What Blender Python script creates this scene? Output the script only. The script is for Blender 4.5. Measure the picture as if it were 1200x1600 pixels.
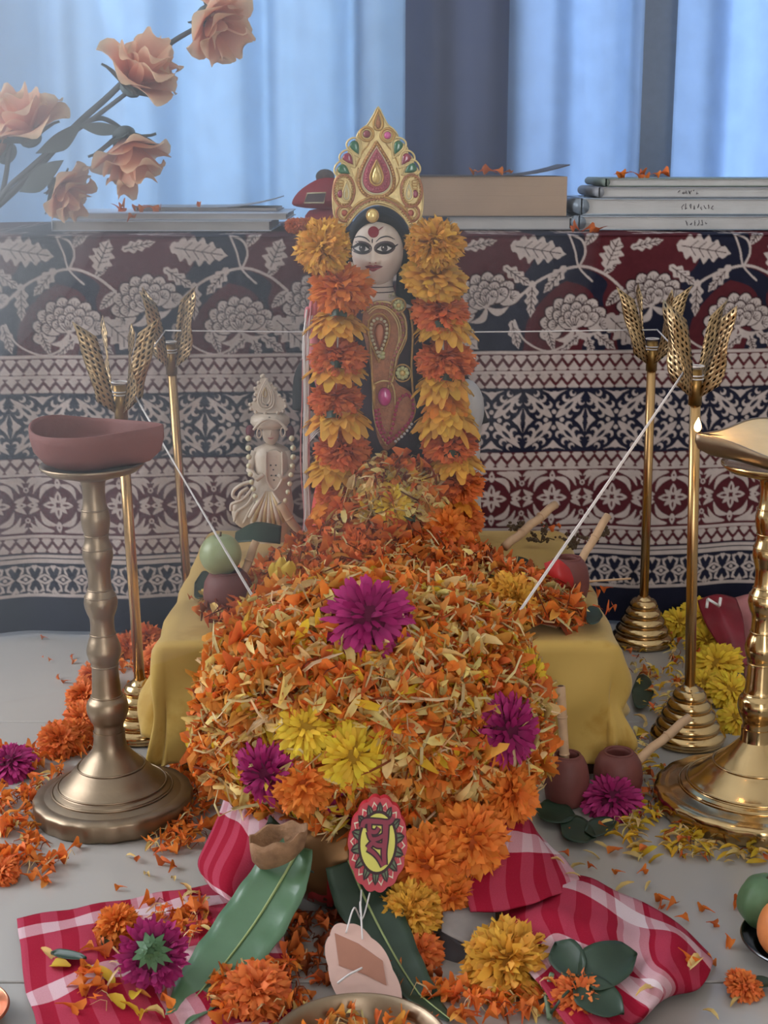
import bpy, bmesh, math, random
import numpy as np
from mathutils import Vector, Matrix, noise
from mathutils.bvhtree import BVHTree
from mathutils.geometry import tessellate_polygon

for o in list(bpy.data.objects):
    bpy.data.objects.remove(o)
SC = bpy.context.scene
COL = SC.collection
rnd = random.Random(7)
npr = np.random.default_rng(11)
PI = math.pi

# ---------------------------------------------------------------- camera
F, PITCH, HC = 2300.0, math.radians(13.4), 0.682
cam_d = bpy.data.cameras.new('camera')
cam_d.sensor_fit = 'HORIZONTAL'; cam_d.sensor_width = 36.0
cam_d.lens = 36.0 * F / 1200.0
cam_d.clip_start = 0.02; cam_d.clip_end = 60
cam = bpy.data.objects.new('camera', cam_d); COL.objects.link(cam)
cam.location = (0, 0, HC); cam.rotation_euler = (PI / 2 - PITCH, 0, 0)
cam_d.dof.use_dof = True; cam_d.dof.focus_distance = 1.62; cam_d.dof.aperture_fstop = 32.0
SC.camera = cam

# ---------------------------------------------------------------- world, daylight, exposure
W = bpy.data.worlds.new('daylight'); SC.world = W; W.use_nodes = True
bg = W.node_tree.nodes['Background']
bg.inputs[0].default_value = (0.88, 0.94, 1.0, 1); bg.inputs[1].default_value = 4.2

def area(name, loc, rot, sx, sy, power, col):
    l = bpy.data.lights.new(name, 'AREA'); l.shape = 'RECTANGLE'; l.size = sx; l.size_y = sy
    l.energy = power; l.color = col
    o = bpy.data.objects.new(name, l); COL.objects.link(o); o.location = loc; o.rotation_euler = rot
    return o
# daylight through the window in the left wall, and through the open doorway behind the camera
area('left_window_daylight', (-1.62, 1.55, 1.15), (0, -math.radians(90), 0), 1.2, 1.3, 33, (0.80, 0.89, 1.0))
area('doorway_daylight', (0.45, -1.62, 1.1), (math.radians(90), 0, 0), 0.7, 1.7, 3.4, (1.0, 0.80, 0.58))
SC.view_settings.view_transform = 'Standard'; SC.view_settings.look = 'None'
SC.view_settings.gamma = 1.0; SC.view_settings.use_curve_mapping = False
SC.view_settings.exposure = 0.42
SC.cycles.max_bounces = 7; SC.cycles.use_adaptive_sampling = True; SC.cycles.adaptive_threshold = 0.025; SC.cycles.transparent_max_bounces = 12
SC.cycles.caustics_reflective = False; SC.cycles.caustics_refractive = False
SC.cycles.sample_clamp_indirect = 6.0

# ---------------------------------------------------------------- pixel -> direction helpers
CP, SP = math.cos(PITCH), math.sin(PITCH)
CAM = Vector((0, 0, HC))
def ray(px, py):
    dx = (px - 600) / F; dy = -(py - 800) / F
    return Vector((dx, CP + dy * SP, -SP + dy * CP))
def atY(px, py, Y):
    d = ray(px, py); return CAM + d * (Y / d.y)
def atZ(px, py, z):
    d = ray(px, py); return CAM + d * ((z - HC) / d.z)
def dep(p):
    return p[1] * CP + (HC - p[2]) * SP
def ppx(p):            # metres per pixel at point p
    return dep(p) / F

# ---------------------------------------------------------------- colours, materials
def lin(r, g, b):
    def f(c):
        c /= 255.0
        return c / 12.92 if c <= 0.04045 else ((c + 0.055) / 1.055) ** 2.4
    return (f(r), f(g), f(b))
def rgba(c): return (c[0], c[1], c[2], 1.0)

MATS = {}
def mat(name, col=(200, 200, 200), rough=0.6, metal=0.0, var=0.12, scale=60, bump=0.0, bscale=200, spec=0.5,
        sss=0.0, trans=0.0, coat=0.0, attr=None, sheen=0.0):
    if name in MATS: return MATS[name]
    m = bpy.data.materials.new(name); m.use_nodes = True
    nt = m.node_tree; N = nt.nodes; L = nt.links
    b = N['Principled BSDF']; out = N['Material Output']
    b.inputs['Roughness'].default_value = rough; b.inputs['Metallic'].default_value = metal
    b.inputs['Specular IOR Level'].default_value = spec
    b.inputs['Coat Weight'].default_value = coat; b.inputs['Coat Roughness'].default_value = 0.12
    b.inputs['Sheen Weight'].default_value = sheen
    tc = N.new('ShaderNodeTexCoord')
    if attr:
        src = N.new('ShaderNodeVertexColor'); src.layer_name = attr; csock = src.outputs['Color']
    else:
        src = N.new('ShaderNodeRGB'); src.outputs[0].default_value = rgba(lin(*col)); csock = src.outputs[0]
    if var > 0:
        nz = N.new('ShaderNodeTexNoise'); nz.inputs['Scale'].default_value = scale; nz.inputs['Detail'].default_value = 4
        L.new(tc.outputs['Object'], nz.inputs['Vector'])
        mr = N.new('ShaderNodeMapRange'); mr.inputs['From Min'].default_value = 0.25; mr.inputs['From Max'].default_value = 0.75
        mr.inputs['To Min'].default_value = 1 - var; mr.inputs['To Max'].default_value = 1 + var
        L.new(nz.outputs['Fac'], mr.inputs['Value'])
        mx = N.new('ShaderNodeVectorMath'); mx.operation = 'SCALE'
        L.new(csock, mx.inputs[0]); L.new(mr.outputs[0], mx.inputs['Scale']); csock = mx.outputs[0]
    L.new(csock, b.inputs['Base Color'])
    if bump > 0:
        nb = N.new('ShaderNodeTexNoise'); nb.inputs['Scale'].default_value = bscale; nb.inputs['Detail'].default_value = 5
        L.new(tc.outputs['Object'], nb.inputs['Vector'])
        bp = N.new('ShaderNodeBump'); bp.inputs['Strength'].default_value = bump; bp.inputs['Distance'].default_value = 0.002
        L.new(nb.outputs['Fac'], bp.inputs['Height']); L.new(bp.outputs[0], b.inputs['Normal'])
    if sss > 0:
        b.inputs['Subsurface Weight'].default_value = sss; b.inputs['Subsurface Radius'].default_value = (0.004, 0.002, 0.001)
    if trans > 0:
        t = N.new('ShaderNodeBsdfTranslucent'); L.new(csock, t.inputs['Color'])
        ms = N.new('ShaderNodeMixShader'); ms.inputs[0].default_value = trans
        L.new(b.outputs[0], ms.inputs[1]); L.new(t.outputs[0], ms.inputs[2]); L.new(ms.outputs[0], out.inputs['Surface'])
    MATS[name] = m
    return m

def nodes_of(m):
    return m.node_tree.nodes, m.node_tree.links, m.node_tree.nodes['Principled BSDF']

# ---------------------------------------------------------------- mesh builder
class MB:
    def __init__(s): s.v = []; s.f = []; s.c = []; s.uv = None
    def add(s, verts, faces, col=None):
        o = len(s.v); s.v += [tuple(p) for p in verts]; s.f += [tuple(i + o for i in f) for f in faces]
        if col is not None:
            if isinstance(col, tuple): col = [col] * len(verts)
            s.c += col
        return s
    def box(s, c, h, M=None):
        x, y, z = h
        vs = [Vector((a * x, b * y, d * z)) for d in (-1, 1) for b in (-1, 1) for a in (-1, 1)]
        if M is not None: vs = [M @ v for v in vs]
        vs = [v + Vector(c) for v in vs]
        return s.add(vs, [(0, 2, 3, 1), (4, 5, 7, 6), (0, 1, 5, 4), (2, 6, 7, 3), (0, 4, 6, 2), (1, 3, 7, 5)])
    def lathe(s, prof, n=40, c=(0, 0, 0), cap=True, scal=None):
        vs = []
        for k, (r, z) in enumerate(prof):
            for i in range(n):
                a = 2 * PI * i / n
                rr = r * (scal(a, k) if scal else 1)
                vs.append((c[0] + rr * math.cos(a), c[1] + rr * math.sin(a), c[2] + z))
        fs = []
        for k in range(len(prof) - 1):
            for i in range(n):
                j = (i + 1) % n
                fs.append((k * n + i, k * n + j, (k + 1) * n + j, (k + 1) * n + i))
        if cap:
            fs.append(tuple(range(n))[::-1]); fs.append(tuple((len(prof) - 1) * n + i for i in range(n)))
        return s.add(vs, fs)
    def tube(s, pts, r, n=8, closed=False, cap=True):
        pts = [Vector(p) for p in pts]; m = len(pts)
        rs = r if isinstance(r, (list, tuple)) else [r] * m
        vs = []; up = None
        for i, p in enumerate(pts):
            a = pts[(i - 1) % m] if (i > 0 or closed) else p
            b = pts[(i + 1) % m] if (i < m - 1 or closed) else p
            t = (b - a)
            t = t.normalized() if t.length > 1e-9 else Vector((0, 0, 1))
            if up is None:
                up = Vector((0, 0, 1)) if abs(t.z) < 0.9 else Vector((1, 0, 0))
            u = t.cross(up)
            if u.length < 1e-6: u = t.orthogonal()
            u.normalize(); w = u.cross(t).normalized(); up = w
            for k in range(n):
                an = 2 * PI * k / n
                vs.append(p + (u * math.cos(an) + w * math.sin(an)) * rs[i])
        fs = []
        for i in range(m if closed else m - 1):
            i2 = (i + 1) % m
            for k in range(n):
                k2 = (k + 1) % n
                fs.append((i * n + k, i2 * n + k, i2 * n + k2, i * n + k2))
        if cap and not closed:
            fs.append(tuple(range(n))); fs.append(tuple((m - 1) * n + k for k in range(n))[::-1])
        return s.add(vs, fs)
    def ball(s, c, r, n=12, m=8):
        if not isinstance(r, (tuple, list)): r = (r, r, r)
        vs = [(c[0], c[1], c[2] - r[2])]
        for k in range(1, m):
            t = PI * k / m
            for i in range(n):
                a = 2 * PI * i / n
                vs.append((c[0] + r[0] * math.sin(t) * math.cos(a), c[1] + r[1] * math.sin(t) * math.sin(a), c[2] - r[2] * math.cos(t)))
        vs.append((c[0], c[1], c[2] + r[2]))
        fs = [(0, 1 + (i + 1) % n, 1 + i) for i in range(n)]
        for k in range(m - 2):
            for i in range(n):
                j = (i + 1) % n; o = 1 + k * n
                fs.append((o + i, o + j, o + n + j, o + n + i))
        o = 1 + (m - 2) * n; l = len(vs) - 1
        fs += [(o + i, o + (i + 1) % n, l) for i in range(n)]
        return s.add(vs, fs)
    def loft(s, rings, cap=True):
        n = len(rings[0]); vs = [p for r in rings for p in r]; fs = []
        for k in range(len(rings) - 1):
            for i in range(n):
                j = (i + 1) % n
                fs.append((k * n + i, k * n + j, (k + 1) * n + j, (k + 1) * n + i))
        if cap:
            fs.append(tuple(range(n))[::-1]); fs.append(tuple((len(rings) - 1) * n + i for i in range(n)))
        return s.add(vs, fs)
    def grid(s, rows):
        m = len(rows[0]); vs = [p for r in rows for p in r]; fs = []
        for i in range(len(rows) - 1):
            for j in range(m - 1):
                fs.append((i * m + j, i * m + j + 1, (i + 1) * m + j + 1, (i + 1) * m + j))
        return s.add(vs, fs)
    def prism(s, poly, thick):
        """poly: list of 3D points (roughly planar, facing the camera); extruded by vector thick"""
        t = Vector(thick); n = len(poly); P = [Vector(p) for p in poly]
        tris = tessellate_polygon([P])
        vs = P + [p + t for p in P]
        fs = [tuple(a) for a in tris] + [tuple(i + n for i in a)[::-1] for a in tris]
        fs += [(i, (i + 1) % n, (i + 1) % n + n, i + n) for i in range(n)]
        return s.add(vs, fs)
    def mesh(s, name, m=None, smooth=True, loc=None):
        me = bpy.data.meshes.new(name)
        v = s.v
        if loc is not None:
            v = [(a[0] - loc[0], a[1] - loc[1], a[2] - loc[2]) for a in v]
        me.from_pydata(v, [], s.f)
        if s.c and len(s.c) == len(s.v):
            ca = me.color_attributes.new('Col', 'FLOAT_COLOR', 'POINT')
            arr = np.ones((len(s.v), 4), dtype=np.float32); arr[:, :3] = np.array(s.c)[:, :3]
            ca.data.foreach_set('color', arr.ravel())
        if s.uv is not None and len(s.uv) == len(s.v):
            ul = me.uv_layers.new(name='UVMap')
            for lp in me.loops: ul.data[lp.index].uv = s.uv[lp.vertex_index]
        if m is not None: me.materials.append(m)
        if smooth: me.polygons.foreach_set('use_smooth', [True] * len(me.polygons))
        me.update()
        return me
    def build(s, name, m, parent=None, smooth=True, fixn=True, world=True):
        """world=True: vertices are world coordinates (made local to the parent)."""
        loc = None
        if parent is not None and world:
            loc = WORLD_LOC.get(parent.name, (0, 0, 0))
        me = s.mesh(name, m, smooth, loc)
        if fixn:
            bm = bmesh.new(); bm.from_mesh(me); bmesh.ops.recalc_face_normals(bm, faces=bm.faces); bm.to_mesh(me); bm.free()
        return link(me, name, parent)

WORLD_LOC = {}
def link(me, name, parent=None, loc=None, rot=None, scale=None):
    o = bpy.data.objects.new(name, me); COL.objects.link(o)
    if parent is not None:
        o.parent = parent; WORLD_LOC[o.name] = WORLD_LOC.get(parent.name, (0, 0, 0))
    if loc is not None: o.location = loc
    if rot is not None: o.rotation_euler = rot
    if scale is not None: o.scale = (scale,) * 3 if not isinstance(scale, (tuple, list)) else scale
    return o
def autosmooth(o, ang=35):
    me = o.data
    me.set_sharp_from_angle(angle=math.radians(ang))
    return o
def tag(o, label=None, cat=None, group=None, kind=None):
    if label: o['label'] = label
    if cat: o['category'] = cat
    if group: o['group'] = group
    if kind: o['kind'] = kind
    return o
def thing(name, label, cat, loc=(0, 0, 0), rz=0.0, group=None):
    o = bpy.data.objects.new(name, None); COL.objects.link(o); o.empty_display_size = 0.02
    o.location = loc; o.rotation_euler = (0, 0, rz); WORLD_LOC[o.name] = tuple(loc)
    return tag(o, label, cat, group)
def struct(o, label=None):
    o['kind'] = 'structure'
    if label: o['label'] = label
    return o
def copy_tree(o, parent=None):
    c = o.copy(); COL.objects.link(c); c.parent = parent
    for ch in list(o.children): copy_tree(ch, c)
    return c

def cr(pts, n=8, closed=False):
    """Catmull-Rom through points (any dimension)"""
    P = [np.array(p, dtype=float) for p in pts]; m = len(P); out = []
    for i in range(m if closed else m - 1):
        if closed: a, b, c, d = P[(i - 1) % m], P[i], P[(i + 1) % m], P[(i + 2) % m]
        else: a, b, c, d = P[max(i - 1, 0)], P[i], P[i + 1], P[min(i + 2, m - 1)]
        for k in range(n):
            t = k / n
            out.append(0.5 * ((2 * b) + (c - a) * t + (2 * a - 5 * b + 4 * c - d) * t * t + (3 * b - a - 3 * c + d) * t ** 3))
    if not closed: out.append(P[-1])
    return [tuple(float(x) for x in p) for p in out]

def sheet(rows, nu=6, nv=6, wr=0.0, wf=20.0, thick=0.0):
    """rows of 3D control points -> smooth grid; returns MB with uv in metres"""
    R = [cr(r, nu) for r in rows]
    cols = [cr([R[i][j] for i in range(len(R))], nv) for j in range(len(R[0]))]
    G = [[Vector(cols[j][i]) for j in range(len(cols))] for i in range(len(cols[0]))]
    mb = MB(); uv = []
    for i, r in enumerate(G):
        u = 0
        for j, p in enumerate(r):
            if wr:
                p.z += wr * noise.noise(p * wf); p.y += 0.5 * wr * noise.noise(p * wf + Vector((9, 3, 1)))
            if j: u += (r[j] - r[j - 1]).length
            uv.append((u, 0))
    for j in range(len(cols)):
        v = 0
        for i in range(len(G)):
            if i: v += (G[i][j] - G[i - 1][j]).length
            uv[i * len(cols) + j] = (uv[i * len(cols) + j][0], v)
    mb.grid(G); mb.uv = uv
    return mb

def solid(o, t, off=0.0):
    md = o.modifiers.new('thickness', 'SOLIDIFY'); md.thickness = t; md.offset = off
    return o

# ================================================================ the setting
m_wall = mat('wall_paint', (196, 190, 180), 0.9, var=0.03, scale=3)
m_ceil = mat('ceiling_paint', (225, 222, 215), 0.9, var=0.02, scale=3)
m_grout = mat('floor_grout', (120, 114, 108), 0.9, var=0.1, scale=40)
m_tile = mat('white_marble_tile', (172, 166, 160), 0.22, var=0.05, scale=2.2, spec=0.5)
_N, _L, _b = nodes_of(m_tile)      # faint grey veins
_v = _N.new('ShaderNodeTexWave'); _v.inputs['Scale'].default_value = 1.1; _v.inputs['Distortion'].default_value = 9; _v.inputs['Detail'].default_value = 6
_o = _N.new('ShaderNodeObjectInfo'); _tc = _N.new('ShaderNodeTexCoord'); _ad = _N.new('ShaderNodeVectorMath'); _ad.operation = 'ADD'
_L.new(_tc.outputs['Object'], _ad.inputs[0]); _L.new(_o.outputs['Random'], _ad.inputs[1]); _L.new(_ad.outputs[0], _v.inputs['Vector'])
_r = _N.new('ShaderNodeMapRange'); _r.inputs['From Min'].default_value = 0.0; _r.inputs['From Max'].default_value = 0.12
_r.inputs['To Min'].default_value = 0.955; _r.inputs['To Max'].default_value = 1.0
_L.new(_v.outputs['Fac'], _r.inputs['Value'])
_old = _b.inputs['Base Color'].links[0].from_socket
_s = _N.new('ShaderNodeVectorMath'); _s.operation = 'SCALE'; _L.new(_old, _s.inputs[0]); _L.new(_r.outputs[0], _s.inputs['Scale']); _L.new(_s.outputs[0], _b.inputs['Base Color'])

fl = struct(MB().box((0, 0.83, -0.06), (1.8, 2.1, 0.055)).build('floor', m_grout, smooth=False), 'white marble tiled floor')
tile_me = None
mb = MB(); h = 0.2988
mb.add([(-h, -h, -.006), (h, -h, -.006), (h, h, -.006), (-h, h, -.006), (-h, -h, -.001), (h, -h, -.001), (h, h, -.001), (-h, h, -.001),
        (-h + .001, -h + .001, 0), (h - .001, -h + .001, 0), (h - .001, h - .001, 0), (-h + .001, h - .001, 0)],
       [(0, 1, 5, 4), (1, 2, 6, 5), (2, 3, 7, 6), (3, 0, 4, 7), (4, 5, 9, 8), (5, 6, 10, 9), (6, 7, 11, 10), (7, 4, 8, 11), (8, 9, 10, 11)])
tile_me = mb.mesh('tile', m_tile, smooth=False)
for i in range(6):
    for j in range(7):
        link(tile_me, 'tile', fl, loc=(-1.5 + 0.6 * i, -0.97 + 0.6 * j, 0))

YB = 2.86      # face of the back wall
def wallbox(name, x0, x1, y0, y1, z0, z1, label=None):
    return struct(MB().box(((x0 + x1) / 2, (y0 + y1) / 2, (z0 + z1) / 2), ((x1 - x0) / 2, (y1 - y0) / 2, (z1 - z0) / 2)).build(name, m_wall, smooth=False), label)
def wall_with_holes(name, axis, pos, th, a0, a1, z1, holes, label):
    """holes: (a_lo, a_hi, z_lo, z_hi) sorted, one wall object"""
    mb = MB(); cuts = [a0]
    segs = []; cur = a0
    for (l, hh, zl, zh) in holes:
        segs.append((cur, l, 0, z1)); segs.append((l, hh, 0, zl)); segs.append((l, hh, zh, z1)); cur = hh
    segs.append((cur, a1, 0, z1))
    for (l, hh, zl, zh) in segs:
        if zh - zl < 1e-4 or hh - l < 1e-4: continue
        if axis == 'x': mb.box(((l + hh) / 2, pos + th / 2, (zl + zh) / 2), ((hh - l) / 2, abs(th) / 2, (zh - zl) / 2))
        else: mb.box((pos + th / 2, (l + hh) / 2, (zl + zh) / 2), (abs(th) / 2, (hh - l) / 2, (zh - zl) / 2))
    return struct(mb.build(name, m_wall, smooth=False), label)
WX = [(-1.35, 0.055, 0.35, 2.05), (0.235, 1.45, 0.35, 2.05)]
wall_with_holes('wall_back', 'x', YB, 0.12, -1.8, 1.8, 2.6, WX, 'painted wall behind the blue curtains')
wall_with_holes('wall_left', 'y', -1.8, -0.12, -1.8, 2.98, 2.6, [(0.95, 2.15, 0.5, 1.8)], 'painted wall with a window beside the altar')
wall_with_holes('wall_front', 'x', -1.75, -0.12, -1.8, 1.8, 2.6, [(0.1, 0.8, 0.0, 2.05)], 'painted wall with an open doorway')
wallbox('wall_right', 1.8, 1.92, -1.87, 2.98, 0, 2.6, 'painted wall on the far side of the lamp')
struct(MB().box((0, 0.55, 2.65), (1.92, 2.45, 0.05)).build('ceiling', m_ceil, smooth=False), 'pale painted ceiling')
# window frames
m_frame = mat('window_frame_paint', (118, 122, 128), 0.5, var=0.05)
for k, (x0, x1, z0, z1) in enumerate(WX):
    mb = MB(); w = 0.022; y = YB + 0.05
    for xx in (x0 + w, x1 - w): mb.box((xx, y, (z0 + z1) / 2), (w, 0.03, (z1 - z0) / 2))
    for zz in (z0 + w, z1 - w): mb.box(((x0 + x1) / 2, y, zz), ((x1 - x0) / 2, 0.028, w))
    struct(mb.build('window_%d' % (k + 1), m_frame, smooth=False), 'window behind the blue curtain')
    fr = bpy.data.objects['window_%d' % (k + 1)]
    if k == 1:
        MB().box((0.503, YB + .03, (z0 + z1) / 2), (0.055, 0.025, (z1 - z0) / 2)).build('mullion', m_frame, fr, smooth=False)
    else:
        MB().box((-0.62, y, (z0 + z1) / 2), (0.02, 0.03, (z1 - z0) / 2)).build('mullion', m_frame, fr, smooth=False)

# ---------------------------------------------------------------- curtains
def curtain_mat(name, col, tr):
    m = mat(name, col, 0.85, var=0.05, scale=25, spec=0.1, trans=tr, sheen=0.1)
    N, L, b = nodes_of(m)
    wv = N.new('ShaderNodeTexNoise'); wv.inputs['Scale'].default_value = 500
    return m
m_cur = curtain_mat('blue_curtain_cloth', (172, 194, 216), 0.64)
m_cur2 = curtain_mat('slate_blue_curtain_cloth', (168, 188, 214), 0.66)
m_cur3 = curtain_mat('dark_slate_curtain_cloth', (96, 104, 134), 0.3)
def curtain(name, x0, x1, y0, m, folds, label, z0=0.12, z1=2.2):
    n = int((x1 - x0) / 0.006); nz = 26; rows = []
    for j in range(nz):
        t = j / (nz - 1); z = z0 + (z1 - z0) * t; r = []
        for i in range(n + 1):
            x = x0 + (x1 - x0) * i / n; y = y0
            for (xc, w, a) in folds:
                d = (x - xc) / w
                y += 1.5 * a * math.exp(-d * d) * (0.75 + 0.25 * math.sin(z * 1.7 + xc * 9))
            y += 0.004 * math.sin(x * 47 + 0.8 * math.sin(z * 2.1)) + 0.003 * math.sin(x * 113 + z)
            r.append((x, y, z))
        rows.append(r)
    mb = MB(); mb.grid(rows)
    o = mb.build(name, m, fixn=False)
    tag(o, label, 'curtain'); solid(o, 0.0008)
    return o
YC = YB - 0.075
fl1 = [(-0.72, .035, -.035), (-0.62, .03, .03), (-0.43, .05, -.03), (-0.36, .028, .035), (-0.262, .03, -.04), (-0.215, .022, .035), (-0.11, .045, -.03), (-0.06, .02, .03), (0.0, .03, -.02)]
curtain('curtain', -1.5, 0.038, YC - 0.035, m_cur, fl1, 'sky blue translucent curtain hanging behind the orange silk flowers')
fl2 = [(0.10, .03, -.012), (0.17, .03, -.02), (0.25, .022, .016), (0.30, .03, -.03), (0.355, .016, .014), (0.41, .03, -.024), (0.455, .012, .01), (0.57, .04, -.03), (0.64, .02, .016), (0.72, .03, -.03)]
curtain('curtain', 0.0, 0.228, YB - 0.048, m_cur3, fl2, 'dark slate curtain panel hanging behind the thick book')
curtain('curtain', 0.222, 0.474, YB - 0.042, m_cur2, fl2, 'pale blue curtain hanging between the dark panel and the window post')
curtain('curtain', 0.532, 1.55, YB - 0.042, m_cur2, fl2, 'pale blue curtain hanging behind the notebook pile at the right')
# curtain rod above the frame carries both
rod = MB().tube([(-1.6, YC, 2.235), (1.6, YC, 2.235)], 0.012, 12)
for xx in (-1.55, 1.62):
    rod.tube([(xx, YC, 2.235), (xx, YB, 2.235)], 0.009, 8)
tag(rod.build('curtain_rod', m_frame), 'grey metal rod carrying the blue curtains', 'rod')

# ================================================================ table and printed cloth
ZT = 0.580
def cloth_Y(X): return 2.105 + 0.075 * X
m_wood = mat('dark_wood', (92, 62, 42), 0.5, var=0.25, scale=14)
tb = thing('side_table', 'low wooden table hidden under the block printed cloth', 'table', (0, 2.4, 0))
MB().box((0, 2.40, ZT - 0.022), (0.9, 0.235, 0.018)).build('tabletop', m_wood, tb, smooth=False)
for sx in (-.84, .84):
    for yy in (2.235, 2.6):
        MB().box((sx, yy, (ZT - .04) / 2), (.025, .025, (ZT - .04) / 2)).build('leg', m_wood, tb, smooth=False)

# --- print drawn on a canvas measured in photo-like units, then carried by the cloth's own vertices
CX0, CX1, CY0, CY1, CS = -200, 1400, 250, 1000, 1.0 / 0.8
CW, CH = int((CX1 - CX0) * CS), int((CY1 - CY0) * CS)
can = np.zeros((CH, CW), dtype=np.uint8)       # 0 maroon 1 navy 2 cream 3 dark line
gx = (np.arange(CW) + .5) / CS + CX0; gy = (np.arange(CH) + .5) / CS + CY0
def _win(x0, x1, y0, y1):
    i0 = max(0, int((x0 - CX0) * CS) - 1); i1 = min(CW, int((x1 - CX0) * CS) + 2)
    j0 = max(0, int((y0 - CY0) * CS) - 1); j1 = min(CH, int((y1 - CY0) * CS) + 2)
    return (slice(j0, j1), slice(i0, i1)) if i1 > i0 and j1 > j0 else None
def d_poly(pts, c):
    P = np.array(pts); w = _win(P[:, 0].min(), P[:, 0].max(), P[:, 1].min(), P[:, 1].max())
    if w is None: return
    X, Y = np.meshgrid(gx[w[1]], gy[w[0]]); ins = np.zeros(X.shape, bool)
    x0, y0 = P[-1]
    for x1, y1 in P:
        if y1 != y0:
            cond = ((y1 > Y) != (y0 > Y)) & (X < (x0 - x1) * (Y - y1) / (y0 - y1) + x1)
            ins ^= cond
        x0, y0 = x1, y1
    can[w][ins] = c
def d_line(pts, wd, c):
    for (x0, y0), (x1, y1) in zip(pts[:-1], pts[1:]):
        w = _win(min(x0, x1) - wd, max(x0, x1) + wd, min(y0, y1) - wd, max(y0, y1) + wd)
        if w is None: continue
        X, Y = np.meshgrid(gx[w[1]], gy[w[0]]); dx, dy = x1 - x0, y1 - y0
        t = np.clip(((X - x0) * dx + (Y - y0) * dy) / (dx * dx + dy * dy + 1e-9), 0, 1)
        can[w][(X - x0 - t * dx) ** 2 + (Y - y0 - t * dy) ** 2 < (wd / 2) ** 2] = c
def d_rect(x0, x1, y0, y1, c):
    w = _win(x0, x1, y0, y1); 
    if w: can[w] = c
def d_disc(x, y, r, c): d_poly([(x + r * math.cos(a * PI / 8), y + r * math.sin(a * PI / 8)) for a in range(16)], c)
def d_leaf(x0, y0, x1, y1, w, c=2, vein=3, ser=0, bend=0.0):
    dx, dy = x1 - x0, y1 - y0; L = math.hypot(dx, dy); ux, uy = dx / L, dy / L; nx, ny = -uy, ux
    def P(t, s): 
        b = bend * L * math.sin(PI * t)
        return (x0 + dx * t + nx * (s + b), y0 + dy * t + ny * (s + b))
    up = []; dn = []; n = 28
    for k in range(n + 1):
        t = k / n; ww = w * (math.sin(PI * t ** 0.8)) ** 0.8
        if ser: ww *= 1 + 0.28 * math.sin(t * PI * 2 * ser)
        up.append(P(t, ww)); dn.append(P(t, -ww))
    d_poly(up + dn[::-1], c)
    if vein is not None:
        d_line([P(t / 10, 0) for t in range(1, 10)], 1.5, vein)
        for t in (.25, .4, .55, .7):
            for s in (-1, 1):
                d_line([P(t, 0), P(t + .12, s * w * 0.62)], 1.2, vein)
def d_flower(x, y, r, ang):
    """fan-like lotus, opening along ang (degrees, screen)"""
    a0 = math.radians(ang)
    for ring, (rr, n, sp, pr) in enumerate(((1.0, 9, 2.5, .30), (.72, 6, 1.9, .26), (.45, 4, 1.3, .22))):
        for k in range(n):
            a = a0 + sp * (k / (n - 1) - .5) * 1.25
            cx, cy = x + r * rr * .82 * math.cos(a), y + r * rr * .82 * math.sin(a)
            def E(q, sc=1.0):
                pts = []
                for i in range(16):
                    th = i * PI / 8; ex, ey = math.cos(th) * r * pr * 1.25 * sc, math.sin(th) * r * pr * .8 * sc
                    pts.append((cx + ex * math.cos(a) - ey * math.sin(a), cy + ex * math.sin(a) + ey * math.cos(a)))
                d_poly(pts, q)
            E(3, 1.16); E(2, 1.0)
            for s in (-.5, -.25, 0, .25, .5):
                d_line([(cx + r * .02 * math.cos(a + s), cy + r * .02 * math.sin(a + s)), (cx + r * pr * .8 * math.cos(a + s * 2), cy + r * pr * .8 * math.sin(a + s * 2))], 1.0, 3)
        b = r * rr * .55
        d_poly([(x, y)] + [(x + b * math.cos(a0 + sp * .62 * q / 6), y + b * math.sin(a0 + sp * .62 * q / 6)) for q in range(-6, 7)], 2)
    d_poly([(x - r * .1 * math.sin(a0), y + r * .1 * math.cos(a0)), (x + r * .4 * math.cos(a0 + .5), y + r * .4 * math.sin(a0 + .5)),
            (x + r * .4 * math.cos(a0 - .5), y + r * .4 * math.sin(a0 - .5)), (x + r * .1 * math.sin(a0), y - r * .1 * math.cos(a0))], 2)
    for k in range(5):
        a = a0 + (k - 2) * .28
        d_line([(x + r * .12 * math.cos(a), y + r * .12 * math.sin(a)), (x + r * .36 * math.cos(a), y + r * .36 * math.sin(a))], 1.3, 3)
    for s in (-1, 1):   # curling sepals
        d_leaf(x, y, x + r * .75 * math.cos(a0 + s * 1.9), y + r * .75 * math.sin(a0 + s * 1.9), r * .12, 2, None, 0, .25 * s)

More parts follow.
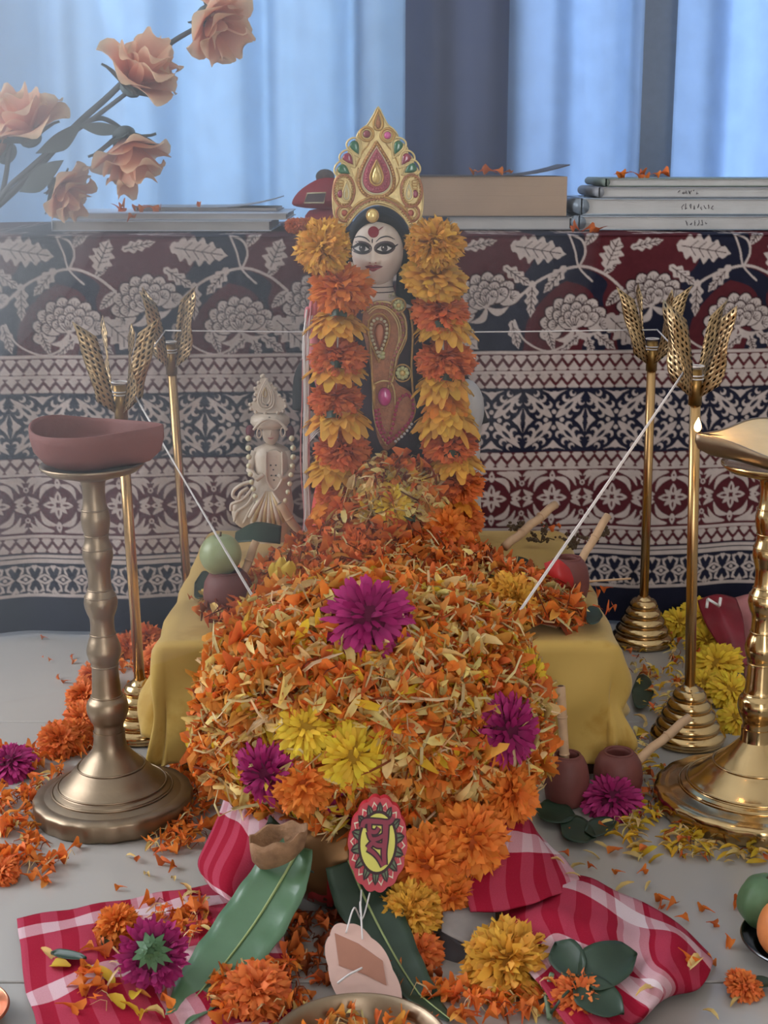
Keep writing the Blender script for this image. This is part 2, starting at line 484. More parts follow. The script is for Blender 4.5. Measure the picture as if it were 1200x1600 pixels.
# floral field: maroon ground with navy swathes
PER = 255.0
for k in range(-5, 4):
    o = k * PER
    d_poly(cr([(o + 1010, 250), (o + 1060, 300), (o + 1085, 372), (o + 1075, 420), (o + 1030, 450), (o + 985, 470), (o + 960, 520), (o + 975, 560), (o + 1060, 560), (o + 1075, 500), (o + 1110, 455), (o + 1150, 425), (o + 1160, 380), (o + 1140, 300), (o + 1120, 250)], 5, True), 1)
    d_poly(cr([(o + 850, 440), (o + 900, 420), (o + 940, 440), (o + 935, 470), (o + 950, 520), (o + 935, 552), (o + 905, 548), (o + 925, 490), (o + 915, 455), (o + 880, 440)], 5, True), 1)
for k in range(-5, 4):
    o = k * PER
    d_line(cr([(o + 800, 470), (o + 840, 436), (o + 895, 417), (o + 935, 428), (o + 965, 452)], 8), 4.2, 2)
    d_line(cr([(o + 897, 418), (o + 906, 396), (o + 900, 376), (o + 880, 366)], 8), 3.4, 2)
    d_line(cr([(o + 880, 366), (o + 890, 392), (o + 897, 418), (o + 918, 440)], 8), 3.0, 2)
    d_line(cr([(o + 800, 500), (o + 815, 530), (o + 850, 548), (o + 880, 538), (o + 893, 512)], 8), 3.0, 2)
    d_leaf(o + 935, 428, o + 955, 412, 5)
    d_flower(o + 893, 514, 46, -100)
    d_flower(o + 1012, 480, 46, -112)
    d_leaf(o + 1046, 384, o + 1132, 398, 19, ser=6)
    d_leaf(o + 975, 388, o + 1026, 376, 8, ser=4)
    d_leaf(o + 938, 420, o + 958, 372, 15, ser=4)
    d_leaf(o + 1036, 416, o + 1080, 447, 9, ser=4)
    d_leaf(o + 1081, 438, o + 1079, 496, 9, ser=4)
    d_leaf(o + 1132, 416, o + 1098, 458, 9, ser=4)
    d_leaf(o + 942, 492, o + 1000, 545, 17, ser=5)
    d_leaf(o + 966, 452, o + 940, 478, 8)
    d_leaf(o + 924, 520, o + 958, 546, 8, ser=3)
    d_leaf(o + 912, 525, o + 922, 552, 7, ser=3)
    d_leaf(o + 850, 512, o + 862, 548, 7)
    d_leaf(o + 1050, 500, o + 1062, 545, 8, ser=3)
    d_leaf(o + 1160, 520, o + 1128, 548, 7, ser=3)
    d_leaf(o + 925, 355, o + 905, 385, 8)
    for yy in (345, 300, 262):     # the part lying on the table top
        d_leaf(o + 860, yy, o + 930, yy - 14, 12, ser=5); d_leaf(o + 980, yy, o + 1070, yy + 6, 13, ser=5)
# striped and latticed borders
d_rect(-300, 1500, 551, 1000, 0)
d_rect(-300, 1500, 549, 551, 2)
def zigzag(y0, y1, c):
    d_rect(-300, 1500, y0, y1, 2)
    x = -210; ym = (y0 + y1) / 2; a = (y1 - y0) * .27
    pts = []; k = 0
    while x < 1410:
        pts.append((x, ym + (a if k % 2 else -a))); x += 9.2; k += 1
    d_line(pts, 4.4, c)
    x = -210
    while x < 1410:
        d_poly([(x - 4, y0 - 1), (x + 4, y0 - 1), (x, y0 + 3.5)], c); d_poly([(x + 5, y1 + 2), (x + 13, y1 + 2), (x + 9.2, y1 - 3)], c); x += 18.4
zigzag(555, 577, 0); d_rect(-300, 1500, 580, 582, 2); zigzag(585, 605, 0)
d_rect(-300, 1500, 606.5, 703, 1)
def navy_cell(cx, cy, w, hh):
    for sx in (-1, 1):
        for sy in (-1, 1):
            d_leaf(cx + sx * 3, cy + sy * 3, cx + sx * w * .47, cy + sy * hh * .45, 6.5, 2, None)
            d_leaf(cx + sx * w * .17, cy + sy * hh * .17, cx + sx * w * .31, cy + sy * hh * .30, 2.6, 1, None)
    for (ux, uy, l, q) in ((0, -1, hh, w), (0, 1, hh, w), (-1, 0, w, hh), (1, 0, w, hh)):
        vx, vy = -uy, ux
        def P(a, b): return (cx + ux * l * a + vx * q * b, cy + uy * l * a + vy * q * b)
        d_disc(*P(.13, 0), 3.6, 2)
        for s in (-1, 1):
            d_disc(*P(.24, s * .085), 5.6, 2); d_disc(*P(.262, s * .105), 3.6, 1)
            d_disc(*P(.35, s * .185), 5.8, 2); d_disc(*P(.372, s * .205), 3.8, 1)
            d_disc(*P(.43, s * .29), 5.0, 2); d_disc(*P(.45, s * .305), 3.2, 1)
        d_poly([P(.49, -.2), P(.43, -.09), P(.33, 0), P(.43, .09), P(.49, .2), P(.455, .05), P(.47, 0), P(.455, -.05)], 2)
for k in range(-12, 7): navy_cell(865 + 98 * k, 655, 98, 95)
zigzag(706, 726, 0); d_rect(-300, 1500, 729, 731.5, 2)
def maroon_cell(cx, cy, w, hh):
    d_rect(cx - w / 2, cx + w / 2, cy - hh / 2, cy + hh / 2, 0)
    for k in range(4):                       # central flower
        a = k * PI / 2; L = (w if k % 2 == 0 else hh)
        d_leaf(cx + 3 * math.cos(a), cy + 3 * math.sin(a), cx + L * .25 * math.cos(a), cy + L * .25 * math.sin(a), 5.6, 2, None)
        d_leaf(cx + 7 * math.cos(a), cy + 7 * math.sin(a), cx + L * .19 * math.cos(a), cy + L * .19 * math.sin(a), 1.8, 0, None)
        b = a + PI / 4
        d_leaf(cx + 4 * math.cos(b), cy + 4 * math.sin(b), cx + w * .2 * math.cos(b), cy + hh * .2 * math.sin(b), 3.4, 2, None)
    for sx in (-1, 1):                       # pairs of curved leaves framing the flower
        for sy in (-1, 1):
            d_leaf(cx + sx * w * .04, cy + sy * hh * .36, cx + sx * w * .30, cy + sy * hh * .10, 4.6, 2, None, 0, .22 * sx * sy)
            d_leaf(cx + sx * w * .08, cy + sy * hh * .47, cx + sx * w * .40, cy + sy * hh * .20, 4.6, 2, None, 0, .20 * sx * sy)
            d_leaf(cx + sx * w * .31, cy + sy * hh * .06, cx + sx * w * .48, cy + sy * hh * .16, 3.6, 2, None, 0, -.12 * sx * sy)
            d_leaf(cx + sx * w * .22, cy + sy * hh * .48, cx + sx * w * .47, cy + sy * hh * .30, 4.0, 2, None, 0, .15 * sx * sy)
            d_leaf(cx + sx * w * .36, cy + sy * hh * .49, cx + sx * w * .49, cy + sy * hh * .40, 3.0, 2, None)
        d_leaf(cx + sx * w * .33, cy, cx + sx * w * .5, cy, 4.2, 2, None); d_disc(cx + sx * w * .42, cy, 1.6, 0)
    for sy in (-1, 1):
        d_leaf(cx, cy + sy * hh * .29, cx, cy + sy * hh * .49, 4.6, 2, None); d_disc(cx, cy + sy * hh * .40, 1.7, 0)
        for sx in (-1, 1): d_disc(cx + sx * w * .5, cy + sy * hh * .27, 4.2, 2); d_disc(cx + sx * w * .5, cy + sy * hh * .27, 1.8, 0)
for k in range(-12, 7): maroon_cell(865 + 96 * k, 776, 96, 86)
d_rect(-300, 1500, 819.5, 822.5, 0); d_rect(-300, 1500, 822.5, 824.5, 2); zigzag(828, 847, 0)
d_rect(-300, 1500, 850, 1000, 1)
d_rect(-300, 1500, 853, 855, 2); d_rect(-300, 1500, 859, 863, 2)
d_rect(-300, 1500, 912, 914.5, 2)
for k in range(-24, 32):
    x = 600 + 29.5 * k
    d_poly([(x - 14, 890), (x - 7, 883), (x, 881), (x + 7, 883), (x + 14, 890), (x + 7, 895), (x, 897), (x - 7, 895)], 2)
    d_poly([(x - 9, 889), (x, 884), (x + 9, 889), (x, 894)], 1); d_disc(x, 889, 3, 2)
    for s in (-1, 1):
        yb = 889 + s * 20
        d_poly([(x - 11, yb), (x - 5, yb - s * 6), (x - 9, yb - s * 15), (x - 3, yb - s * 11), (x - 1, yb - s * 2)], 2)
        d_poly([(x + 11, yb), (x + 5, yb - s * 6), (x + 9, yb - s * 15), (x + 3, yb - s * 11), (x + 1, yb - s * 2)], 2)
        d_disc(x + 12.5, yb - s * 1, 2.6, 2); d_disc(x + 16.5, yb - s * 1, 2.6, 2); d_poly([(x + 11, yb - s * 2), (x + 18, yb - s * 2), (x + 14.7, yb - s * 9)], 2)
x = -210
while x < 1410: d_disc(x, 911, 2.2, 2); x += 23
PAL = np.array([lin(84, 34, 40), lin(32, 33, 50), lin(192, 176, 170), lin(48, 24, 32)], dtype=np.float32)
rgb = PAL[can]
rgb = (rgb + np.roll(rgb, 1, 0) + np.roll(rgb, 1, 1) + np.roll(np.roll(rgb, 1, 0), 1, 1)) / 4

KX = 0.000938
def ref_z(py): return HC - 2.14 * math.tan(PITCH + math.atan((py - 800) / F))
pyt = np.arange(200, 1001, 2.0); zt = np.array([ref_z(p) for p in pyt])
SPN = 0.00135
xs = np.arange(-0.72, 0.7201, SPN)
s_top = np.concatenate([np.linspace(-0.49, -0.07, 22), np.arange(-0.068, 0, 0.002)])
s_rows = np.concatenate([s_top, np.arange(0, ZT - 0.004, SPN)])
Xg, Sg = np.meshgrid(xs, s_rows)
down = np.clip(Sg, 0, None); back = np.clip(-Sg, 0, None)
Zg = np.where(Sg < 0, ZT + 0.0015, ZT + 0.0015 - down)
Yg = 2.105 + 0.075 * Xg + back
# soft rounding of the edge, gentle hanging folds
rr = 0.012
e = np.clip(1 - np.abs(Sg) / rr, 0, 1)
Zg = Zg - np.where(Sg <= 0, rr * 0.22 * e ** 2, -rr * 0.0) - np.where(Sg > 0, rr * .22 * e ** 2 * 0 , 0)
Yg = Yg + np.where(Sg > 0, rr * 0.35 * e ** 2, 0)
amp = 0.0075 * np.clip(down / 0.5, 0, 1)
Yg = Yg - amp * (np.sin(Xg * 17 + 0.7) + 0.6 * np.sin(Xg * 31 + down * 3)) - 0.002 * np.sin(Xg * 60 + down * 9) * np.clip(down / .1, 0, 1) 
Zg = Zg + np.where(Sg < 0, 0.0008 * np.sin(Xg * 40) * np.sin(Sg * 50), 0)
Pxg = 600 + Xg / KX
Pyg = np.where(Sg < 0, 372 - back / KX * 0.9, np.interp(-(ZT - down), -zt, pyt))
ix = np.clip(((Pxg - CX0) * CS), 0, CW - 2); iy = np.clip(((Pyg - CY0) * CS), 0, CH - 2)
x0i = ix.astype(int); y0i = iy.astype(int); fx = (ix - x0i)[..., None]; fy = (iy - y0i)[..., None]
colr = (rgb[y0i, x0i] * (1 - fx) * (1 - fy) + rgb[y0i, x0i + 1] * fx * (1 - fy) + rgb[y0i + 1, x0i] * (1 - fx) * fy + rgb[y0i + 1, x0i + 1] * fx * fy)
def np_grid_mesh(name, X, Y, Z, colors, m):
    nr, nc = X.shape; me = bpy.data.meshes.new(name)
    co = np.stack([X, Y, Z], -1).reshape(-1, 3).astype(np.float32)
    idx = np.arange(nr * nc).reshape(nr, nc)
    q = np.stack([idx[:-1, :-1], idx[1:, :-1], idx[1:, 1:], idx[:-1, 1:]], -1).reshape(-1, 4)
    me.vertices.add(len(co)); me.vertices.foreach_set('co', co.ravel())
    me.loops.add(q.size); me.loops.foreach_set('vertex_index', q.ravel().astype(np.int32))
    me.polygons.add(len(q)); me.polygons.foreach_set('loop_start', np.arange(0, q.size, 4, dtype=np.int32))
    me.update(calc_edges=True)
    me.polygons.foreach_set('use_smooth', np.ones(len(q), dtype=bool))
    ca = me.color_attributes.new('Col', 'FLOAT_COLOR', 'POINT')
    arr = np.ones((len(co), 4), dtype=np.float32); arr[:, :3] = colors.reshape(-1, 3)
    ca.data.foreach_set('color', arr.ravel()); me.materials.append(m); me.validate(); return me
m_print = mat('block_printed_cotton', rough=0.9, var=0.10, scale=90, attr='Col', bump=0.25, bscale=900, spec=0.15)
cl = link(np_grid_mesh('table_cloth', Xg, Yg, Zg, colr, m_print), 'table_cloth')
tag(cl, 'maroon and navy block printed cotton cloth draped over the table', 'tablecloth')

# ================================================================ flower and petal library
m_petal = mat('flower_petal', rough=0.62, var=0.10, scale=120, attr='Col', trans=0.28, spec=0.25)
m_leaf = mat('glossy_green_leaf', (66, 92, 58), 0.38, var=0.18, scale=30, trans=0.12, bump=0.15, bscale=120)
m_leafd = mat('dark_green_leaf', (44, 62, 46), 0.45, var=0.2, scale=40, trans=0.1)
m_calyx = mat('green_calyx', (72, 104, 66), 0.6, var=0.2, scale=60)
def jit(c, a=0.12):
    k = 1 + rnd.uniform(-a, a); return (c[0] * k, c[1] * k * (1 + rnd.uniform(-a, a) * .8), c[2] * k)
def mixc(a, b, t): return tuple(a[i] * (1 - t) + b[i] * t for i in range(3))

C_OR, C_OR2 = lin(242, 140, 58), lin(222, 100, 34)
C_RED = lin(236, 128, 66)
C_YE, C_YE2 = lin(236, 180, 72), lin(212, 140, 40)
C_PALE, C_PALE2 = lin(240, 214, 146), lin(226, 186, 104)
C_MUM, C_MUM2 = lin(236, 200, 62), lin(214, 160, 40)
C_PUR, C_PUR2 = lin(182, 52, 118), lin(116, 22, 70)
C_CREAM = lin(236, 218, 176)

def head(name, n=150, c0=C_OR, c1=C_OR2, tmax=125, r0=.45, w=.17, bendk=.16, ruff=.06, sq=.8, jitr=.07, seed=1, core=.62, inner=None, taper=0.55, wild=1.0):
    """a flower head of unit radius opening along +Z, made of n separate curled petals"""
    rs = random.Random(seed); mb = MB(); ga = PI * (3 - 5 ** .5)
    cc = mixc(c1, (0.02, 0.008, 0.0), .35)
    k0 = len(mb.v); mb.ball((0, 0, 0), (core, core, core * sq), 14, 8); mb.c += [cc] * (len(mb.v) - k0)
    zmin = math.cos(math.radians(tmax))
    for i in range(n):
        z = 1 - (1 - zmin) * (i + .5) / n; th = math.acos(max(-1, min(1, z))); ph = ga * i + rs.uniform(-.2, .2)
        th += rs.uniform(-.07, .07) * wild
        d = Vector((math.sin(th) * math.cos(ph), math.sin(th) * math.sin(ph), math.cos(th) * sq))
        t = Vector((math.cos(th) * math.cos(ph), math.cos(th) * math.sin(ph), -math.sin(th) * sq)).normalized()
        s = Vector((-math.sin(ph), math.cos(ph), 0))
        R = 1 + rs.uniform(-jitr, jitr); ww = w * rs.uniform(.8, 1.25)
        tw = rs.uniform(-.5, .5) * wild; s2 = (s + t * tw).normalized()
        col = jit(inner if (inner and th < .6) else c0, .16); cb = jit(c1, .15)
        rows = []; cols = []
        for (f, wk, bt) in ((r0, .35, 0), (.74, taper + .15, bendk * .35), (.93, 1.0, bendk * .9), (1.02, taper, bendk * 1.5)):
            for k, sx in enumerate((-1, 0, 1)):
                rf = ruff * math.sin(sx * 2.2 + i * 1.7) * (f > .8) + (ruff * .6 if sx == 0 and f > .9 else 0)
                rows.append(d * (R * f) + t * bt + s2 * (sx * ww * wk) + d * rf * 1.2 + (t * rs.uniform(-.5, .5) + s * rs.uniform(-.4, .4)) * ruff * wild)
                cols.append(mixc(cb, col, min(1, max(0, (f - .5) / .42))))
        fs = []
        for a in range(3):
            for b in range(2): fs.append((a * 3 + b, a * 3 + b + 1, a * 3 + b + 4, a * 3 + b + 3))
        mb.add(rows, fs, cols)
    return mb.mesh(name, m_petal, True)
H_OR = [head('orange_head', 300, C_OR, C_OR2, 128, seed=k, w=.105, ruff=.085, taper=1.0, wild=2.2, jitr=.13) for k in range(3)]
H_RD = [head('deep_orange_head', 300, C_RED, lin(206, 88, 34), 128, seed=k + 5, w=.105, ruff=.085, taper=1.0, wild=2.2, jitr=.13) for k in range(2)]
H_YE = [head('yellow_head', 200, C_YE, C_YE2, 122, seed=k + 8, w=.15, bendk=.24, ruff=.06, taper=.8) for k in range(3)]
H_YB = [head('yellow_ball', 420, lin(238, 178, 72), lin(208, 140, 40), 135, seed=k + 12, w=.085, bendk=.12, ruff=.08, taper=1.0, wild=2.4, jitr=.12) for k in range(2)]
H_MU = [head('yellow_mum', 230, C_MUM, C_MUM2, 122, seed=k + 16, w=.095, bendk=.22, ruff=.04, taper=.7, wild=1.6, jitr=.12, sq=.7, r0=.35) for k in range(2)]
H_PU = [head('purple_aster', 210, C_PUR, C_PUR2, 112, seed=k + 20, w=.095, wild=1.8, jitr=.14, bendk=.2, ruff=.03, taper=.5, sq=.6, r0=.3, inner=lin(150, 24, 90)) for k in range(2)]
# a skirt flower for the garlands: long petals drooping around an orange ball
def skirt(name, n, c0, c1, seed, droop=.5, r1=1.0):
    rs = random.Random(seed); mb = MB()
    k0 = len(mb.v); mb.ball((0, 0, 0), (.5, .5, .3), 12, 8); mb.c += [c1] * (len(mb.v) - k0)
    for i in range(n):
        ring = i / n; ph = i * 2.39996 + rs.uniform(-.2, .2); R = r1 * (1.0 - .45 * ring) * rs.uniform(.85, 1.12)
        z0 = .05 + .38 * ring; dr = droop * (1 - ring * 1.1) * rs.uniform(.6, 1.3)
        a = Vector((math.cos(ph), math.sin(ph), 0)); s = Vector((-math.sin(ph), math.cos(ph), 0)); s = (s + Vector((0, 0, rs.uniform(-.35, .35)))).normalized()
        col = jit(c0, .15); cb = jit(c1, .12); w = .15 * rs.uniform(.8, 1.25); rows = []; cols = []
        for (f, wk) in ((.25, .45), (.55, .85), (.82, 1.0), (1.0, .45)):
            zz = z0 + .12 * math.sin(f * PI) - dr * f * f
            for sx in (-1, 0, 1):
                rows.append(a * (R * f) + s * (sx * w * wk) + Vector((0, 0, zz + (.045 if sx else 0) * f)))
                cols.append(mixc(cb, col, min(1, f * 1.3)))
        fs = [(q * 3 + b, q * 3 + b + 1, q * 3 + b + 4, q * 3 + b + 3) for q in range(3) for b in range(2)]
        mb.add(rows, fs, cols)
    return mb.mesh(name, m_petal, True)
H_SK = [skirt('yellow_skirt', 95, C_YE, C_YE2, k) for k in range(3)]
H_SO = [skirt('amber_skirt', 60, lin(236, 150, 52), lin(205, 104, 24), k + 4) for k in range(2)]

cal_mb = MB(); 
for i in range(26):
    ph = i * 2.39996; R = .75 - .018 * i; zz = -.15 - .012 * i
    a = Vector((math.cos(ph), math.sin(ph), 0)); s = Vector((-math.sin(ph), math.cos(ph), 0))
    cal_mb.add([a * .1 + Vector((0, 0, zz - .35)), a * R * .6 + s * .11 + Vector((0, 0, zz - .30)), a * R + Vector((0, 0, zz)), a * R * .6 - s * .11 + Vector((0, 0, zz - .30))], [(0, 1, 2, 3)])
cal_mb.ball((0, 0, -.42), (.3, .3, .16), 10, 6)
CALYX = cal_mb.mesh('calyx', m_calyx)

def look_rot(axis, spin=0.0):
    q = Vector(axis).normalized().to_track_quat('Z', 'Y')
    return (q @ Matrix.Rotation(spin, 3, 'Z').to_quaternion()).to_euler()
def flower(name, me, loc, r, axis=(0, -.6, .8), parent=None, label=None, cat=None, group=None, calyx=True, squash=1.0):
    base = WORLD_LOC.get(parent.name, (0, 0, 0)) if parent is not None else (0, 0, 0)
    o = link(me, name, parent, loc=(loc[0] - base[0], loc[1] - base[1], loc[2] - base[2]), rot=look_rot(axis, rnd.uniform(0, 6)), scale=(r, r, r * squash))
    if label: tag(o, label, cat, group)
    if calyx and parent is None: link(CALYX, 'calyx', o)
    return o

# ---- loose petals
def petal_t(kind):
    """template: (verts Nx3, faces, t along length)"""
    if kind == 'ray': ts, ws, cz = (0, .25, .55, .85, 1), (.035, .10, .15, .11, .02), .22
    elif kind == 'fat': ts, ws, cz = (0, .25, .55, .85, 1), (.04, .14, .21, .17, .05), .3
    elif kind == 'marigold': ts, ws, cz = (0, .3, .6, .88, 1), (.03, .06, .15, .23, .19), .22
    else: ts, ws, cz = (0, .3, .6, .85, 1), (.02, .035, .04, .035, .012), .5
    v = []; tt = []
    for t, w in zip(ts, ws):
        for s in (-1, 0, 1):
            z = cz * t * (1 - t) * 1.6 + (abs(s) * w * .55)
            if kind == 'marigold' and t > .8: z += .10 * (1 if s else -1) + .08 * s
            if kind == 'shred': z += .12 * math.sin(t * 5); 
            y = s * w + (.16 * math.sin(t * 3.4) if kind == 'shred' else .05 * math.sin(t * 2.5))
            v.append((t - .5, y, z - cz * .2)); tt.append(t)
    f = [(q * 3 + b, q * 3 + b + 1, q * 3 + b + 4, q * 3 + b + 3) for q in range(4) for b in range(2)]
    return np.array(v), np.array(f), np.array(tt)
PT = {k: petal_t(k) for k in ('ray', 'fat', 'marigold', 'shred')}
PALS = {'orange': (C_OR, C_OR2), 'red': (C_RED, lin(200, 76, 30)), 'pale': (C_PALE, C_PALE2), 'cream': (C_CREAM, lin(220, 186, 120)), 'yellow': (C_MUM, C_MUM2), 'amber': (lin(236, 164, 76), lin(208, 116, 42)), 'brown': (lin(150, 72, 34), lin(110, 44, 20)), 'purple': (C_PUR, C_PUR2)}
def scatter_mesh(name, P, Nn, mix, seed=3, size=(.013, .024), tilt=.55, lift=.004):
    """many petals in one mesh; mix = list of (weight, template, palette, size factor)"""
    g = np.random.default_rng(seed); n = len(P)
    wts = np.array([m[0] for m in mix]); ch = g.choice(len(mix), n, p=wts / wts.sum())
    V = []; Fc = []; Cc = []; off = 0
    for ci, (w_, kind, pal, sf) in enumerate(mix):
        idx = np.where(ch == ci)[0]
        if len(idx) == 0: continue
        tv, tf, tt = PT[kind]; m = len(idx)
        nn = Nn[idx] + g.normal(0, tilt, (m, 3)); nn /= np.linalg.norm(nn, axis=1)[:, None]
        a = g.normal(0, 1, (m, 3)); a -= nn * (a * nn).sum(1)[:, None]; a /= np.linalg.norm(a, axis=1)[:, None]
        b = np.cross(nn, a); s = g.uniform(size[0], size[1], m) * sf
        curl = g.uniform(.3, 2.6, m); wid = g.uniform(.75, 1.25, m)
        pos = P[idx] + Nn[idx] * (g.uniform(0, 1, m) * lift)[:, None]
        vv = pos[:, None, :] + s[:, None, None] * (tv[None, :, 0:1] * a[:, None, :] + tv[None, :, 1:2] * b[:, None, :] * wid[:, None, None] + tv[None, :, 2:3] * nn[:, None, :] * curl[:, None, None])
        c0 = np.array(PALS[pal][0]); c1 = np.array(PALS[pal][1]); k = g.uniform(.72, 1.2, (m, 1, 1)); hue = g.uniform(-.12, .12, (m, 1))
        cc = (c1[None, None, :] * (1 - tt)[None, :, None] + c0[None, None, :] * tt[None, :, None]) * k
        cc[:, :, 1] *= (1 + hue)
        V.append(vv.reshape(-1, 3)); Cc.append(cc.reshape(-1, 3))
        Fc.append((tf[None] + (np.arange(m) * len(tv))[:, None, None] + off).reshape(-1, 4)); off += m * len(tv)
    V = np.concatenate(V).astype(np.float32); Fq = np.concatenate(Fc).astype(np.int32); Cc = np.concatenate(Cc)
    me = bpy.data.meshes.new(name)
    me.vertices.add(len(V)); me.vertices.foreach_set('co', V.ravel())
    me.loops.add(Fq.size); me.loops.foreach_set('vertex_index', Fq.ravel())
    me.polygons.add(len(Fq)); me.polygons.foreach_set('loop_start', np.arange(0, Fq.size, 4, dtype=np.int32))
    me.update(calc_edges=True); me.polygons.foreach_set('use_smooth', np.ones(len(Fq), dtype=bool))
    ca = me.color_attributes.new('Col', 'FLOAT_COLOR', 'POINT'); arr = np.ones((len(V), 4), dtype=np.float32); arr[:, :3] = np.clip(Cc, 0, 1)
    ca.data.foreach_set('color', arr.ravel()); me.materials.append(m_petal)
    return me
def single_petal_mesh(kind, pal, seed):
    me = scatter_mesh('petal', np.zeros((1, 3)), np.array([[0., 0, 1]]), [(1, kind, pal, 1)], seed, (1, 1), .12, 0)
    return me
PM = {}
for kind, pal in (('marigold', 'orange'), ('ray', 'pale'), ('fat', 'pale'), ('ray', 'yellow'), ('marigold', 'red'), ('shred', 'cream'), ('ray', 'amber'), ('shred', 'brown'), ('fat', 'yellow')):
    PM[(kind, pal)] = [single_petal_mesh(kind, pal, s) for s in (1, 2, 3)]
PETAL_N = [0]
def loose(kind, pal, loc, size, label, group, tiltv=.25, name=None, axis=(0, 0, 1)):
    ax = Vector(axis) + Vector((rnd.gauss(0, tiltv), rnd.gauss(0, tiltv), 0))
    o = link(rnd.choice(PM[(kind, pal)]), name or 'petal', None, loc=loc, rot=look_rot(ax, rnd.uniform(0, 6.28)), scale=size)
    PETAL_N[0] += 1
    return tag(o, label, 'petal', group)

# ================================================================ low stool with yellow cloth
SX0, SX1, SY0, SY1, SZ = -0.243, 0.250, 1.560, 2.065, 0.158
st = thing('low_stool', 'low wooden stool hidden under the yellow cloth', 'stool', (0, 1.8, 0))
MB().box(((SX0 + SX1) / 2, (SY0 + SY1) / 2, SZ - .012), ((SX1 - SX0) / 2, (SY1 - SY0) / 2, .012)).build('top', m_wood, st, smooth=False)
for x in (SX0 + .03, SX1 - .03):
    for y in (SY0 + .03, SY1 - .03):
        MB().box((x, y, (SZ - .024) / 2), (.02, .02, (SZ - .024) / 2)).build('leg', m_wood, st, smooth=False)
m_yel = mat('yellow_organza', (196, 164, 66), 0.62, var=0.0, spec=0.3, trans=0.15, sheen=0.2)
_N, _L, _b = nodes_of(m_yel)        # woven brocade motifs, a shade darker
_tc = _N.new('ShaderNodeTexCoord'); _vo = _N.new('ShaderNodeTexVoronoi'); _vo.inputs['Scale'].default_value = 9; _vo.inputs['Randomness'].default_value = .35
_nz = _N.new('ShaderNodeTexNoise'); _nz.inputs['Scale'].default_value = 55; _nz.inputs['Detail'].default_value = 5
_L.new(_tc.outputs['UV'], _vo.inputs['Vector']); _L.new(_tc.outputs['UV'], _nz.inputs['Vector'])
_a = _N.new('ShaderNodeMath'); _a.operation = 'MULTIPLY_ADD'; _L.new(_nz.outputs['Fac'], _a.inputs[0]); _a.inputs[1].default_value = .5; _L.new(_vo.outputs['Distance'], _a.inputs[2])
_cr = _N.new('ShaderNodeValToRGB'); _cr.color_ramp.elements[0].position = .42; _cr.color_ramp.elements[0].color = rgba(lin(190, 148, 64))
_cr.color_ramp.elements[1].position = .60; _cr.color_ramp.elements[1].color = rgba(lin(208, 170, 88))
_L.new(_a.outputs[0], _cr.inputs[0])
for l in list(_b.inputs['Base Color'].links): _L.remove(l)
_L.new(_cr.outputs[0], _b.inputs['Base Color'])
for nd in _N:
    if nd.type == 'BSDF_TRANSLUCENT':
        _L.new(_cr.outputs[0], nd.inputs['Color'])
def yellow_cloth():
    mb = MB(); uv = []; HX = .118; HYf = .148; HYb = .02
    nx, ny = 130, 110; rows = []
    for j in range(ny):
        r = []
        for i in range(nx):
            x = SX0 - HX + (SX1 - SX0 + 2 * HX) * i / (nx - 1); y = SY0 - HYf + (SY1 - SY0 + HYf + HYb) * j / (ny - 1)
            cx, cy = min(max(x, SX0), SX1), min(max(y, SY0), SY1); ox, oy = x - cx, y - cy; d = math.hypot(ox, oy)
            uv.append((x, y))
            if d < 1e-6:
                p = (x, y, SZ + .004 + .0012 * noise.noise(Vector((x * 14, y * 14, 0))))
            else:
                ux, uy = ox / d, oy / d; both = min(abs(ox), abs(oy)) / .13; d = min(d, .146)
                fl = .012 + .13 * d + .04 * d * min(both, 1.0)
                fl += .010 * math.sin(8 * (x * 6 - y * 6.5)) * min(1, d / .08) + .006 * math.sin(41 * (x + y)) * min(1, d / .08)
                e = min(d / .012, 1.0)
                if oy < 0: fl = fl * (1 - .55 * abs(uy))
                z = SZ + .004 - (d - .006 * e)
                zz = max(z, .004 + .002 * math.sin(30 * x))
                if z < .004: fl += min((.004 - z) * .3, .008)
                p = (cx + ux * fl * e, cy + uy * fl * e if oy < 0 else cy + uy * min(fl, .012) * e, zz)
            r.append(p)
        rows.append(r)
    mb.grid(rows); mb.uv = uv
    o = mb.build('yellow_cloth', m_yel, fixn=False); solid(o, .001)
    return tag(o, 'translucent yellow brocade cloth draped over the low stool', 'cloth')
yellow_cloth()
ZS = SZ + .006     # top of the cloth

# ================================================================ the large idol
Y0 = 1.84
def I(px, py, dy=0.0): return atY(px, py, Y0 + dy)
m_skin = mat('painted_clay_skin', (242, 224, 210), 0.42, var=0.03, scale=40, spec=0.35, coat=0.1)
m_pinkskin = mat('pink_painted_clay', (226, 128, 136), 0.5, var=0.06, scale=40)
m_black = mat('black_hair', (20, 18, 22), 0.75, var=0.3, scale=80, bump=.4, bscale=150)
m_ink = mat('black_paint', (24, 16, 20), 0.5, var=0.0)
m_red = mat('red_paint', (150, 30, 48), 0.5, var=0.1)
m_lip = mat('lip_paint', (176, 72, 84), 0.4, var=0.05)
m_white = mat('white_paint', (236, 232, 228), 0.4, var=0.0)
m_iris = mat('iris_paint', (52, 44, 52), 0.3, var=0.0)
m_shade = mat('smoky_eye_paint', (96, 76, 80), 0.6, var=0.0)
m_gold = mat('gold_filigree', (202, 160, 92), 0.38, metal=0.55, var=0.22, scale=160, bump=.5, bscale=420)
m_gold2 = mat('pale_gold_foil', (226, 200, 138), 0.36, metal=0.45, var=0.12, scale=120, bump=.35, bscale=300)
m_gold3 = mat('rose_gold_braid', (184, 122, 84), 0.45, metal=0.4, var=0.25, scale=220, bump=.6, bscale=500)
m_pinkband = mat('pink_glitter_band', (198, 104, 118), 0.45, metal=0.15, var=0.25, scale=400, bump=.5, bscale=700)
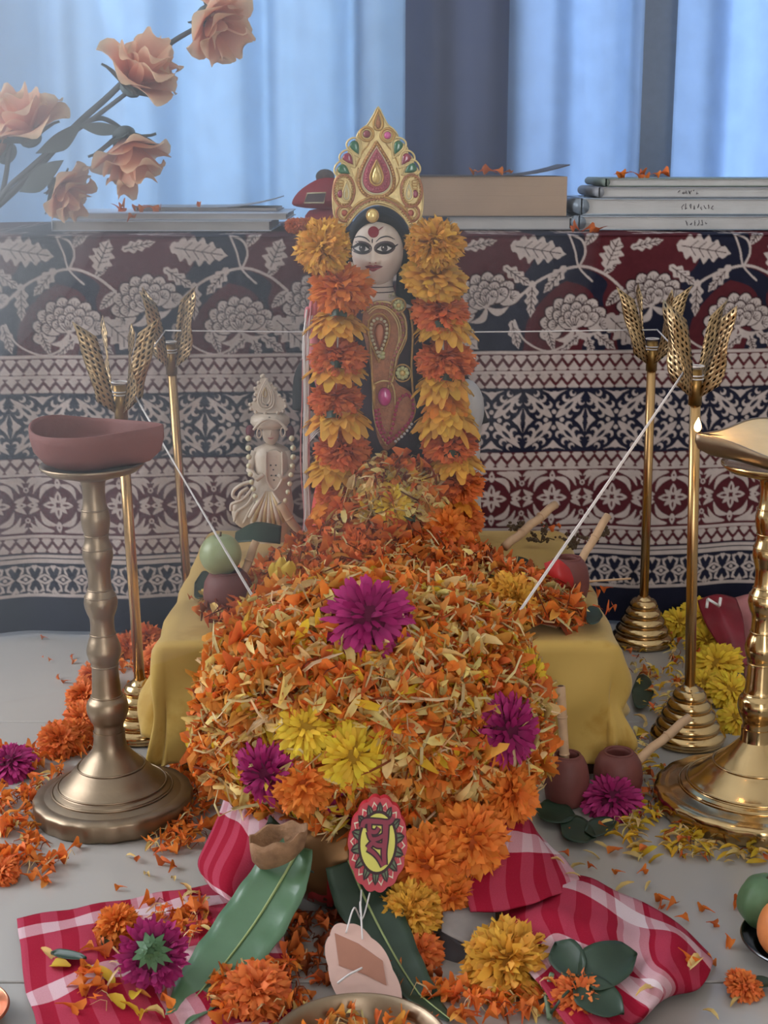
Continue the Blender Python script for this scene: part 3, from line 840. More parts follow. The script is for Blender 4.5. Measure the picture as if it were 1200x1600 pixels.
m_ruby = mat('ruby_gem', (150, 30, 66), 0.12, var=0.05, spec=0.9, coat=.5)
m_pinkgem = mat('pink_gem', (214, 70, 150), 0.15, var=0.15, scale=150, spec=0.9, coat=.5)
m_emer = mat('emerald_gem', (22, 104, 62), 0.12, var=0.05, spec=0.9, coat=.5)
m_amber = mat('champagne_gem', (246, 214, 130), 0.1, metal=.3, var=0.15, scale=90, spec=0.9, coat=.6)
m_pearl = mat('pearl', (222, 212, 176), 0.25, var=0.1, scale=50, spec=.6)
m_jade = mat('pale_stone', (206, 208, 150), 0.25, var=0.15, scale=200, spec=.6)
m_saree = mat('dark_saree', (58, 32, 48), 0.6, var=0.2, scale=30, bump=.3, bscale=300)
m_skirt = mat('coral_red_saree', (222, 86, 78), 0.55, var=0.1, scale=30, bump=.2, bscale=200)

idol = thing('goddess_idol', 'tall painted clay goddess idol with jewelled gold crown and white face', 'idol', (0.0, 1.9, ZS))
def part(mb, name, m, parent=None, smooth=True): return mb.build(name, m, parent or idol, smooth)
def sub(mb, name, m, parent, smooth=True): return mb.build(name, m, parent, smooth)

# --- head
HCn = I(590, 391, .034); S = ppx(HCn)
def head_mesh():
    rx, ry, rz = 43.5 * S, .040, 57 * S; n, m = 72, 60; mb = MB(); vs = []
    nx0 = -7.5 * S
    def g(a, s): return math.exp(-(a / s) ** 2)
    def disp(p):
        x, y, z = p
        if z < 0: 
            k = -z / rz; x *= 1 - .26 * k ** 1.6; y *= 1 - .10 * k ** 2
        if y < 0:
            xx = x - nx0; f = min(1, -y / (ry * .5))
            zn = z / S      # px above head centre
            # nose ridge between the brows (+10) and tip (-16)
            if -22 < zn < 16:
                t = (16 - zn) / 34; pr = (t ** 1.3 if t < .9 else max(0, (1.12 - t) / .22 * .87))
                y -= f * .0125 * pr * g(xx, .0042 + .002 * t)
                y -= f * .0055 * g(zn + 15.5, 4.0) * (g(xx - .0055, .003) + g(xx + .0055, .003))
            y += f * .0035 * g(zn - 3, 9) * (g(xx - 19 * S, .010) + g(xx + 19 * S, .010))
            y -= f * .0028 * g(zn + 26, 3.2) * g(xx, .011) + f * .0024 * g(zn + 31, 3.2) * g(xx, .009)
            y += f * .0012 * g(zn + 28.3, 1.2) * g(xx, .012)
            y -= f * .003 * g(zn + 46, 8) * g(xx, .012)
            y -= f * .002 * g(zn + 14, 12) * (g(xx - 26 * S, .012) + g(xx + 26 * S, .012))
        return (HCn.x + x, HCn.y + y, HCn.z + z)
    mb.ball((0, 0, 0), (rx, ry, rz), n, m); mb.v = [disp(p) for p in mb.v]
    return mb
hm = head_mesh(); head_o = part(hm, 'head', m_skin)
bvh = BVHTree.FromPolygons([Vector(v) for v in hm.v], hm.f)
def decal(pts, name, m, parent, off=.0005, bv=None, tess=True):
    """flat paint: outline in pixels carried on to the surface under it"""
    bv = bv or bvh
    cx = sum(p[0] for p in pts) / len(pts); cy = sum(p[1] for p in pts) / len(pts); rings = [1.0, .66, .33]; vs = []; ok = True
    P = []
    for k in rings:
        for (x, y) in pts:
            d = ray(cx + (x - cx) * k, cy + (y - cy) * k).normalized(); hit = bv.ray_cast(CAM, d)
            if hit[0] is None: ok = False; q = P[-1] if P else I(x, y)
            else: q = hit[0] - d * off
            P.append(q)
    d = ray(cx, cy).normalized(); hit = bv.ray_cast(CAM, d); n = len(pts)
    P.append(hit[0] - d * off if hit[0] else P[0]); fs = []
    for r in range(2):
        for i in range(n): j = (i + 1) % n; fs.append((r * n + i, r * n + j, (r + 1) * n + j, (r + 1) * n + i))
    for i in range(n): fs.append((2 * n + i, 2 * n + (i + 1) % n, 3 * n))
    mb = MB(); mb.add(P, fs); return mb.build(name, m, parent)
def strip_px(pts, w):
    """outline (pixels) of a brush stroke with width profile"""
    c = cr(pts, 6); up = []; dn = []; n = len(c)
    for i, p in enumerate(c):
        a, b = c[max(i - 1, 0)], c[min(i + 1, n - 1)]; dx, dy = b[0] - a[0], b[1] - a[1]; L = math.hypot(dx, dy) or 1
        t = i / (n - 1); ww = w * (.25 + .75 * math.sin(PI * min(1, .08 + t * .9)))
        up.append((p[0] - dy / L * ww / 2, p[1] + dx / L * ww / 2)); dn.append((p[0] + dy / L * ww / 2, p[1] - dx / L * ww / 2))
    return up, dn
def stroke(pts, w, name, m, parent, off=.0008, bv=None):
    bv = bv or bvh; up, dn = strip_px(pts, w); mb = MB(); rows = []
    for A in (up, dn):
        r = []
        for (x, y) in A:
            d = ray(x, y).normalized(); hit = bv.ray_cast(CAM, d); r.append(hit[0] - d * off if hit[0] else (r[-1] if r else I(x, y)))
        rows.append(r)
    mb.grid(rows); return mb.build(name, m, parent)
def ell(cx, cy, rx, ry, n=20, rot=0.0):
    o = []
    for i in range(n):
        a = 2 * PI * i / n; x, y = rx * math.cos(a), ry * math.sin(a)
        o.append((cx + x * math.cos(rot) - y * math.sin(rot), cy + x * math.sin(rot) + y * math.cos(rot)))
    return o
for (ex, s) in ((565.5, -1), (600, 1)):
    ey = 388.5
    decal(ell(ex + 1 * s, ey - 1.5, 17, 10.5, rot=-.12 * s), 'eye_shadow', m_shade, head_o, .0003)
    alm = cr([(ex - 12.5, ey + (1 if s > 0 else -1.5)), (ex - 4, ey - 4.8), (ex + 5, ey - 4.6), (ex + 12.5, ey - (1.5 if s > 0 else -1)), (ex + 4, ey + 3.6), (ex - 5, ey + 3.4)], 4, True)
    eye = decal(alm, 'eye', m_white, head_o, .0007)
    decal(ell(ex + .5, ey - .6, 5.2, 5.2), 'iris', m_iris, eye, .0010)
    decal(ell(ex - 1.2, ey - 2.2, 1.2, 1.2), 'glint', m_white, eye, .0013)
    wx = ex + 22 * s
    stroke([(ex - 13 * s, ey + 1.5), (ex - 4 * s, ey - 6), (ex + 6 * s, ey - 6.2), (ex + 14 * s, ey - 2.5), (wx, ey - 7)], 4.2, 'eyeliner', m_ink, head_o, .0011)
    stroke([(ex - 12 * s, ey + 2), (ex - 3 * s, ey + 5.8), (ex + 6 * s, ey + 5.4), (ex + 15 * s, ey - 2)], 3.4, 'eyeliner', m_ink, head_o, .0011)
    stroke([(ex - 12.5 * s, ey - 10.5), (ex - 5 * s, ey - 17), (ex + 6 * s, ey - 19), (ex + 17 * s, ey - 14.5)], 2.2, 'eyebrow', m_ink, head_o, .0006)
decal(ell(583.5, 362.5, 8.6, 9), 'forehead_mark', m_red, head_o)
stroke([(582, 373), (581.5, 380)], 2.0, 'forehead_mark', m_ink, head_o)
stroke([(591, 360), (599, 354)], 1.6, 'forehead_mark', m_red, head_o)
decal(cr([(571, 416.5), (579, 414), (583, 415.4), (587, 414), (598, 416.5), (590, 421), (583, 424.5), (576, 421)], 4, True), 'lips', m_lip, head_o)
stroke([(570, 416.2), (583, 418.4), (599, 416)], 1.3, 'lip_line', m_ink, head_o, .0009)
for s in (-1, 1): decal(ell(582.5 + 4.5 * s, 410.6, 1.5, .9), 'nostril', m_lip, head_o)

def ring(px, py, rxp, ry, dy, n=40, fr=1.0):
    c = I(px, py, dy); k = ppx(c)
    return [(c.x + rxp * k * math.cos(2 * PI * i / n), c.y + ry * math.sin(2 * PI * i / n), c.z) for i in range(n)]
# neck, bust (skin) and saree
part(MB().loft([ring(589, 430, 24, .02, .036), ring(590, 448, 24, .019, .038), ring(592, 462, 27, .021, .042), ring(594, 474, 45, .026, .048), ring(597, 486, 80, .032, .055), ring(598, 500, 88, .036, .06), ring(600, 540, 78, .04, .065)]), 'neck_and_shoulders', m_skin)
for yy in (447, 455):
    part(MB().tube([(p[0], p[1], p[2]) for p in ring(590, yy, 25, .0205, .037)], .0006, 5, True), 'neck_crease', m_shade)
part(MB().loft([ring(597, 478, 58, .03, .052), ring(598, 492, 93, .04, .06), ring(600, 530, 90, .046, .065), ring(602, 600, 78, .046, .065), ring(604, 680, 78, .047, .065), ring(606, 730, 95, .055, .07)]), 'blouse', m_saree)
sk = [ring(606, 700, 82, .05, .068), ring(607, 740, 108, .06, .068), ring(610, 800, 124, .075, .07), ring(612, 866, 132, .085, .075)]
skb = []
for r in cr([[c for p in rr_ for c in p] for rr_ in sk], 5):
    skb.append([(r[i * 3], r[i * 3 + 1] + .004 * math.sin(i * 2.1), r[i * 3 + 2]) for i in range(40)])
part(MB().loft(skb), 'skirt', m_skirt)
# hair: cap and two long locks spreading behind
hb = MB()
hb.ball((HCn.x + .002, HCn.y + .014, HCn.z + .008), (50 * S, .040, 58 * S), 32, 20)
part(hb, 'hair', m_black)
hair_o = idol.children[-1]
def lock(pts, w0, nm='hair_lock'):
    mb = MB(); c = [I(*p) for p in cr(pts, 6)]
    rings = []
    for i, p in enumerate(c):
        t = i / (len(c) - 1); w = (w0[0] * (1 - t) + w0[1] * t)
        rings.append([(p.x + w * math.cos(a) * (1 + .08 * math.sin(5 * a)), p.y + .012 * math.sin(a), p.z) for a in [2 * PI * k / 16 for k in range(16)]])
    mb.loft(rings); sub(mb, nm, m_black, hair_o)
lock([(632, 360, .04), (640, 410, .042), (640, 460, .045), (655, 520, .07), (715, 600, .09), (738, 660, .09)], (.014, .022))
lock([(548, 360, .04), (541, 410, .042), (545, 460, .045), (520, 520, .07), (482, 580, .09), (478, 640, .09)], (.014, .018))
# hair line framing the forehead, in front of the skin
sub(MB().tube([I(*p) for p in cr([(547, 408, .026), (549, 385, .024), (556, 360, .020), (568, 345, .014), (584, 339, .010), (602, 342, .013), (618, 352, .018), (629, 372, .022), (633, 396, .024), (633, 412, .028)], 6)], .0062, 10), 'hairline', m_black, hair_o)
# ears with ornaments
for (ex, ey) in ((633, 408), (549, 410)):
    e = part(MB().ball(I(ex, ey, .03), (.004, .006, .010), 12, 8), 'ear', m_skin)
    sub(MB().ball(I(ex + 1, ey + 11, .02), (.005, .004, .006), 10, 8), 'earring', m_pearl, e)

# --- crown
CYo = -.012
def K(px, py, dy=0.0): return I(px, py, CYo + dy)
crown_px = cr([(591, 167), (600, 184), (607, 196), (619, 206), (625, 222), (636, 229), (637, 241), (645, 247), (646, 258), (653, 265), (654, 276), (659, 290), (661, 315), (657, 345), (650, 356), (641, 356)], 3)[:-1] \
    + cr([(641, 356), (632, 342), (615, 327), (590, 319), (566, 327), (549, 345), (541, 355)], 3)[:-1] \
    + cr([(541, 355), (530, 351), (523, 340), (520, 315), (521, 290), (526, 276), (526, 265), (534, 258), (534, 247), (544, 241), (545, 229), (556, 222), (560, 206), (573, 196), (581, 184), (591, 167)], 3)[:-1]
crown = part(MB().prism([K(*p) for p in crown_px], (0, .007, 0)), 'crown', m_gold2, smooth=False)
def wire(px_pts, r, name, m, parent=crown, dy=-.0015, closed=True, n=4, f=K):
    c = cr(px_pts, n, closed); return sub(MB().tube([f(x, y, dy) for (x, y) in c], r, 6, closed), name, m, parent)
def dome(px_pts, h, name, m, parent=crown, dy=-.001, f=K, keep=0.0):
    """a cabochon: outline in pixels, raised h towards the viewer"""
    P = px_pts; n = len(P); cx = sum(p[0] for p in P) / n; cy = sum(p[1] for p in P) / n; mb = MB(); rings = []
    for (k, q) in ((1, 0), (.93, .45), (.75, .78), (.45, .95), (.12, 1)):
        rings.append([f(cx + (x - cx) * k, cy + (y - cy) * k, dy - h * q) for (x, y) in P])
    mb.loft(rings); return sub(mb, name, m, parent)
def drop(cx, y0, y1, w, n=26, rot=0.0):
    o = []; h = y1 - y0; my = (y0 + y1) / 2
    for i in range(n):
        t = 2 * PI * i / n; x = w * math.sin(t) * abs(math.sin(t / 2)) ** 1.3 * 1.15; y = y0 + h * (1 - math.cos(t)) / 2
        X, Y = x, y - my
        o.append((cx + X * math.cos(rot) - Y * math.sin(rot), my + X * math.sin(rot) + Y * math.cos(rot)))
    return o
def beads(px_pts, r, step, name, m, parent=crown, dy=-.003, f=K, closed=True):
    c = cr(px_pts, 10, closed); mb = MB(); acc = 1e9; last = None
    for (x, y) in c:
        if last is None or math.hypot(x - last[0], y - last[1]) >= step:
            mb.ball(f(x, y, dy), r, 8, 6); last = (x, y)
    return sub(mb, name, m, parent)
wire(crown_px[::2], .0012, 'edge_braid', m_gold2, dy=-.0005, n=2)
D = drop(588.5, 222, 309, 33)
wire(D, .0024, 'rope_braid', m_gold3, n=2); beads(D, .0016, 4, 'bead_trim', m_gold)
dome(drop(588.5, 228, 303, 27), .003, 'pink_drop', m_pinkband); wire(drop(588.5, 228, 303, 27), .0009, 'silver_edge', m_pearl, dy=-.002, n=2)
beads(drop(588.5, 238, 296, 19.5), .0015, 4.2, 'bead_trim', m_pinkband, dy=-.005)
dome(drop(588.5, 247, 291, 14), .0055, 'gold_drop', m_gold2); wire(drop(588.5, 250, 290, 12), .0012, 'rope_braid', m_gold, dy=-.0062, n=2)
dome(drop(587, 256, 288, 8.5), .0085, 'large_gem', m_amber)
for (x, y, w, h_, r_, m) in ((555.5, 231, 9, 26, -.45, m_emer), (621, 231, 9, 26, .4, m_emer), (545, 249, 9, 24, -.7, m_ruby), (633.5, 249.5, 9, 24, .65, m_ruby), (538, 266, 10, 24, -1.0, m_emer), (641, 264, 10, 24, 1.0, m_emer)):
    dome(drop(x, y - h_ / 2 + 1, y + h_ / 2 - 1, w * .95, rot=PI - r_ if False else PI + r_), .003, 'gem', m)
    wire(drop(x, y - h_ / 2 - 3, y + h_ / 2 + 4, w * 1.5, rot=PI + r_), .0013, 'gem_rim', m_gold2, n=2)
for (x, y, m) in ((573, 209.5, m_gold3), (605.5, 211.5, m_pinkgem)):
    wire(ell(x, y, 10.5, 10.5), .0018, 'gem_rim', m_gold, n=2); wire(ell(x, y, 7.4, 7.4), .001, 'gem_rim', m_gold2, n=2)
    dome(ell(x, y, 5.8, 6), .004, 'gem', m if m is not m_gold3 else mat('dull_rose_gem', (158, 84, 92), .25, var=.15))
wire(drop(591, 172, 203, 8.5, rot=0), .0016, 'leaf_rim', m_gold, n=2); dome(drop(591, 178, 201, 5, rot=0), .002, 'leaf_boss', m_gold3)
for (cx, s) in ((537.5, -1), (643, 1)):
    wire(ell(cx, 298, 16, 25), .002, 'rope_braid', m_gold3, n=2); beads(ell(cx, 298, 13.5, 22), .0012, 3.6, 'bead_trim', m_gold)
    wire(drop(cx - 4 * s, 283, 314, 7.5), .0011, 'loop', m_gold2, n=2, dy=-.003); wire(drop(cx - 4 * s, 288, 311, 4.4), .0009, 'loop', m_pearl, n=2, dy=-.003)
    dome(ell(cx + 6 * s, 303, 4.6, 6.5), .004, 'gem', m_ruby)
    for q in range(4): wire(ell(cx + 5 * s, 284 + q * 4.6, 4.2, 2.6), .0008, 'scroll', m_gold, n=2, dy=-.003)
    wire(ell(cx - 1 * s, 333, 13, 13), .0016, 'rope_braid', m_gold3, n=2); wire(ell(cx - 1 * s, 333, 9, 9), .001, 'loop', m_gold, n=2)
    dome(ell(cx - 1 * s, 333, 5, 5.5), .0035, 'gem', mat('copper_gem', (176, 92, 70), .3, metal=.3))
arch = [(543, 352), (551, 340), (567, 324), (590, 316), (614, 323), (631, 339), (640, 353)]
for k, (d_, m) in enumerate(((0, m_gold2), (-5, m_gold3), (-9.5, m_gold))):
    pts = [(590 + (x - 590) * (1 - d_ * .012), y + d_) for x, y in arch]
    wire(pts, .0016, 'arch_braid', m, closed=False, n=6, dy=-.002)
beads([(590 + (x - 590) * 1.035, y - 2.4) for x, y in arch], .0011, 3.6, 'bead_trim', m_gold2, closed=False)
for q in (-1, 1):
    wire([(590, 312), (590 + 14 * q, 306), (590 + 26 * q, 297), (590 + 34 * q, 281), (590 + 30 * q, 262)], .001, 'scroll', m_gold, closed=False, n=5)
    wire([(590 + 8 * q, 205), (590 + 14 * q, 225), (590 + 24 * q, 238), (590 + 34 * q, 260)], .001, 'scroll', m_gold, closed=False, n=5)
# forehead jewel
fj = part(MB().ball(I(582, 337, -.016), (8 * S, .004, 9 * S), 18, 12), 'forehead_jewel', m_amber)
sub(MB().tube([I(582 + 9 * math.cos(a * PI / 10), 337 + 10 * math.sin(a * PI / 10), -.014) for a in range(20)], .0012, 6, True), 'rim', m_gold, fj)

# --- chest ornaments (hang on the chest, in front of the blouse)
def C(px, py, dy=0.0): return I(px, py, .008 + dy)
chest = part(MB().prism([C(*p, .004) for p in cr([(572, 478), (598, 470), (628, 484), (637, 515), (624, 556), (618, 596), (640, 612), (650, 640), (636, 672), (606, 704), (590, 684), (583, 640), (581, 590), (573, 545), (566, 508)], 3, True)], (0, .004, 0)), 'breast_ornament', m_gold3, smooth=False)
def cw(p, r, n_, m, cl=True, dy=-.001): return wire(p, r, n_, m, chest, dy, cl, 4, C)
beads([(578, 461), (590, 464), (604, 464), (618, 459)], .0024, 5.6, 'pearl_string', m_pearl, chest, -.004 + .022, C, False)
beads([(574, 470), (590, 474), (606, 474), (624, 466)], .0018, 4.4, 'bead_string', m_gold, chest, -.004 + .016, C, False)
O1 = [(570, 484), (584, 475), (603, 476), (618, 486), (628, 502), (630, 522), (624, 540), (615, 560), (611, 585), (608, 600)]
cw(O1, .0014, 'rope_braid', m_gold, False); cw([(x + 5, y - 3) for x, y in O1], .0012, 'rope_braid', m_gold2, False)
beads(O1, .0021, 6, 'bead_string', mat('rose_bead', (196, 122, 108), .3, var=.1), chest, -.004, C, False)
for q in (-6, -11, 9):
    cw([(600 + (x - 600) * (1 + q * .02), y + abs(q) * .6) for x, y in O1], .0011, 'rope_braid', m_gold if q > 0 else m_gold2, False, -.0005)
for q in (3, 7): cw([(594 + (x - 594) * (1 - q * .03), y) for x, y in ((584, 600), (583, 640), (590, 672), (605, 696))], .001, 'rope_braid', m_gold, False)
O2 = drop(592, 498, 556, 15, rot=PI)
beads(O2, .0022, 6, 'pearl_string', m_pearl, chest, -.004, C); cw(drop(592, 490, 566, 20, rot=PI), .0013, 'rope_braid', m_gold, dy=-.002)
dome(drop(593, 505, 548, 9, rot=PI), .002, 'drop_panel', mat('copper_panel', (176, 108, 72), .4, metal=.3, var=.1), chest, -.001, C)
for ky in (552, 558): dome(ell(597, ky, 5, 4), .003, 'stone', m_jade, chest, -.001, C)
for (bx, by, br) in ((629, 583, 11), (623, 477, 9)):
    for k in range(8):
        a = k * PI / 4; dome(ell(bx + br * .68 * math.cos(a), by + br * .68 * math.sin(a), br * .36, br * .36, 12), .003, 'brooch_petal', m_jade, chest, -.003, C)
    dome(ell(bx, by, br * .45, br * .45, 12), .005, 'brooch_stone', m_amber, chest, -.003, C)
    cw(ell(bx, by, br * 1.2, br * 1.2), .0012, 'brooch_rim', m_gold, dy=-.003)
cw([(584, 600), (600, 595), (614, 603), (617, 640), (606, 690)], .0012, 'rope_braid', m_gold2, False); cw([(584, 600), (583, 640), (590, 672), (605, 696)], .0012, 'rope_braid', m_gold2, False)
dome(ell(601, 620, 11, 15), .006, 'pink_gem', m_pinkgem, chest, -.002, C)
m_pb = mat('magenta_bead', (196, 62, 106), .3, var=.12)
beads([(587, 642), (589, 660), (596, 678), (604, 690)], .0024, 5.4, 'bead_string', m_pb, chest, -.004, C, False)
beads([(592, 640), (595, 660), (601, 676)], .0018, 5, 'bead_string', m_pb, chest, -.004, C, False)
O3 = [(606, 692), (612, 672), (617, 648), (622, 628), (633, 617), (643, 622), (646, 640), (640, 658), (626, 674)]
beads(O3, .0024, 5.6, 'bead_string', m_pb, chest, -.004, C); cw([(x + (3 if x > 625 else -2), y) for x, y in O3], .0011, 'rope_braid', m_gold, dy=-.002)
beads([(618, 690), (632, 678), (644, 662)], .002, 5, 'pearl_string', m_white, chest, -.003, C, False)
dome(ell(600, 709, 6.5, 6), .006, 'brass_bell', m_amber, chest, -.004, C)
cw([(640, 482), (645, 520), (643, 580), (648, 640)], .0016, 'chain', m_gold, False); cw([(576, 500), (580, 560), (584, 640)], .0016, 'chain', m_gold, False)

# --- raised hand beside the garland, veena gourd on the other side
hand = MB(); hb0 = I(490, 512, .02); hs = ppx(hb0)
hand.ball(hb0, (11 * hs, .006, 15 * hs), 16, 10)
for k, (fx, tip) in enumerate(((480, 480), (486, 470), (492, 467), (499, 473))):
    hand.tube([I(484 + k * 4, 508, .02), I(fx, 494, .018), I(fx + .5, (tip + 488) / 2, .013), I(fx + 1, tip, .012)], [.0042, .004, .0034, .0022], 10)
hand.tube([I(499, 517, .018), I(506, 506, .012), I(507, 497, .010)], [.0042, .0036, .0022], 10)
hand.tube([I(490, 520, .022), I(494, 560, .035), I(510, 600, .055)], [.0075, .0105, .014], 14)
part(hand, 'hand', m_pinkskin)
bl = part(MB().tube([(p[0], p[1], p[2]) for p in ring(491, 537, 12, .012, .028, 20)], .0016, 6, True), 'bangle', m_gold)
ve = MB().ball(I(728, 640, .06), (.024, .03, .04), 24, 16)
part(ve, 'veena_gourd', mat('grey_white_paint', (186, 180, 178), .5, var=.06))
vn = I(728, 640, .06)
part(MB().tube([I(745, 690, .06), I(728, 640, .05), I(700, 560, .03), I(640, 690, .02)][:3], .006, 10), 'veena_neck', m_wood)
part(sheet([[I(722, 668, .02), I(740, 664, .05), I(752, 668, .09)], [I(724, 720, .02), I(742, 716, .05), I(750, 720, .09)], [I(726, 800, .02), I(744, 798, .05), I(752, 800, .09)]]), 'shawl_edge', mat('white_shawl', (206, 196, 190), .7, var=.05))

# --- marigold garland around the idol's neck (one string, many heads)
gar = thing('marigold_garland', 'orange and yellow marigold garland hanging from both shoulders of the tall idol', 'garland', tuple(I(600, 800, -.03)))
gpath = []
def gh(kind, px, py, rpx, dy=-.022, axis=(0, -.35, 1), sq=.85):
    p = I(px, py, dy); r = rpx * ppx(p)
    me = {'o': H_OR, 'r': H_RD, 'y': H_YE, 'b': H_YB, 's': H_SK, 'a': H_SO}[kind]
    nm = {'o': 'orange_marigold', 'r': 'orange_marigold', 'y': 'yellow_marigold', 'b': 'yellow_marigold', 's': 'yellow_marigold', 'a': 'yellow_marigold'}[kind]
    flower(nm, rnd.choice(me), p, r, axis, gar, squash=sq)
L_ = [('b', 504, 386, 41, (-.35, -.9, .3), .8), ('o', 533, 451, 44, (.1, -.6, .8), .9), ('s', 524, 510, 52, (0, -.15, 1), .8), ('r', 527, 558, 40, (0, -.4, .9), .72),
      ('s', 523, 581, 52, (0, -.15, 1), .75), ('r', 525, 624, 37, (0, -.4, .9), .75), ('s', 530, 658, 55, (0, -.15, 1), .85), ('r', 537, 705, 39, (.1, -.4, .9), .8),
      ('s', 524, 734, 53, (0, -.15, 1), .8), ('r', 532, 768, 35, (0, -.4, .9), .72), ('a', 525, 798, 51, (0, -.3, 1), .8)]
R_ = [('b', 679, 380, 42, (.1, -.7, .7), .85), ('y', 679, 436, 47, (.2, -.4, .9), .66), ('r', 688, 487, 40, (.1, -.5, .85), .72), ('s', 695, 516, 52, (0, -.15, 1), .85),
      ('r', 696, 564, 41, (0, -.4, .9), .72), ('s', 693, 604, 50, (0, -.2, 1), 1.0), ('a', 692, 630, 42, (0, -.4, .9), .7), ('s', 697, 660, 55, (0, -.2, 1), .95), ('r', 703, 692, 39, (0, -.4, .9), .7), ('s', 712, 724, 46, (0, -.15, 1), .7),
      ('r', 716, 756, 35, (0, -.4, .9), .75), ('a', 712, 784, 40, (0, -.4, .9), .8), ('r', 716, 814, 35, (0, -.4, .9), .8)]
for (k, x, y, r, ax, sq) in L_ + R_: gh(k, x, y, r, axis=ax, sq=sq)
str_mb = MB()
str_mb.tube([I(*p) for p in cr([(545, 370, .01), (520, 400, -.015), (530, 460, -.02), (526, 600, -.02), (530, 800, -.02)], 6)], .0012, 6)
str_mb.tube([I(*p) for p in cr([(640, 365, .01), (676, 395, -.015), (688, 460, -.02), (696, 600, -.02), (715, 810, -.02)], 6)], .0012, 6)
str_mb.build('string', mat('cotton_thread', (224, 218, 208), .8, var=.05), gar)
m_dgl = m_leafd
for (x, y) in ((528, 487), (687, 505), (525, 568), (695, 588), (520, 646), (705, 708)):
    sheet([[I(x - 16, y, -.04), I(x, y - 5, -.05), I(x + 16, y, -.04)], [I(x - 12, y + 8, -.045), I(x, y + 6, -.056), I(x + 14, y + 9, -.045)]], 4, 3).build('leaf', m_dgl, gar)
# white thread tassels at the idol's side
tas = thing('thread_tassel', 'long white and pink thread strands hanging beside the raised pink hand', 'tassel', tuple(I(478, 850, .0)))
m_thr = mat('white_thread', (222, 214, 212), .7, var=.05); m_thr2 = mat('pink_thread', (206, 130, 132), .7, var=.05)
for k in range(9):
    x0 = 476 + rnd.uniform(-4, 6); w = rnd.uniform(-6, 5)
    pts = [(x0 + 6, 478 + k * 3, .01), (x0 + w * .3, 540, -.005), (x0 + w, 620, -.012), (x0 + w * 1.3 - 2, 720, -.014), (x0 + w * .6 + 2, 800, -.014), (x0 + w, 845 - k * 4, -.016)]
    MB().tube([I(*p) for p in cr(pts, 5)], .0007 + .0003 * (k % 3), 5).build('strand', m_thr if k % 3 else m_thr2, tas)
for k in range(6):
    y = 655 + k * 4
    MB().tube([I(*p) for p in cr([(480, y + 20, -.01), (498, y, -.02), (520, y - 6, -.018)], 5)], .0009, 5).build('strand', m_thr, tas)

# ================================================================ metals, clay
m_brass = mat('aged_brass', (150, 130, 108), 0.40, metal=0.95, var=0.16, scale=18, bump=.06, bscale=250)
m_brass2 = mat('polished_brass', (202, 170, 122), 0.16, metal=1.0, var=0.10, scale=14, bump=.04, bscale=160)
m_goldpole = mat('golden_pole', (202, 162, 112), 0.26, metal=1.0, var=0.08, scale=20)
m_terra = mat('terracotta', (126, 76, 70), 0.75, var=0.14, scale=25, bump=.35, bscale=160)
m_terrad = mat('dark_red_clay', (112, 58, 52), 0.6, var=0.15, scale=25, bump=.2, bscale=120)
m_wax = mat('pale_clay', (206, 180, 132), 0.5, var=0.14, scale=30, bump=.2, bscale=100)
m_soot = mat('soot_black', (30, 26, 24), 0.8, var=0.2)

def interp(prof, n=5):
    """prof (r, z) -> smoothed"""
    return cr(prof, n)
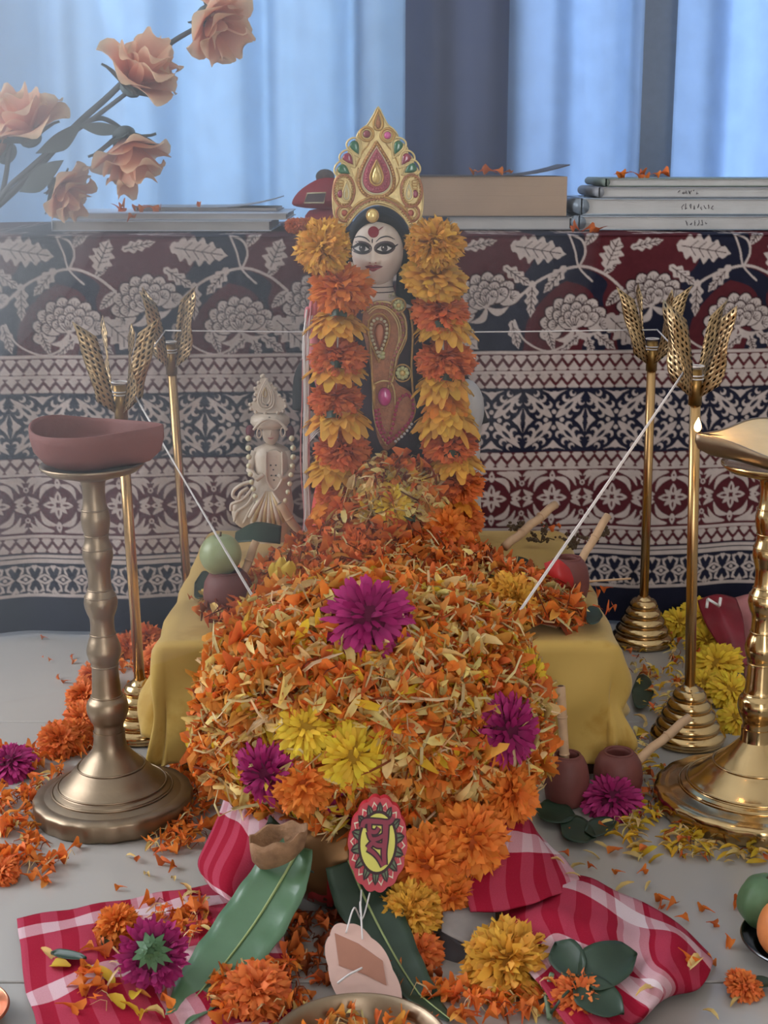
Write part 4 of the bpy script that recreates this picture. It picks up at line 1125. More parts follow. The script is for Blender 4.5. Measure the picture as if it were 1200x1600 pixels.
# ---------------------------------------------------------------- standing oil lamps
def lamp_stand(label, X, Y, m, flR, lean=0.0):
    t = thing('lamp_stand', label, 'lamp stand', (X, Y, 0))
    def zz(py): return atY(600, py, Y).z
    k = ppx((0, Y, .2))
    # base: scalloped foot ring, then the moulded cone
    n = 96
    sc = lambda a, kk: 1 + (.022 * abs(math.sin(a * 10)) if kk < 4 else 0)
    b = MB(); b.lathe([(flR * .97, 0), (flR, .003), (flR, .018), (flR * .985, .0205), (flR * .90, .0225)], n, scal=sc, cap=True)
    b.build('foot_ring', m, t, world=False); 
    c = MB()
    pr = [(flR * .93, .020), (flR * .80, .0255), (flR * .76, .0262), (flR * .745, .0285), (flR * .70, .0305), (flR * .685, .0325), (flR * .655, .034), (flR * .56, .041), (flR * .47, .050), (flR * .42, .0525), (flR * .40, .055), (flR * .30, .064), (flR * .225, .072), (.0175, .078), (.0168, .083), (.0168, .092)]
    c.lathe(pr, 64); o = c.build('base_cone', m, t, world=False); autosmooth(o, 28)
    for q in (.765, .69, .43):
        zq = {.765: .0268, .69: .0326, .43: .0530}[q]
        MB().tube([(flR * q * math.cos(a * PI / 32), flR * q * math.sin(a * PI / 32), zq) for a in range(64)], .0011, 6, True).build('groove_ring', m, t, world=False)
    # turned stem with bulbs: (py of the photograph's left lamp, half width px)
    prof = [(1183, 23), (1168, 24), (1158, 29), (1142, 33), (1128, 31), (1118, 24), (1098, 22), (1078, 21), (1064, 21), (1052, 25), (1040, 27), (1026, 24), (1014, 20), (1000, 18.5), (985, 19), (974, 23), (960, 26), (948, 24), (936, 19), (922, 17.5), (905, 18), (892, 21), (880, 23.5), (868, 22.5), (856, 19), (846, 18.5), (834, 21), (818, 22.5), (804, 20), (790, 17.5), (770, 17.5), (756, 20), (748, 25)]
    z0, z1 = .090, zz(742) 
    y0, y1 = prof[0][0], prof[-1][0]
    P = [(w * k, z0 + (z1 - z0) * (p - y0) / (y1 - y0)) for p, w in prof]
    MB().lathe(interp(P, 5), 40).build('stem', m, t, world=False)
    for q in (1118, 1066, 1012, 948, 936, 868, 846, 804):
        zq = z0 + (z1 - z0) * (q - y0) / (y1 - y0); rq = float(np.interp(zq, [p[1] for p in P], [p[0] for p in P]))
        MB().tube([(rq * math.cos(a * PI / 20), rq * math.sin(a * PI / 20), zq) for a in range(40)], .0009, 6, True).build('groove_ring', m, t, world=False)
    d = MB(); R = .053
    d.lathe([(.018, z1 - .004), (.030, z1), (.046, z1 + .004), (R, z1 + .010), (R, z1 + .0125), (.047, z1 + .0105), (.02, z1 + .0085)], 56)
    d.build('drip_dish', m, t, world=False)
    return t, z1 + .012
LP = atZ(176, 1252, 0.0); LYL = 1.485
lx = atZ(178, 1255, 0.008)
lampL, zl = lamp_stand('dull brass lamp stand carrying the unlit red clay lamp', lx.x, lx.y, m_brass, .0835)
lampL.rotation_euler = (0, math.radians(-1.0), 0)
rx_ = atZ(1176, 1250, 0.008)
lampR, zr_ = lamp_stand('shiny golden brass lamp stand carrying the lit pale lamp', rx_.x, rx_.y, m_brass2, .104)

def boat_lamp(name, label, loc, Lx, Wy, h, m, spout_dir, lip=.005, fill=None):
    """pinched clay oil lamp: bowl outline with a pointed spout"""
    t = thing(name, label, 'oil lamp', loc, spout_dir)
    n = 56
    def outline(s, z, wob=0.0):
        pts = []
        for i in range(n):
            a = 2 * PI * i / n; c_, s_ = math.cos(a), math.sin(a)
            x = Lx * .5 * c_; y = Wy * .5 * s_
            if c_ > 0: y *= (1 - .70 * c_ ** 2.0); x *= 1 + .34 * c_ ** 5
            zz = z
            if wob: zz += wob * (.45 * math.cos(2 * a + .3) + .3 * math.sin(3 * a))
            pts.append((x * s - (1 - s) * .0, y * s, zz))
        return pts
    b = MB()
    b.loft([outline(.62, 0), outline(.80, h * .12), outline(.95, h * .4), outline(1.0, h * .75), outline(1.0, h, .006), outline(.965, h * 1.01, .006), outline(.93, h * .92, .006), outline(.90, h * .55), outline(.72, h * .3), outline(.3, h * .24)])
    b.build('bowl', m, t, world=False)
    if fill:
        f = MB(); o = outline(.955, h * .96, .005); f.v = o + [(0, 0, h * .93)]; f.f = [(i, (i + 1) % n, n) for i in range(n)]
        f.build('fill', fill, t, world=False)
    return t
cl_p = Vector((lx.x - .004, lx.y, zl)); 
boat_lamp('clay_lamp', 'unlit reddish clay oil lamp with wavy rim on the dull brass stand', (lampL.location.x - math.sin(math.radians(1)) * zl - .002, lx.y, zl - .0005), .118, .100, .040, m_terra, math.radians(-8)).rotation_euler = (math.radians(4), 0, math.radians(-6))
rl = boat_lamp('clay_lamp', 'lit pale oil lamp with a flame on the shiny brass stand', (rx_.x + .001, rx_.y, zr_ - .0005), .125, .112, .024, m_brass, math.radians(180), fill=m_wax)
rl.rotation_euler = (math.radians(-11), 0, math.radians(180)); rl.location.z += .0065
# wick and flame at the spout
fp = Vector((-.0, 0, 0))
tipx = .125 * .5 * 1.30
MB().tube([(tipx - .03, 0, .022), (tipx - .006, 0, .0255), (tipx + .002, 0, .029)], [.0018, .0018, .001], 8).build('wick', m_soot, rl, world=False)
m_fl = bpy.data.materials.new('flame'); m_fl.use_nodes = True
_n = m_fl.node_tree.nodes; _e = _n.new('ShaderNodeEmission'); _e.inputs[1].default_value = 7
_tc = _n.new('ShaderNodeTexCoord'); _sep = _n.new('ShaderNodeSeparateXYZ'); _rp = _n.new('ShaderNodeValToRGB')
m_fl.node_tree.links.new(_tc.outputs['Generated'], _sep.inputs[0]); m_fl.node_tree.links.new(_sep.outputs['Z'], _rp.inputs[0])
_rp.color_ramp.elements[0].color = (1, .45, .12, 1); _rp.color_ramp.elements[1].color = (1, .72, .36, 1)
m_fl.node_tree.links.new(_rp.outputs[0], _e.inputs[0]); m_fl.node_tree.links.new(_e.outputs[0], _n['Material Output'].inputs[0])
fm = MB(); fm.lathe([(.0003, 0), (.0024, .0016), (.0038, .0045), (.0036, .0075), (.0024, .011), (.001, .014), (.0002, .016)], 16, c=(tipx + .001, 0, .028))
fm.build('flame', m_fl, rl, world=False)
fl_l = bpy.data.lights.new('flame_light', 'POINT'); fl_l.energy = 0.10; fl_l.color = (1, .62, .3); fl_l.shadow_soft_size = .006
flo = bpy.data.objects.new('flame_light', fl_l); COL.objects.link(flo); flo.parent = rl; flo.location = (tipx + .001, 0, .052)

# ---------------------------------------------------------------- four arrow posts
m_vane = mat('pierced_gold_foil', (190, 160, 120), 0.34, metal=0.85, var=0.2, scale=60)
_N, _L, _b = nodes_of(m_vane)
_tc = _N.new('ShaderNodeTexCoord'); _vo = _N.new('ShaderNodeTexVoronoi'); _vo.inputs['Scale'].default_value = 150; _vo.inputs['Randomness'].default_value = .25
_L.new(_tc.outputs['UV'], _vo.inputs['Vector'])
_cr = _N.new('ShaderNodeValToRGB'); _cr.color_ramp.elements[0].position = .26; _cr.color_ramp.elements[0].color = (.02, .012, .006, 1); _cr.color_ramp.elements[1].position = .34; _cr.color_ramp.elements[1].color = (1, 1, 1, 1)
_L.new(_vo.outputs['Distance'], _cr.inputs[0])
_mm = _N.new('ShaderNodeMix'); _mm.data_type = 'RGBA'; _mm.blend_type = 'MULTIPLY'; _mm.inputs[0].default_value = 1
_old = _b.inputs['Base Color'].links[0].from_socket
_L.new(_old, _mm.inputs[6]); _L.new(_cr.outputs[0], _mm.inputs[7]); _L.new(_mm.outputs[2], _b.inputs['Base Color'])
_bp = _N.new('ShaderNodeBump'); _bp.inputs['Strength'].default_value = .8; _bp.inputs['Distance'].default_value = .002; _L.new(_vo.outputs['Distance'], _bp.inputs['Height']); _L.new(_bp.outputs[0], _b.inputs['Normal'])
def arrow(label, base, top, tie, rz, spread=1.0):
    """base: floor point, top: top of the rod"""
    t = thing('arrow_post', label, 'arrow post', tuple(base), 0, 'four golden arrow posts around the altar')
    H = top.z; lean = Vector((top.x - base.x, top.y - base.y, 0))
    R0 = .043
    b = MB(); b.lathe([(R0 * .9, 0), (R0, .002), (R0, .005), (.012, .066), (.008, .072)], 44); b.build('base', m_brass2, t, world=False)
    for k in range(5):
        z = .006 + .0122 * k; r = R0 * 1.03 - .0062 * k
        MB().lathe([(r * .93, z - .001), (r, z), (r + .001, z + .0035), (r * .985, z + .0075), (r * .86, z + .0105), (r * .82, z + .0115)], 44).build('step_ring', m_brass2, t, world=False)
    MB().tube([(0, 0, .06), (lean.x, lean.y, H)], .0064, 20).build('rod', m_goldpole, t, world=False)
    MB().tube([(lean.x * .93, lean.y * .93, H - .035), (lean.x, lean.y, H + .006)], .0078, 20).build('socket', mat('tarnished_brass', (150, 118, 72), .35, metal=1), t, world=False)
    for k in range(4):
        a = rz + k * PI / 2; u = Vector((math.cos(a), math.sin(a), 0)); w = Vector((-math.sin(a), math.cos(a), 0))
        mb = MB(); rows = []; uv = []
        L, Wd = .092, .026
        for j in range(9):
            f = j / 8; r = []
            for i in range(4):
                g = i / 3
                p = Vector((lean.x, lean.y, H - .022)) + u * (.004 + Wd * g + .022 * f * spread) + Vector((0, 0, 1)) * (L * f + .018 * g - .006) + w * (.006 * math.sin(f * 2.5 + g) + .004 * math.sin(f * 9) * g)
                r.append(p); uv.append((g * Wd, f * L))
            rows.append(r)
        mb.grid(rows); mb.uv = uv
        o = mb.build('vane', m_vane, t, world=False, fixn=False); solid(o, .0008)
    return t
def post(px, py, tpx, tpy, label, rz, spread=1.0):
    b = atZ(px, py, 0.0); tp = atY(tpx, tpy, b.y); arrow(label, b, tp, None, rz, spread); return b, tp
pLF = post(222, 1148, 187, 610, 'golden arrow post right behind the dull brass lamp stand', .5)
pLR = post(297, 1012, 266, 545, 'golden arrow post standing left of the white figurine against the printed cloth', .9, 1.0)
pRR = post(1003, 1005, 1019, 540, 'golden arrow post at the back between stool and printed cloth', .25, 1.2)
pRF = post(1074, 1158, 1087, 585, 'golden arrow post right behind the flame of the lit lamp', .7)
# ---------------------------------------------------------------- white thread looped round the four posts
def th(p, dz=0, dx=0): return Vector((p[1].x + dx, p[1].y, p[1].z + dz))
Pl = atY(411, 962, 1.47); Pr = atY(797, 975, 1.47)
tp = [Pl, th(pLF, -.0, .009), th(pLR, .022, -.004), th(pLR, .022, .009)]
tmb = MB()
def cord(a, b, sag=.0, r=.0010):
    a, b = Vector(a), Vector(b); tmb.tube([a.lerp(b, i / 10) - Vector((0, 0, sag * math.sin(PI * i / 10))) for i in range(11)], r, 6)
cord(Pl, th(pLF, .008, .010)); cord(Pl + Vector((.002, 0, 0)), th(pLF, .007, .010), .001)
cord(th(pLF, .008, .010), th(pLR, .025, -.006)); cord(th(pLR, .025, -.006), th(pRR, .022, .006), .003)
cord(th(pRR, .022, .006), th(pRF, .012, -.008)); cord(th(pRF, .012, -.008), Pr); cord(th(pRF, .011, -.008), Pr + Vector((.0015, 0, 0)), .001)
for p in (pLF, pLR, pRR, pRF):
    for q in (.008, .012, .024):
        tmb.tube([(p[1].x + .0088 * math.cos(a * PI / 8), p[1].y + .0088 * math.sin(a * PI / 8), p[1].z + q * .9 - .012) for a in range(16)], .0009, 5, True)
tag(tmb.build('boundary_thread', m_thr), 'white cotton thread looped around the four golden arrow posts', 'thread')

# ---------------------------------------------------------------- clay ink pots and reed pens
m_reed = mat('dry_reed', (198, 160, 124), 0.6, var=0.15, scale=60, bump=.2, bscale=200)
m_reedd = mat('reed_hollow', (96, 70, 52), 0.8, var=0.1)
def inkpot(label, px, py, z, rpx, hpx, mouth=True, m=m_terrad):
    p = atZ(px, py, z); k = ppx(p); r = rpx * k; h = hpx * k / .95
    t = thing('ink_pot', label, 'clay pot', tuple(p), 0)
    pr = [(r * .72, 0), (r * .90, h * .06), (r * 1.0, h * .30), (r * 1.0, h * .55), (r * .93, h * .78), (r * .78, h * .93), (r * .62, h), (r * .52, h * 1.0), (r * .50, h * .92), (r * .60, h * .7), (r * .6, h * .25), (.001, h * .2)]
    MB().lathe(pr, 36, cap=True, scal=lambda a, q: 1 + .02 * math.sin(3 * a + q)).build('pot', m, t, world=False)
    MB().tube([(r * .57 * math.cos(a * PI / 14), r * .57 * math.sin(a * PI / 14), h * 1.0) for a in range(28)], r * .06, 8, True).build('rim', m, t, world=False)
    return p, r, h
ip1 = inkpot('reddish clay ink pot on the stool, under the green fruit', 358, 962, ZS, 39, 68)
ip2 = inkpot('reddish clay ink pot on the stool, beside the red petal', 886, 935, ZS, 33, 62)
ip3 = inkpot('dark clay ink pot on the floor with an upright reed pen', 884, 1254, 0.0, 35, 76)
ip4 = inkpot('dark clay ink pot on the floor with a leaning reed pen', 964, 1240, 0.0, 38, 66)
def reed(label, a, b, r=.0052):
    a, b = Vector(a), Vector(b); t = thing('reed_pen', label, 'reed pen', tuple(a))
    pts = [a.lerp(b, i / 8) + Vector((0, 0, .0012 * math.sin(i * 2))) for i in range(9)]
    MB().tube(pts, [r * (1 + .05 * (i % 3 == 0)) for i in range(9)], 14).build('stalk', m_reed, t)
    d = (b - a).normalized(); MB().tube([b + d * .0001, b + d * .0004], r * .62, 12).build('hollow_end', m_reedd, t)
    for f in (.33, .7):
        q = a.lerp(b, f); MB().tube([q - d * .001, q + d * .001], r * 1.16, 14).build('node', m_reed, t)
def near(ip, dz, dx=0, dy=0): return Vector((ip[0].x + dx, ip[0].y + dy, ip[0].z + dz))
reed('pale reed pen leaning in the ink pot beside the green fruit', near(ip1, .012, .004), atY(400, 845, ip1[0].y + .02), .0047)
reed('pale reed pen leaning between the white figurine and the garland', atZ(486, 862, ZS + .02), atY(437, 787, 1.86), .0055)
reed('pale reed pen lying against the back of the petals right of the garland', atY(788, 855, 1.80), atY(868, 788, 1.87), .0055)
reed('pale reed pen in the ink pot beside the red petal', near(ip2, .012, -.004), atY(950, 805, ip2[0].y + .05), .0050)
reed('pale reed pen standing upright in the dark floor ink pot', near(ip3, .018, 0, 0), atY(876, 1072, ip3[0].y + .006), .0050)
reed('pale reed pen leaning sideways out of the dark floor ink pot', near(ip4, .016, -.004), atY(1078, 1120, ip4[0].y + .035), .0050)
# green fruit on the first pot
gp = Vector((ip1[0].x - .012, ip1[0].y + .010, 0)); gk = ppx(ip1[0])
fr = MB(); fr.lathe(cr([(.001, -.0235), (.012, -.0215), (.021, -.012), (.0245, 0), (.021, .013), (.012, .0215), (.003, .0222), (.0008, .0205)], 5), 32)
gc = atY(345, 879, ip1[0].y); gc.z = ip1[0].z + ip1[2] + .0205
fo = thing('green_fruit', 'smooth pale green round fruit sitting on a clay ink pot', 'fruit', tuple(gc))
fr.build('flesh', mat('pale_green_skin', (152, 160, 116), .35, var=.1, scale=30), fo, world=False)
MB().tube([(0, 0, .020), (.001, 0, .027)], .0012, 8).build('stem', m_reedd, fo, world=False)

# ================================================================ small white figurine
Y1 = 2.00
def J(px, py, dy=0.0): return atY(px, py, Y1 + dy)
m_ivory = mat('ivory_porcelain', (214, 196, 176), .35, var=.06, scale=60, bump=.25, bscale=260)
m_ivg = mat('ivory_gilt', (196, 166, 116), .35, metal=.3, var=.12, scale=90, bump=.3, bscale=260)
fig = thing('goddess_figurine', 'small ivory white goddess figurine with pearl garland beside the tall idol', 'figurine', tuple(J(424, 838, .02)))
fz = atZ(424, 838, ZS)
def jr(px, py, rxp, ry, dy=.02, n=32, wav=0.0, ph=0):
    c = J(px, py, dy); k = ppx(c); return [(c.x + rxp * k * math.cos(2 * PI * i / n) * (1 + wav * math.sin(7 * 2 * PI * i / n + ph)), c.y + ry * math.sin(2 * PI * i / n), c.z) for i in range(n)]
MB().loft([jr(424, 693, 10, .012), jr(424, 700, 26, .016), jr(425, 712, 31, .020), jr(426, 740, 27, .022), jr(425, 765, 30, .024), jr(422, 790, 36, .030, wav=.04), jr(420, 815, 34, .032, wav=.06), jr(420, 840, 32, .032, wav=.05), jr(420, 844, 30, .03)]).build('body', m_ivory, fig)
fh = MB().ball(J(423, 677, .012), (14 * .00086, .014, 19 * .00086), 24, 18).build('head', m_ivory, fig)
fb = BVHTree.FromPolygons([fh.data.vertices[i].co + Vector(WORLD_LOC[fig.name]) for i in range(len(fh.data.vertices))], [tuple(p.vertices) for p in fh.data.polygons])
for s in (-1, 1):
    stroke([(423 + 3 * s, 671), (423 + 7 * s, 669.5), (423 + 10 * s, 671)], 1.8, 'eye', m_ink, fh, .0006, fb)
    stroke([(423 + 2.5 * s, 666), (423 + 7 * s, 664), (423 + 10.5 * s, 666)], 1.0, 'eyebrow', m_ink, fh, .0006, fb)
stroke([(418.5, 684), (423, 685.2), (427.5, 684)], 1.8, 'lips', m_lip, fh, .0006, fb)
MB().ball(J(423, 677, -.003), (.0014, .003, .003), 8, 6).build('nose', m_ivory, fh)
def jx(px_pts, r, name, m, dy=0.0, cl=True, par=fig): return MB().tube([J(x, y, dy) for x, y in cr(px_pts, 4, cl)], r, 6, cl).build(name, m, par)
MB().loft([jr(422, 668, 24, .018, .016), jr(422, 660, 31, .022, .016), jr(422, 652, 30, .02, .016), jr(421, 645, 22, .016, .016)]).build('turban', m_ivory, fig)
jx([(396, 672), (408, 659), (422, 655), (437, 659), (449, 672)], .0022, 'turban_braid', m_ivory, -.008, False)
cp = cr([(411, 587), (418, 596), (428, 604), (436, 618), (446, 628), (444, 640), (434, 645), (408, 645), (394, 641), (391, 632), (400, 622), (398, 610), (404, 598)], 4, True)
fc = MB().prism([J(x, y, .004) for x, y in cp], (0, .006, 0)).build('crown', m_ivory, fig, smooth=False)
for (q, w) in ((0, 15), (4, 11), (8, 7)):
    jx(drop(416, 592 + q * 1.2, 640 - q * 1.1, w), .0012, 'crown_ring', m_ivory, .002, par=fc)
jx(drop(414, 606, 620, 3.4), .001, 'crown_ring', m_ivg, .001, par=fc)
for i, (x, y) in enumerate(cp[::3]): MB().ball(J(x, y, .005), .0028, 8, 6).build('crown_bead', m_ivory, fc)
for (x, y) in ((418, 633), (421, 653)): MB().ball(J(x, y, -.004), .0016, 8, 6).build('stud', m_soot, fc)
for (x, y) in ((391, 674), (453, 675)): MB().ball(J(x, y, .012), (.0065, .006, .0095), 12, 8).build('red_tuft', mat('maroon_tuft', (104, 34, 48), .7), fig)
for (x, y) in ((405, 677), (442, 675)): jx(ell(x, y, 3.5, 7), .0011, 'earring', m_ivory, -.002)
for k, (x, y) in enumerate([(388, 685), (388, 700), (389, 714), (389, 728), (391, 741), (393, 753), (396, 764), (399, 775), (403, 785), (408, 796)] + [(456, 685), (458, 700), (458, 714), (457, 728), (455, 742), (453, 756), (450, 769), (446, 782)]):
    MB().ball(J(x, y, -.010), .0042 - .0001 * (k % 10), 12, 8).build('pearl', m_pearl, fig)
pn = MB().prism([J(x, y, -.006) for x, y in cr([(416, 708), (440, 708), (440, 745), (434, 760), (428, 764), (421, 758), (416, 745)], 3, True)], (0, .005, 0)).build('breast_panel', m_ivory, fig, smooth=False)
jx([(416, 706), (416, 745), (422, 760), (428, 766), (435, 760), (441, 745), (441, 706)], .0017, 'panel_braid', m_ivory, -.008, False, pn)
for (x, y) in ((423, 727), (431, 727), (427, 734), (424, 743), (431, 743), (428, 750)): MB().ball(J(x, y, -.0075), .0012, 8, 6).build('stud', m_soot, pn)
for k in range(9):      # pleats fanning at the feet
    a = (k - 4) * .2
    MB().tube([J(420 + 3 * (k - 4) * .4, 768, -.008), J(420 + 30 * math.sin(a), 768 + 36 * math.cos(a), -.012), J(420 + 42 * math.sin(a), 768 + 58 * math.cos(a), -.012)], [.0016, .0036, .003], 8).build('pleat', m_ivg if k % 2 else m_ivory, fig)
sw = fig
for q, pts in enumerate(([(395, 752), (378, 757), (366, 766), (364, 775), (372, 779), (376, 770), (388, 762)], [(396, 760), (385, 775), (372, 784), (362, 788), (361, 798)], [(398, 770), (386, 788), (370, 800), (366, 815)], [(398, 785), (388, 802), (380, 818)])):
    jx(pts, .0028 - .0003 * q, 'swan_scroll', m_ivory, -.002, False)
MB().ball(J(384, 800, .008), (.020, .010, .024), 18, 12).build('swan', m_ivory, fig)
for s in (-1, 1):
    MB().tube([J(423 + 24 * s, 705, .016), J(423 + 33 * s, 735, .010), J(423 + 20 * s, 748, -.006), J(423 + 12 * s, 742, -.010)], [.006, .0052, .0042, .003], 10).build('arm', m_ivory, fig)
# dark leaf and maroon bud at its feet
def leafmesh(rows, name, m, label, cat='leaf', group=None, thick=.0007, vein=None):
    mb = sheet(rows, 5, 5); o = mb.build(name, m, fixn=False); solid(o, thick); tag(o, label, cat, group); return o
leafmesh([[J(368, 832, -.06), J(400, 816, -.065), J(440, 822, -.06)], [J(366, 848, -.10), J(402, 846, -.11), J(438, 850, -.10)]], 'leaf', m_leafd, 'dark green leaf folded at the feet of the white figurine')

# ================================================================ books on the table
m_page = mat('aged_page_edges', (176, 150, 128), .85, var=.08, scale=20)
m_pagew = mat('white_page_edges', (196, 192, 190), .85, var=.08, scale=20)
for mm in (m_page, m_pagew):
    _N, _L, _b = nodes_of(mm); _tc = _N.new('ShaderNodeTexCoord'); _mp = _N.new('ShaderNodeMapping'); _mp.inputs['Scale'].default_value = (.5, .5, 420)
    _nz = _N.new('ShaderNodeTexNoise'); _nz.inputs['Scale'].default_value = 2; _L.new(_tc.outputs['Object'], _mp.inputs[0]); _L.new(_mp.outputs[0], _nz.inputs['Vector'])
    _bp = _N.new('ShaderNodeBump'); _bp.inputs['Strength'].default_value = .5; _bp.inputs['Distance'].default_value = .001; _L.new(_nz.outputs['Fac'], _bp.inputs['Height']); _L.new(_bp.outputs[0], _b.inputs['Normal'])
m_cov_dark = mat('dark_book_cover', (70, 62, 62), .5, var=.1)
m_cov_silver = mat('silvery_plastic_cover', (128, 138, 150), .28, metal=.2, var=.25, scale=25, bump=.4, bscale=40)
m_cov_green = mat('grey_green_cover', (120, 130, 122), .5, var=.1)
m_cov_blue = mat('pale_blue_cover', (206, 214, 228), .4, var=.08)
m_cov_grey = mat('grey_cover', (150, 150, 156), .5, var=.08)
def book(name, label, x0, x1, y0, y1, z0, h, mp, mc, curl=0.0, ct=.0015, cat='book', spine='left', sag=0.0, group=None):
    c = ((x0 + x1) / 2, (y0 + y1) / 2); t = thing(name, label, cat, (c[0], c[1], z0), group=group)
    w, d = (x1 - x0) / 2, (y1 - y0) / 2; n = 14
    def slab(xa, xb, za, zb, ya, yb, bend=0.0, lift=0.0):
        mb = MB(); rows = []
        for i in range(n + 1):
            f = i / n; x = xa + (xb - xa) * f; s = sag * math.sin(PI * f); l = lift * max(0, f - .55) ** 2 * 5
            rows.append([(x, ya, za - s + l), (x, yb, za - s + l), (x, yb, zb - s + l), (x, ya, zb - s + l)])
        mb.loft(rows); return mb
    slab(-w + .002, w - .003, ct, h - ct, -d + .003, d - .002).build('pages', mp, t, smooth=False, world=False)
    slab(-w, w, 0, ct, -d, d).build('cover', mc, t, smooth=False, world=False)
    slab(-w, w, h - ct, h, -d, d, lift=curl).build('cover', mc, t, smooth=False, world=False)
    if spine: slab(-w - .0012, -w + .0008, 0, h, -d, d).build('spine', mc, t, smooth=False, world=False)
    return t
ZB = ZT + .003
def bx(px, Y): return atY(px, 350, Y).x
YBk = 2.235
book('book', 'thin grey book lying under the thick book', bx(700, YBk), bx(893, YBk), YBk - .004, YBk + .16, ZB, .018, m_pagew, m_cov_grey, sag=0.0)
book('book', 'thick old book with tan page edges behind the crown', bx(650, YBk), bx(888, YBk), YBk, YBk + .17, ZB + .0185, .060, m_page, m_cov_dark, curl=.016)
YR = 2.215
zz = ZB
specs = [(905, 1260, .021, m_cov_silver, m_pagew, 'bottom notebook of the right hand pile with silvery cover'), (908, 1262, .024, m_cov_silver, m_pagew, 'second notebook from the bottom of the right hand pile with silvery cover'),
         (935, 1270, .015, m_cov_grey, m_pagew, 'third notebook from the bottom of the right hand pile with grey cover'), (945, 1275, .012, m_cov_green, m_pagew, 'topmost notebook of the right hand pile with grey green cover')]
pen_ink = mat('faded_ink', (92, 84, 92), .8)
for k, (a, b, h_, mc, mp, lb) in enumerate(specs):
    yy = YR + .012 * k
    o = book('notebook', lb, bx(a, yy), bx(b, yy), yy, yy + .2, zz, h_, mp, mc, cat='notebook', group='notebooks in the right hand pile')
    # rounded wrapped spine at the left end, faint handwriting on the page edges
    MB().tube([(-(bx(b, yy) - bx(a, yy)) / 2 + .0, -.1, h_ / 2), (-(bx(b, yy) - bx(a, yy)) / 2 + .0, .1, h_ / 2)], h_ / 2 * .98, 12).build('rounded_spine', mc, o, world=False)
    if k < 3:
        wr = MB(); cxw = {0: 1093, 1: 1085, 2: 1078}[k]; lx0 = bx(cxw, yy) - (bx(a, yy) + bx(b, yy)) / 2; px_ = lx0 - .02
        g = random.Random(k + 3)
        for q in range(9 if k == 1 else 6):
            pts = [(px_ + g.uniform(0, .004), -.0981, h_ * g.uniform(.28, .72)) for _ in range(4)]
            wr.tube([(x, -.1 + .0026, z) for (x, _, z) in pts], .0005, 4); px_ += .0055
        wr.build('handwriting', pen_ink, o, world=False)
    if k == 0:
        pass
    zz += h_ + .0008
YLn = 2.20
# left notebooks
book('notebook', 'wide pale notebook lying at the bottom under the silk flowers', bx(86, YLn), bx(425, YLn), YLn - .02, YLn + .19, ZB, .015, m_pagew, m_cov_blue, cat='notebook', group='pale notebooks below the silk flowers')
book('notebook', 'middle pale notebook of the pile below the silk flowers', bx(105, YLn), bx(450, YLn), YLn + .0, YLn + .2, ZB + .0155, .010, m_pagew, m_cov_blue, cat='notebook', group='pale notebooks below the silk flowers')
book('notebook', 'small topmost notebook with a lifted grey cover below the silk flowers', bx(212, YLn + .05), bx(434, YLn + .05), YLn + .06, YLn + .2, ZB + .026, .006, m_pagew, m_cov_grey, curl=.014, cat='notebook', group='pale notebooks below the silk flowers')
# red cloth pouch with a framed patch
m_pouch = mat('red_felt', (158, 34, 52), .7, var=.12, scale=60, bump=.2, bscale=200)
YP = 2.20
def Q(px, py, dy=0.0): return atY(px, py, YP + dy)
pz = Vector(Q(490, 352)); pz.z = ZB
pou = thing('red_pouch', 'red felt pouch with a silver edged patch behind the crown', 'pouch', tuple(pz))
MB().prism([Q(x, y) for x, y in cr([(456, 318), (466, 300), (492, 282), (515, 278), (540, 285), (540, 322), (500, 326), (470, 324)], 3, True)], (0, .05, 0)).build('flap', m_pouch, pou)
MB().prism([Q(x, y, .005) for x, y in cr([(482, 330), (540, 326), (545, 352), (485, 354)], 3, True)], (0, .045, 0)).build('body', m_pouch, pou)
pt = MB().prism([Q(x, y, -.002) for x, y in [(480, 302), (509, 301), (506, 317), (475, 317)]], (0, .002, 0)).build('patch', mat('dim_photo_patch', (98, 72, 78), .3, var=.3, scale=80), pou, smooth=False)
MB().tube([Q(x, y, -.003) for x, y in [(480, 302), (509, 301), (506, 317), (475, 317)]], .0014, 6, True).build('silver_edge', m_pearl, pt)
MB().tube([Q(x, y, -.002) for x, y in [(482, 345), (510, 345), (545, 344)]], .0016, 6).build('silver_piping', m_pearl, pou)
bk = MB().ball(Q(508, 276, .03), (.014, .014, .011), 16, 10); bk.build('pompom', mat('grey_brown_fur', (92, 80, 76), .9, var=.3, scale=200, bump=.8, bscale=300), pou)
for k, (x, y) in enumerate(((462, 352), (474, 358), (468, 362), (482, 361))):
    flower('marigold', H_RD[k % 2], Vector((Q(x, y).x, 2.145 + .01 * (k % 2), ZB + .009)), .011, (rnd.uniform(-.4, .4), -.6, .7), None, 'small dried red marigold on the printed cloth below the red pouch', 'flower', 'dried red marigolds below the pouch', calyx=False)

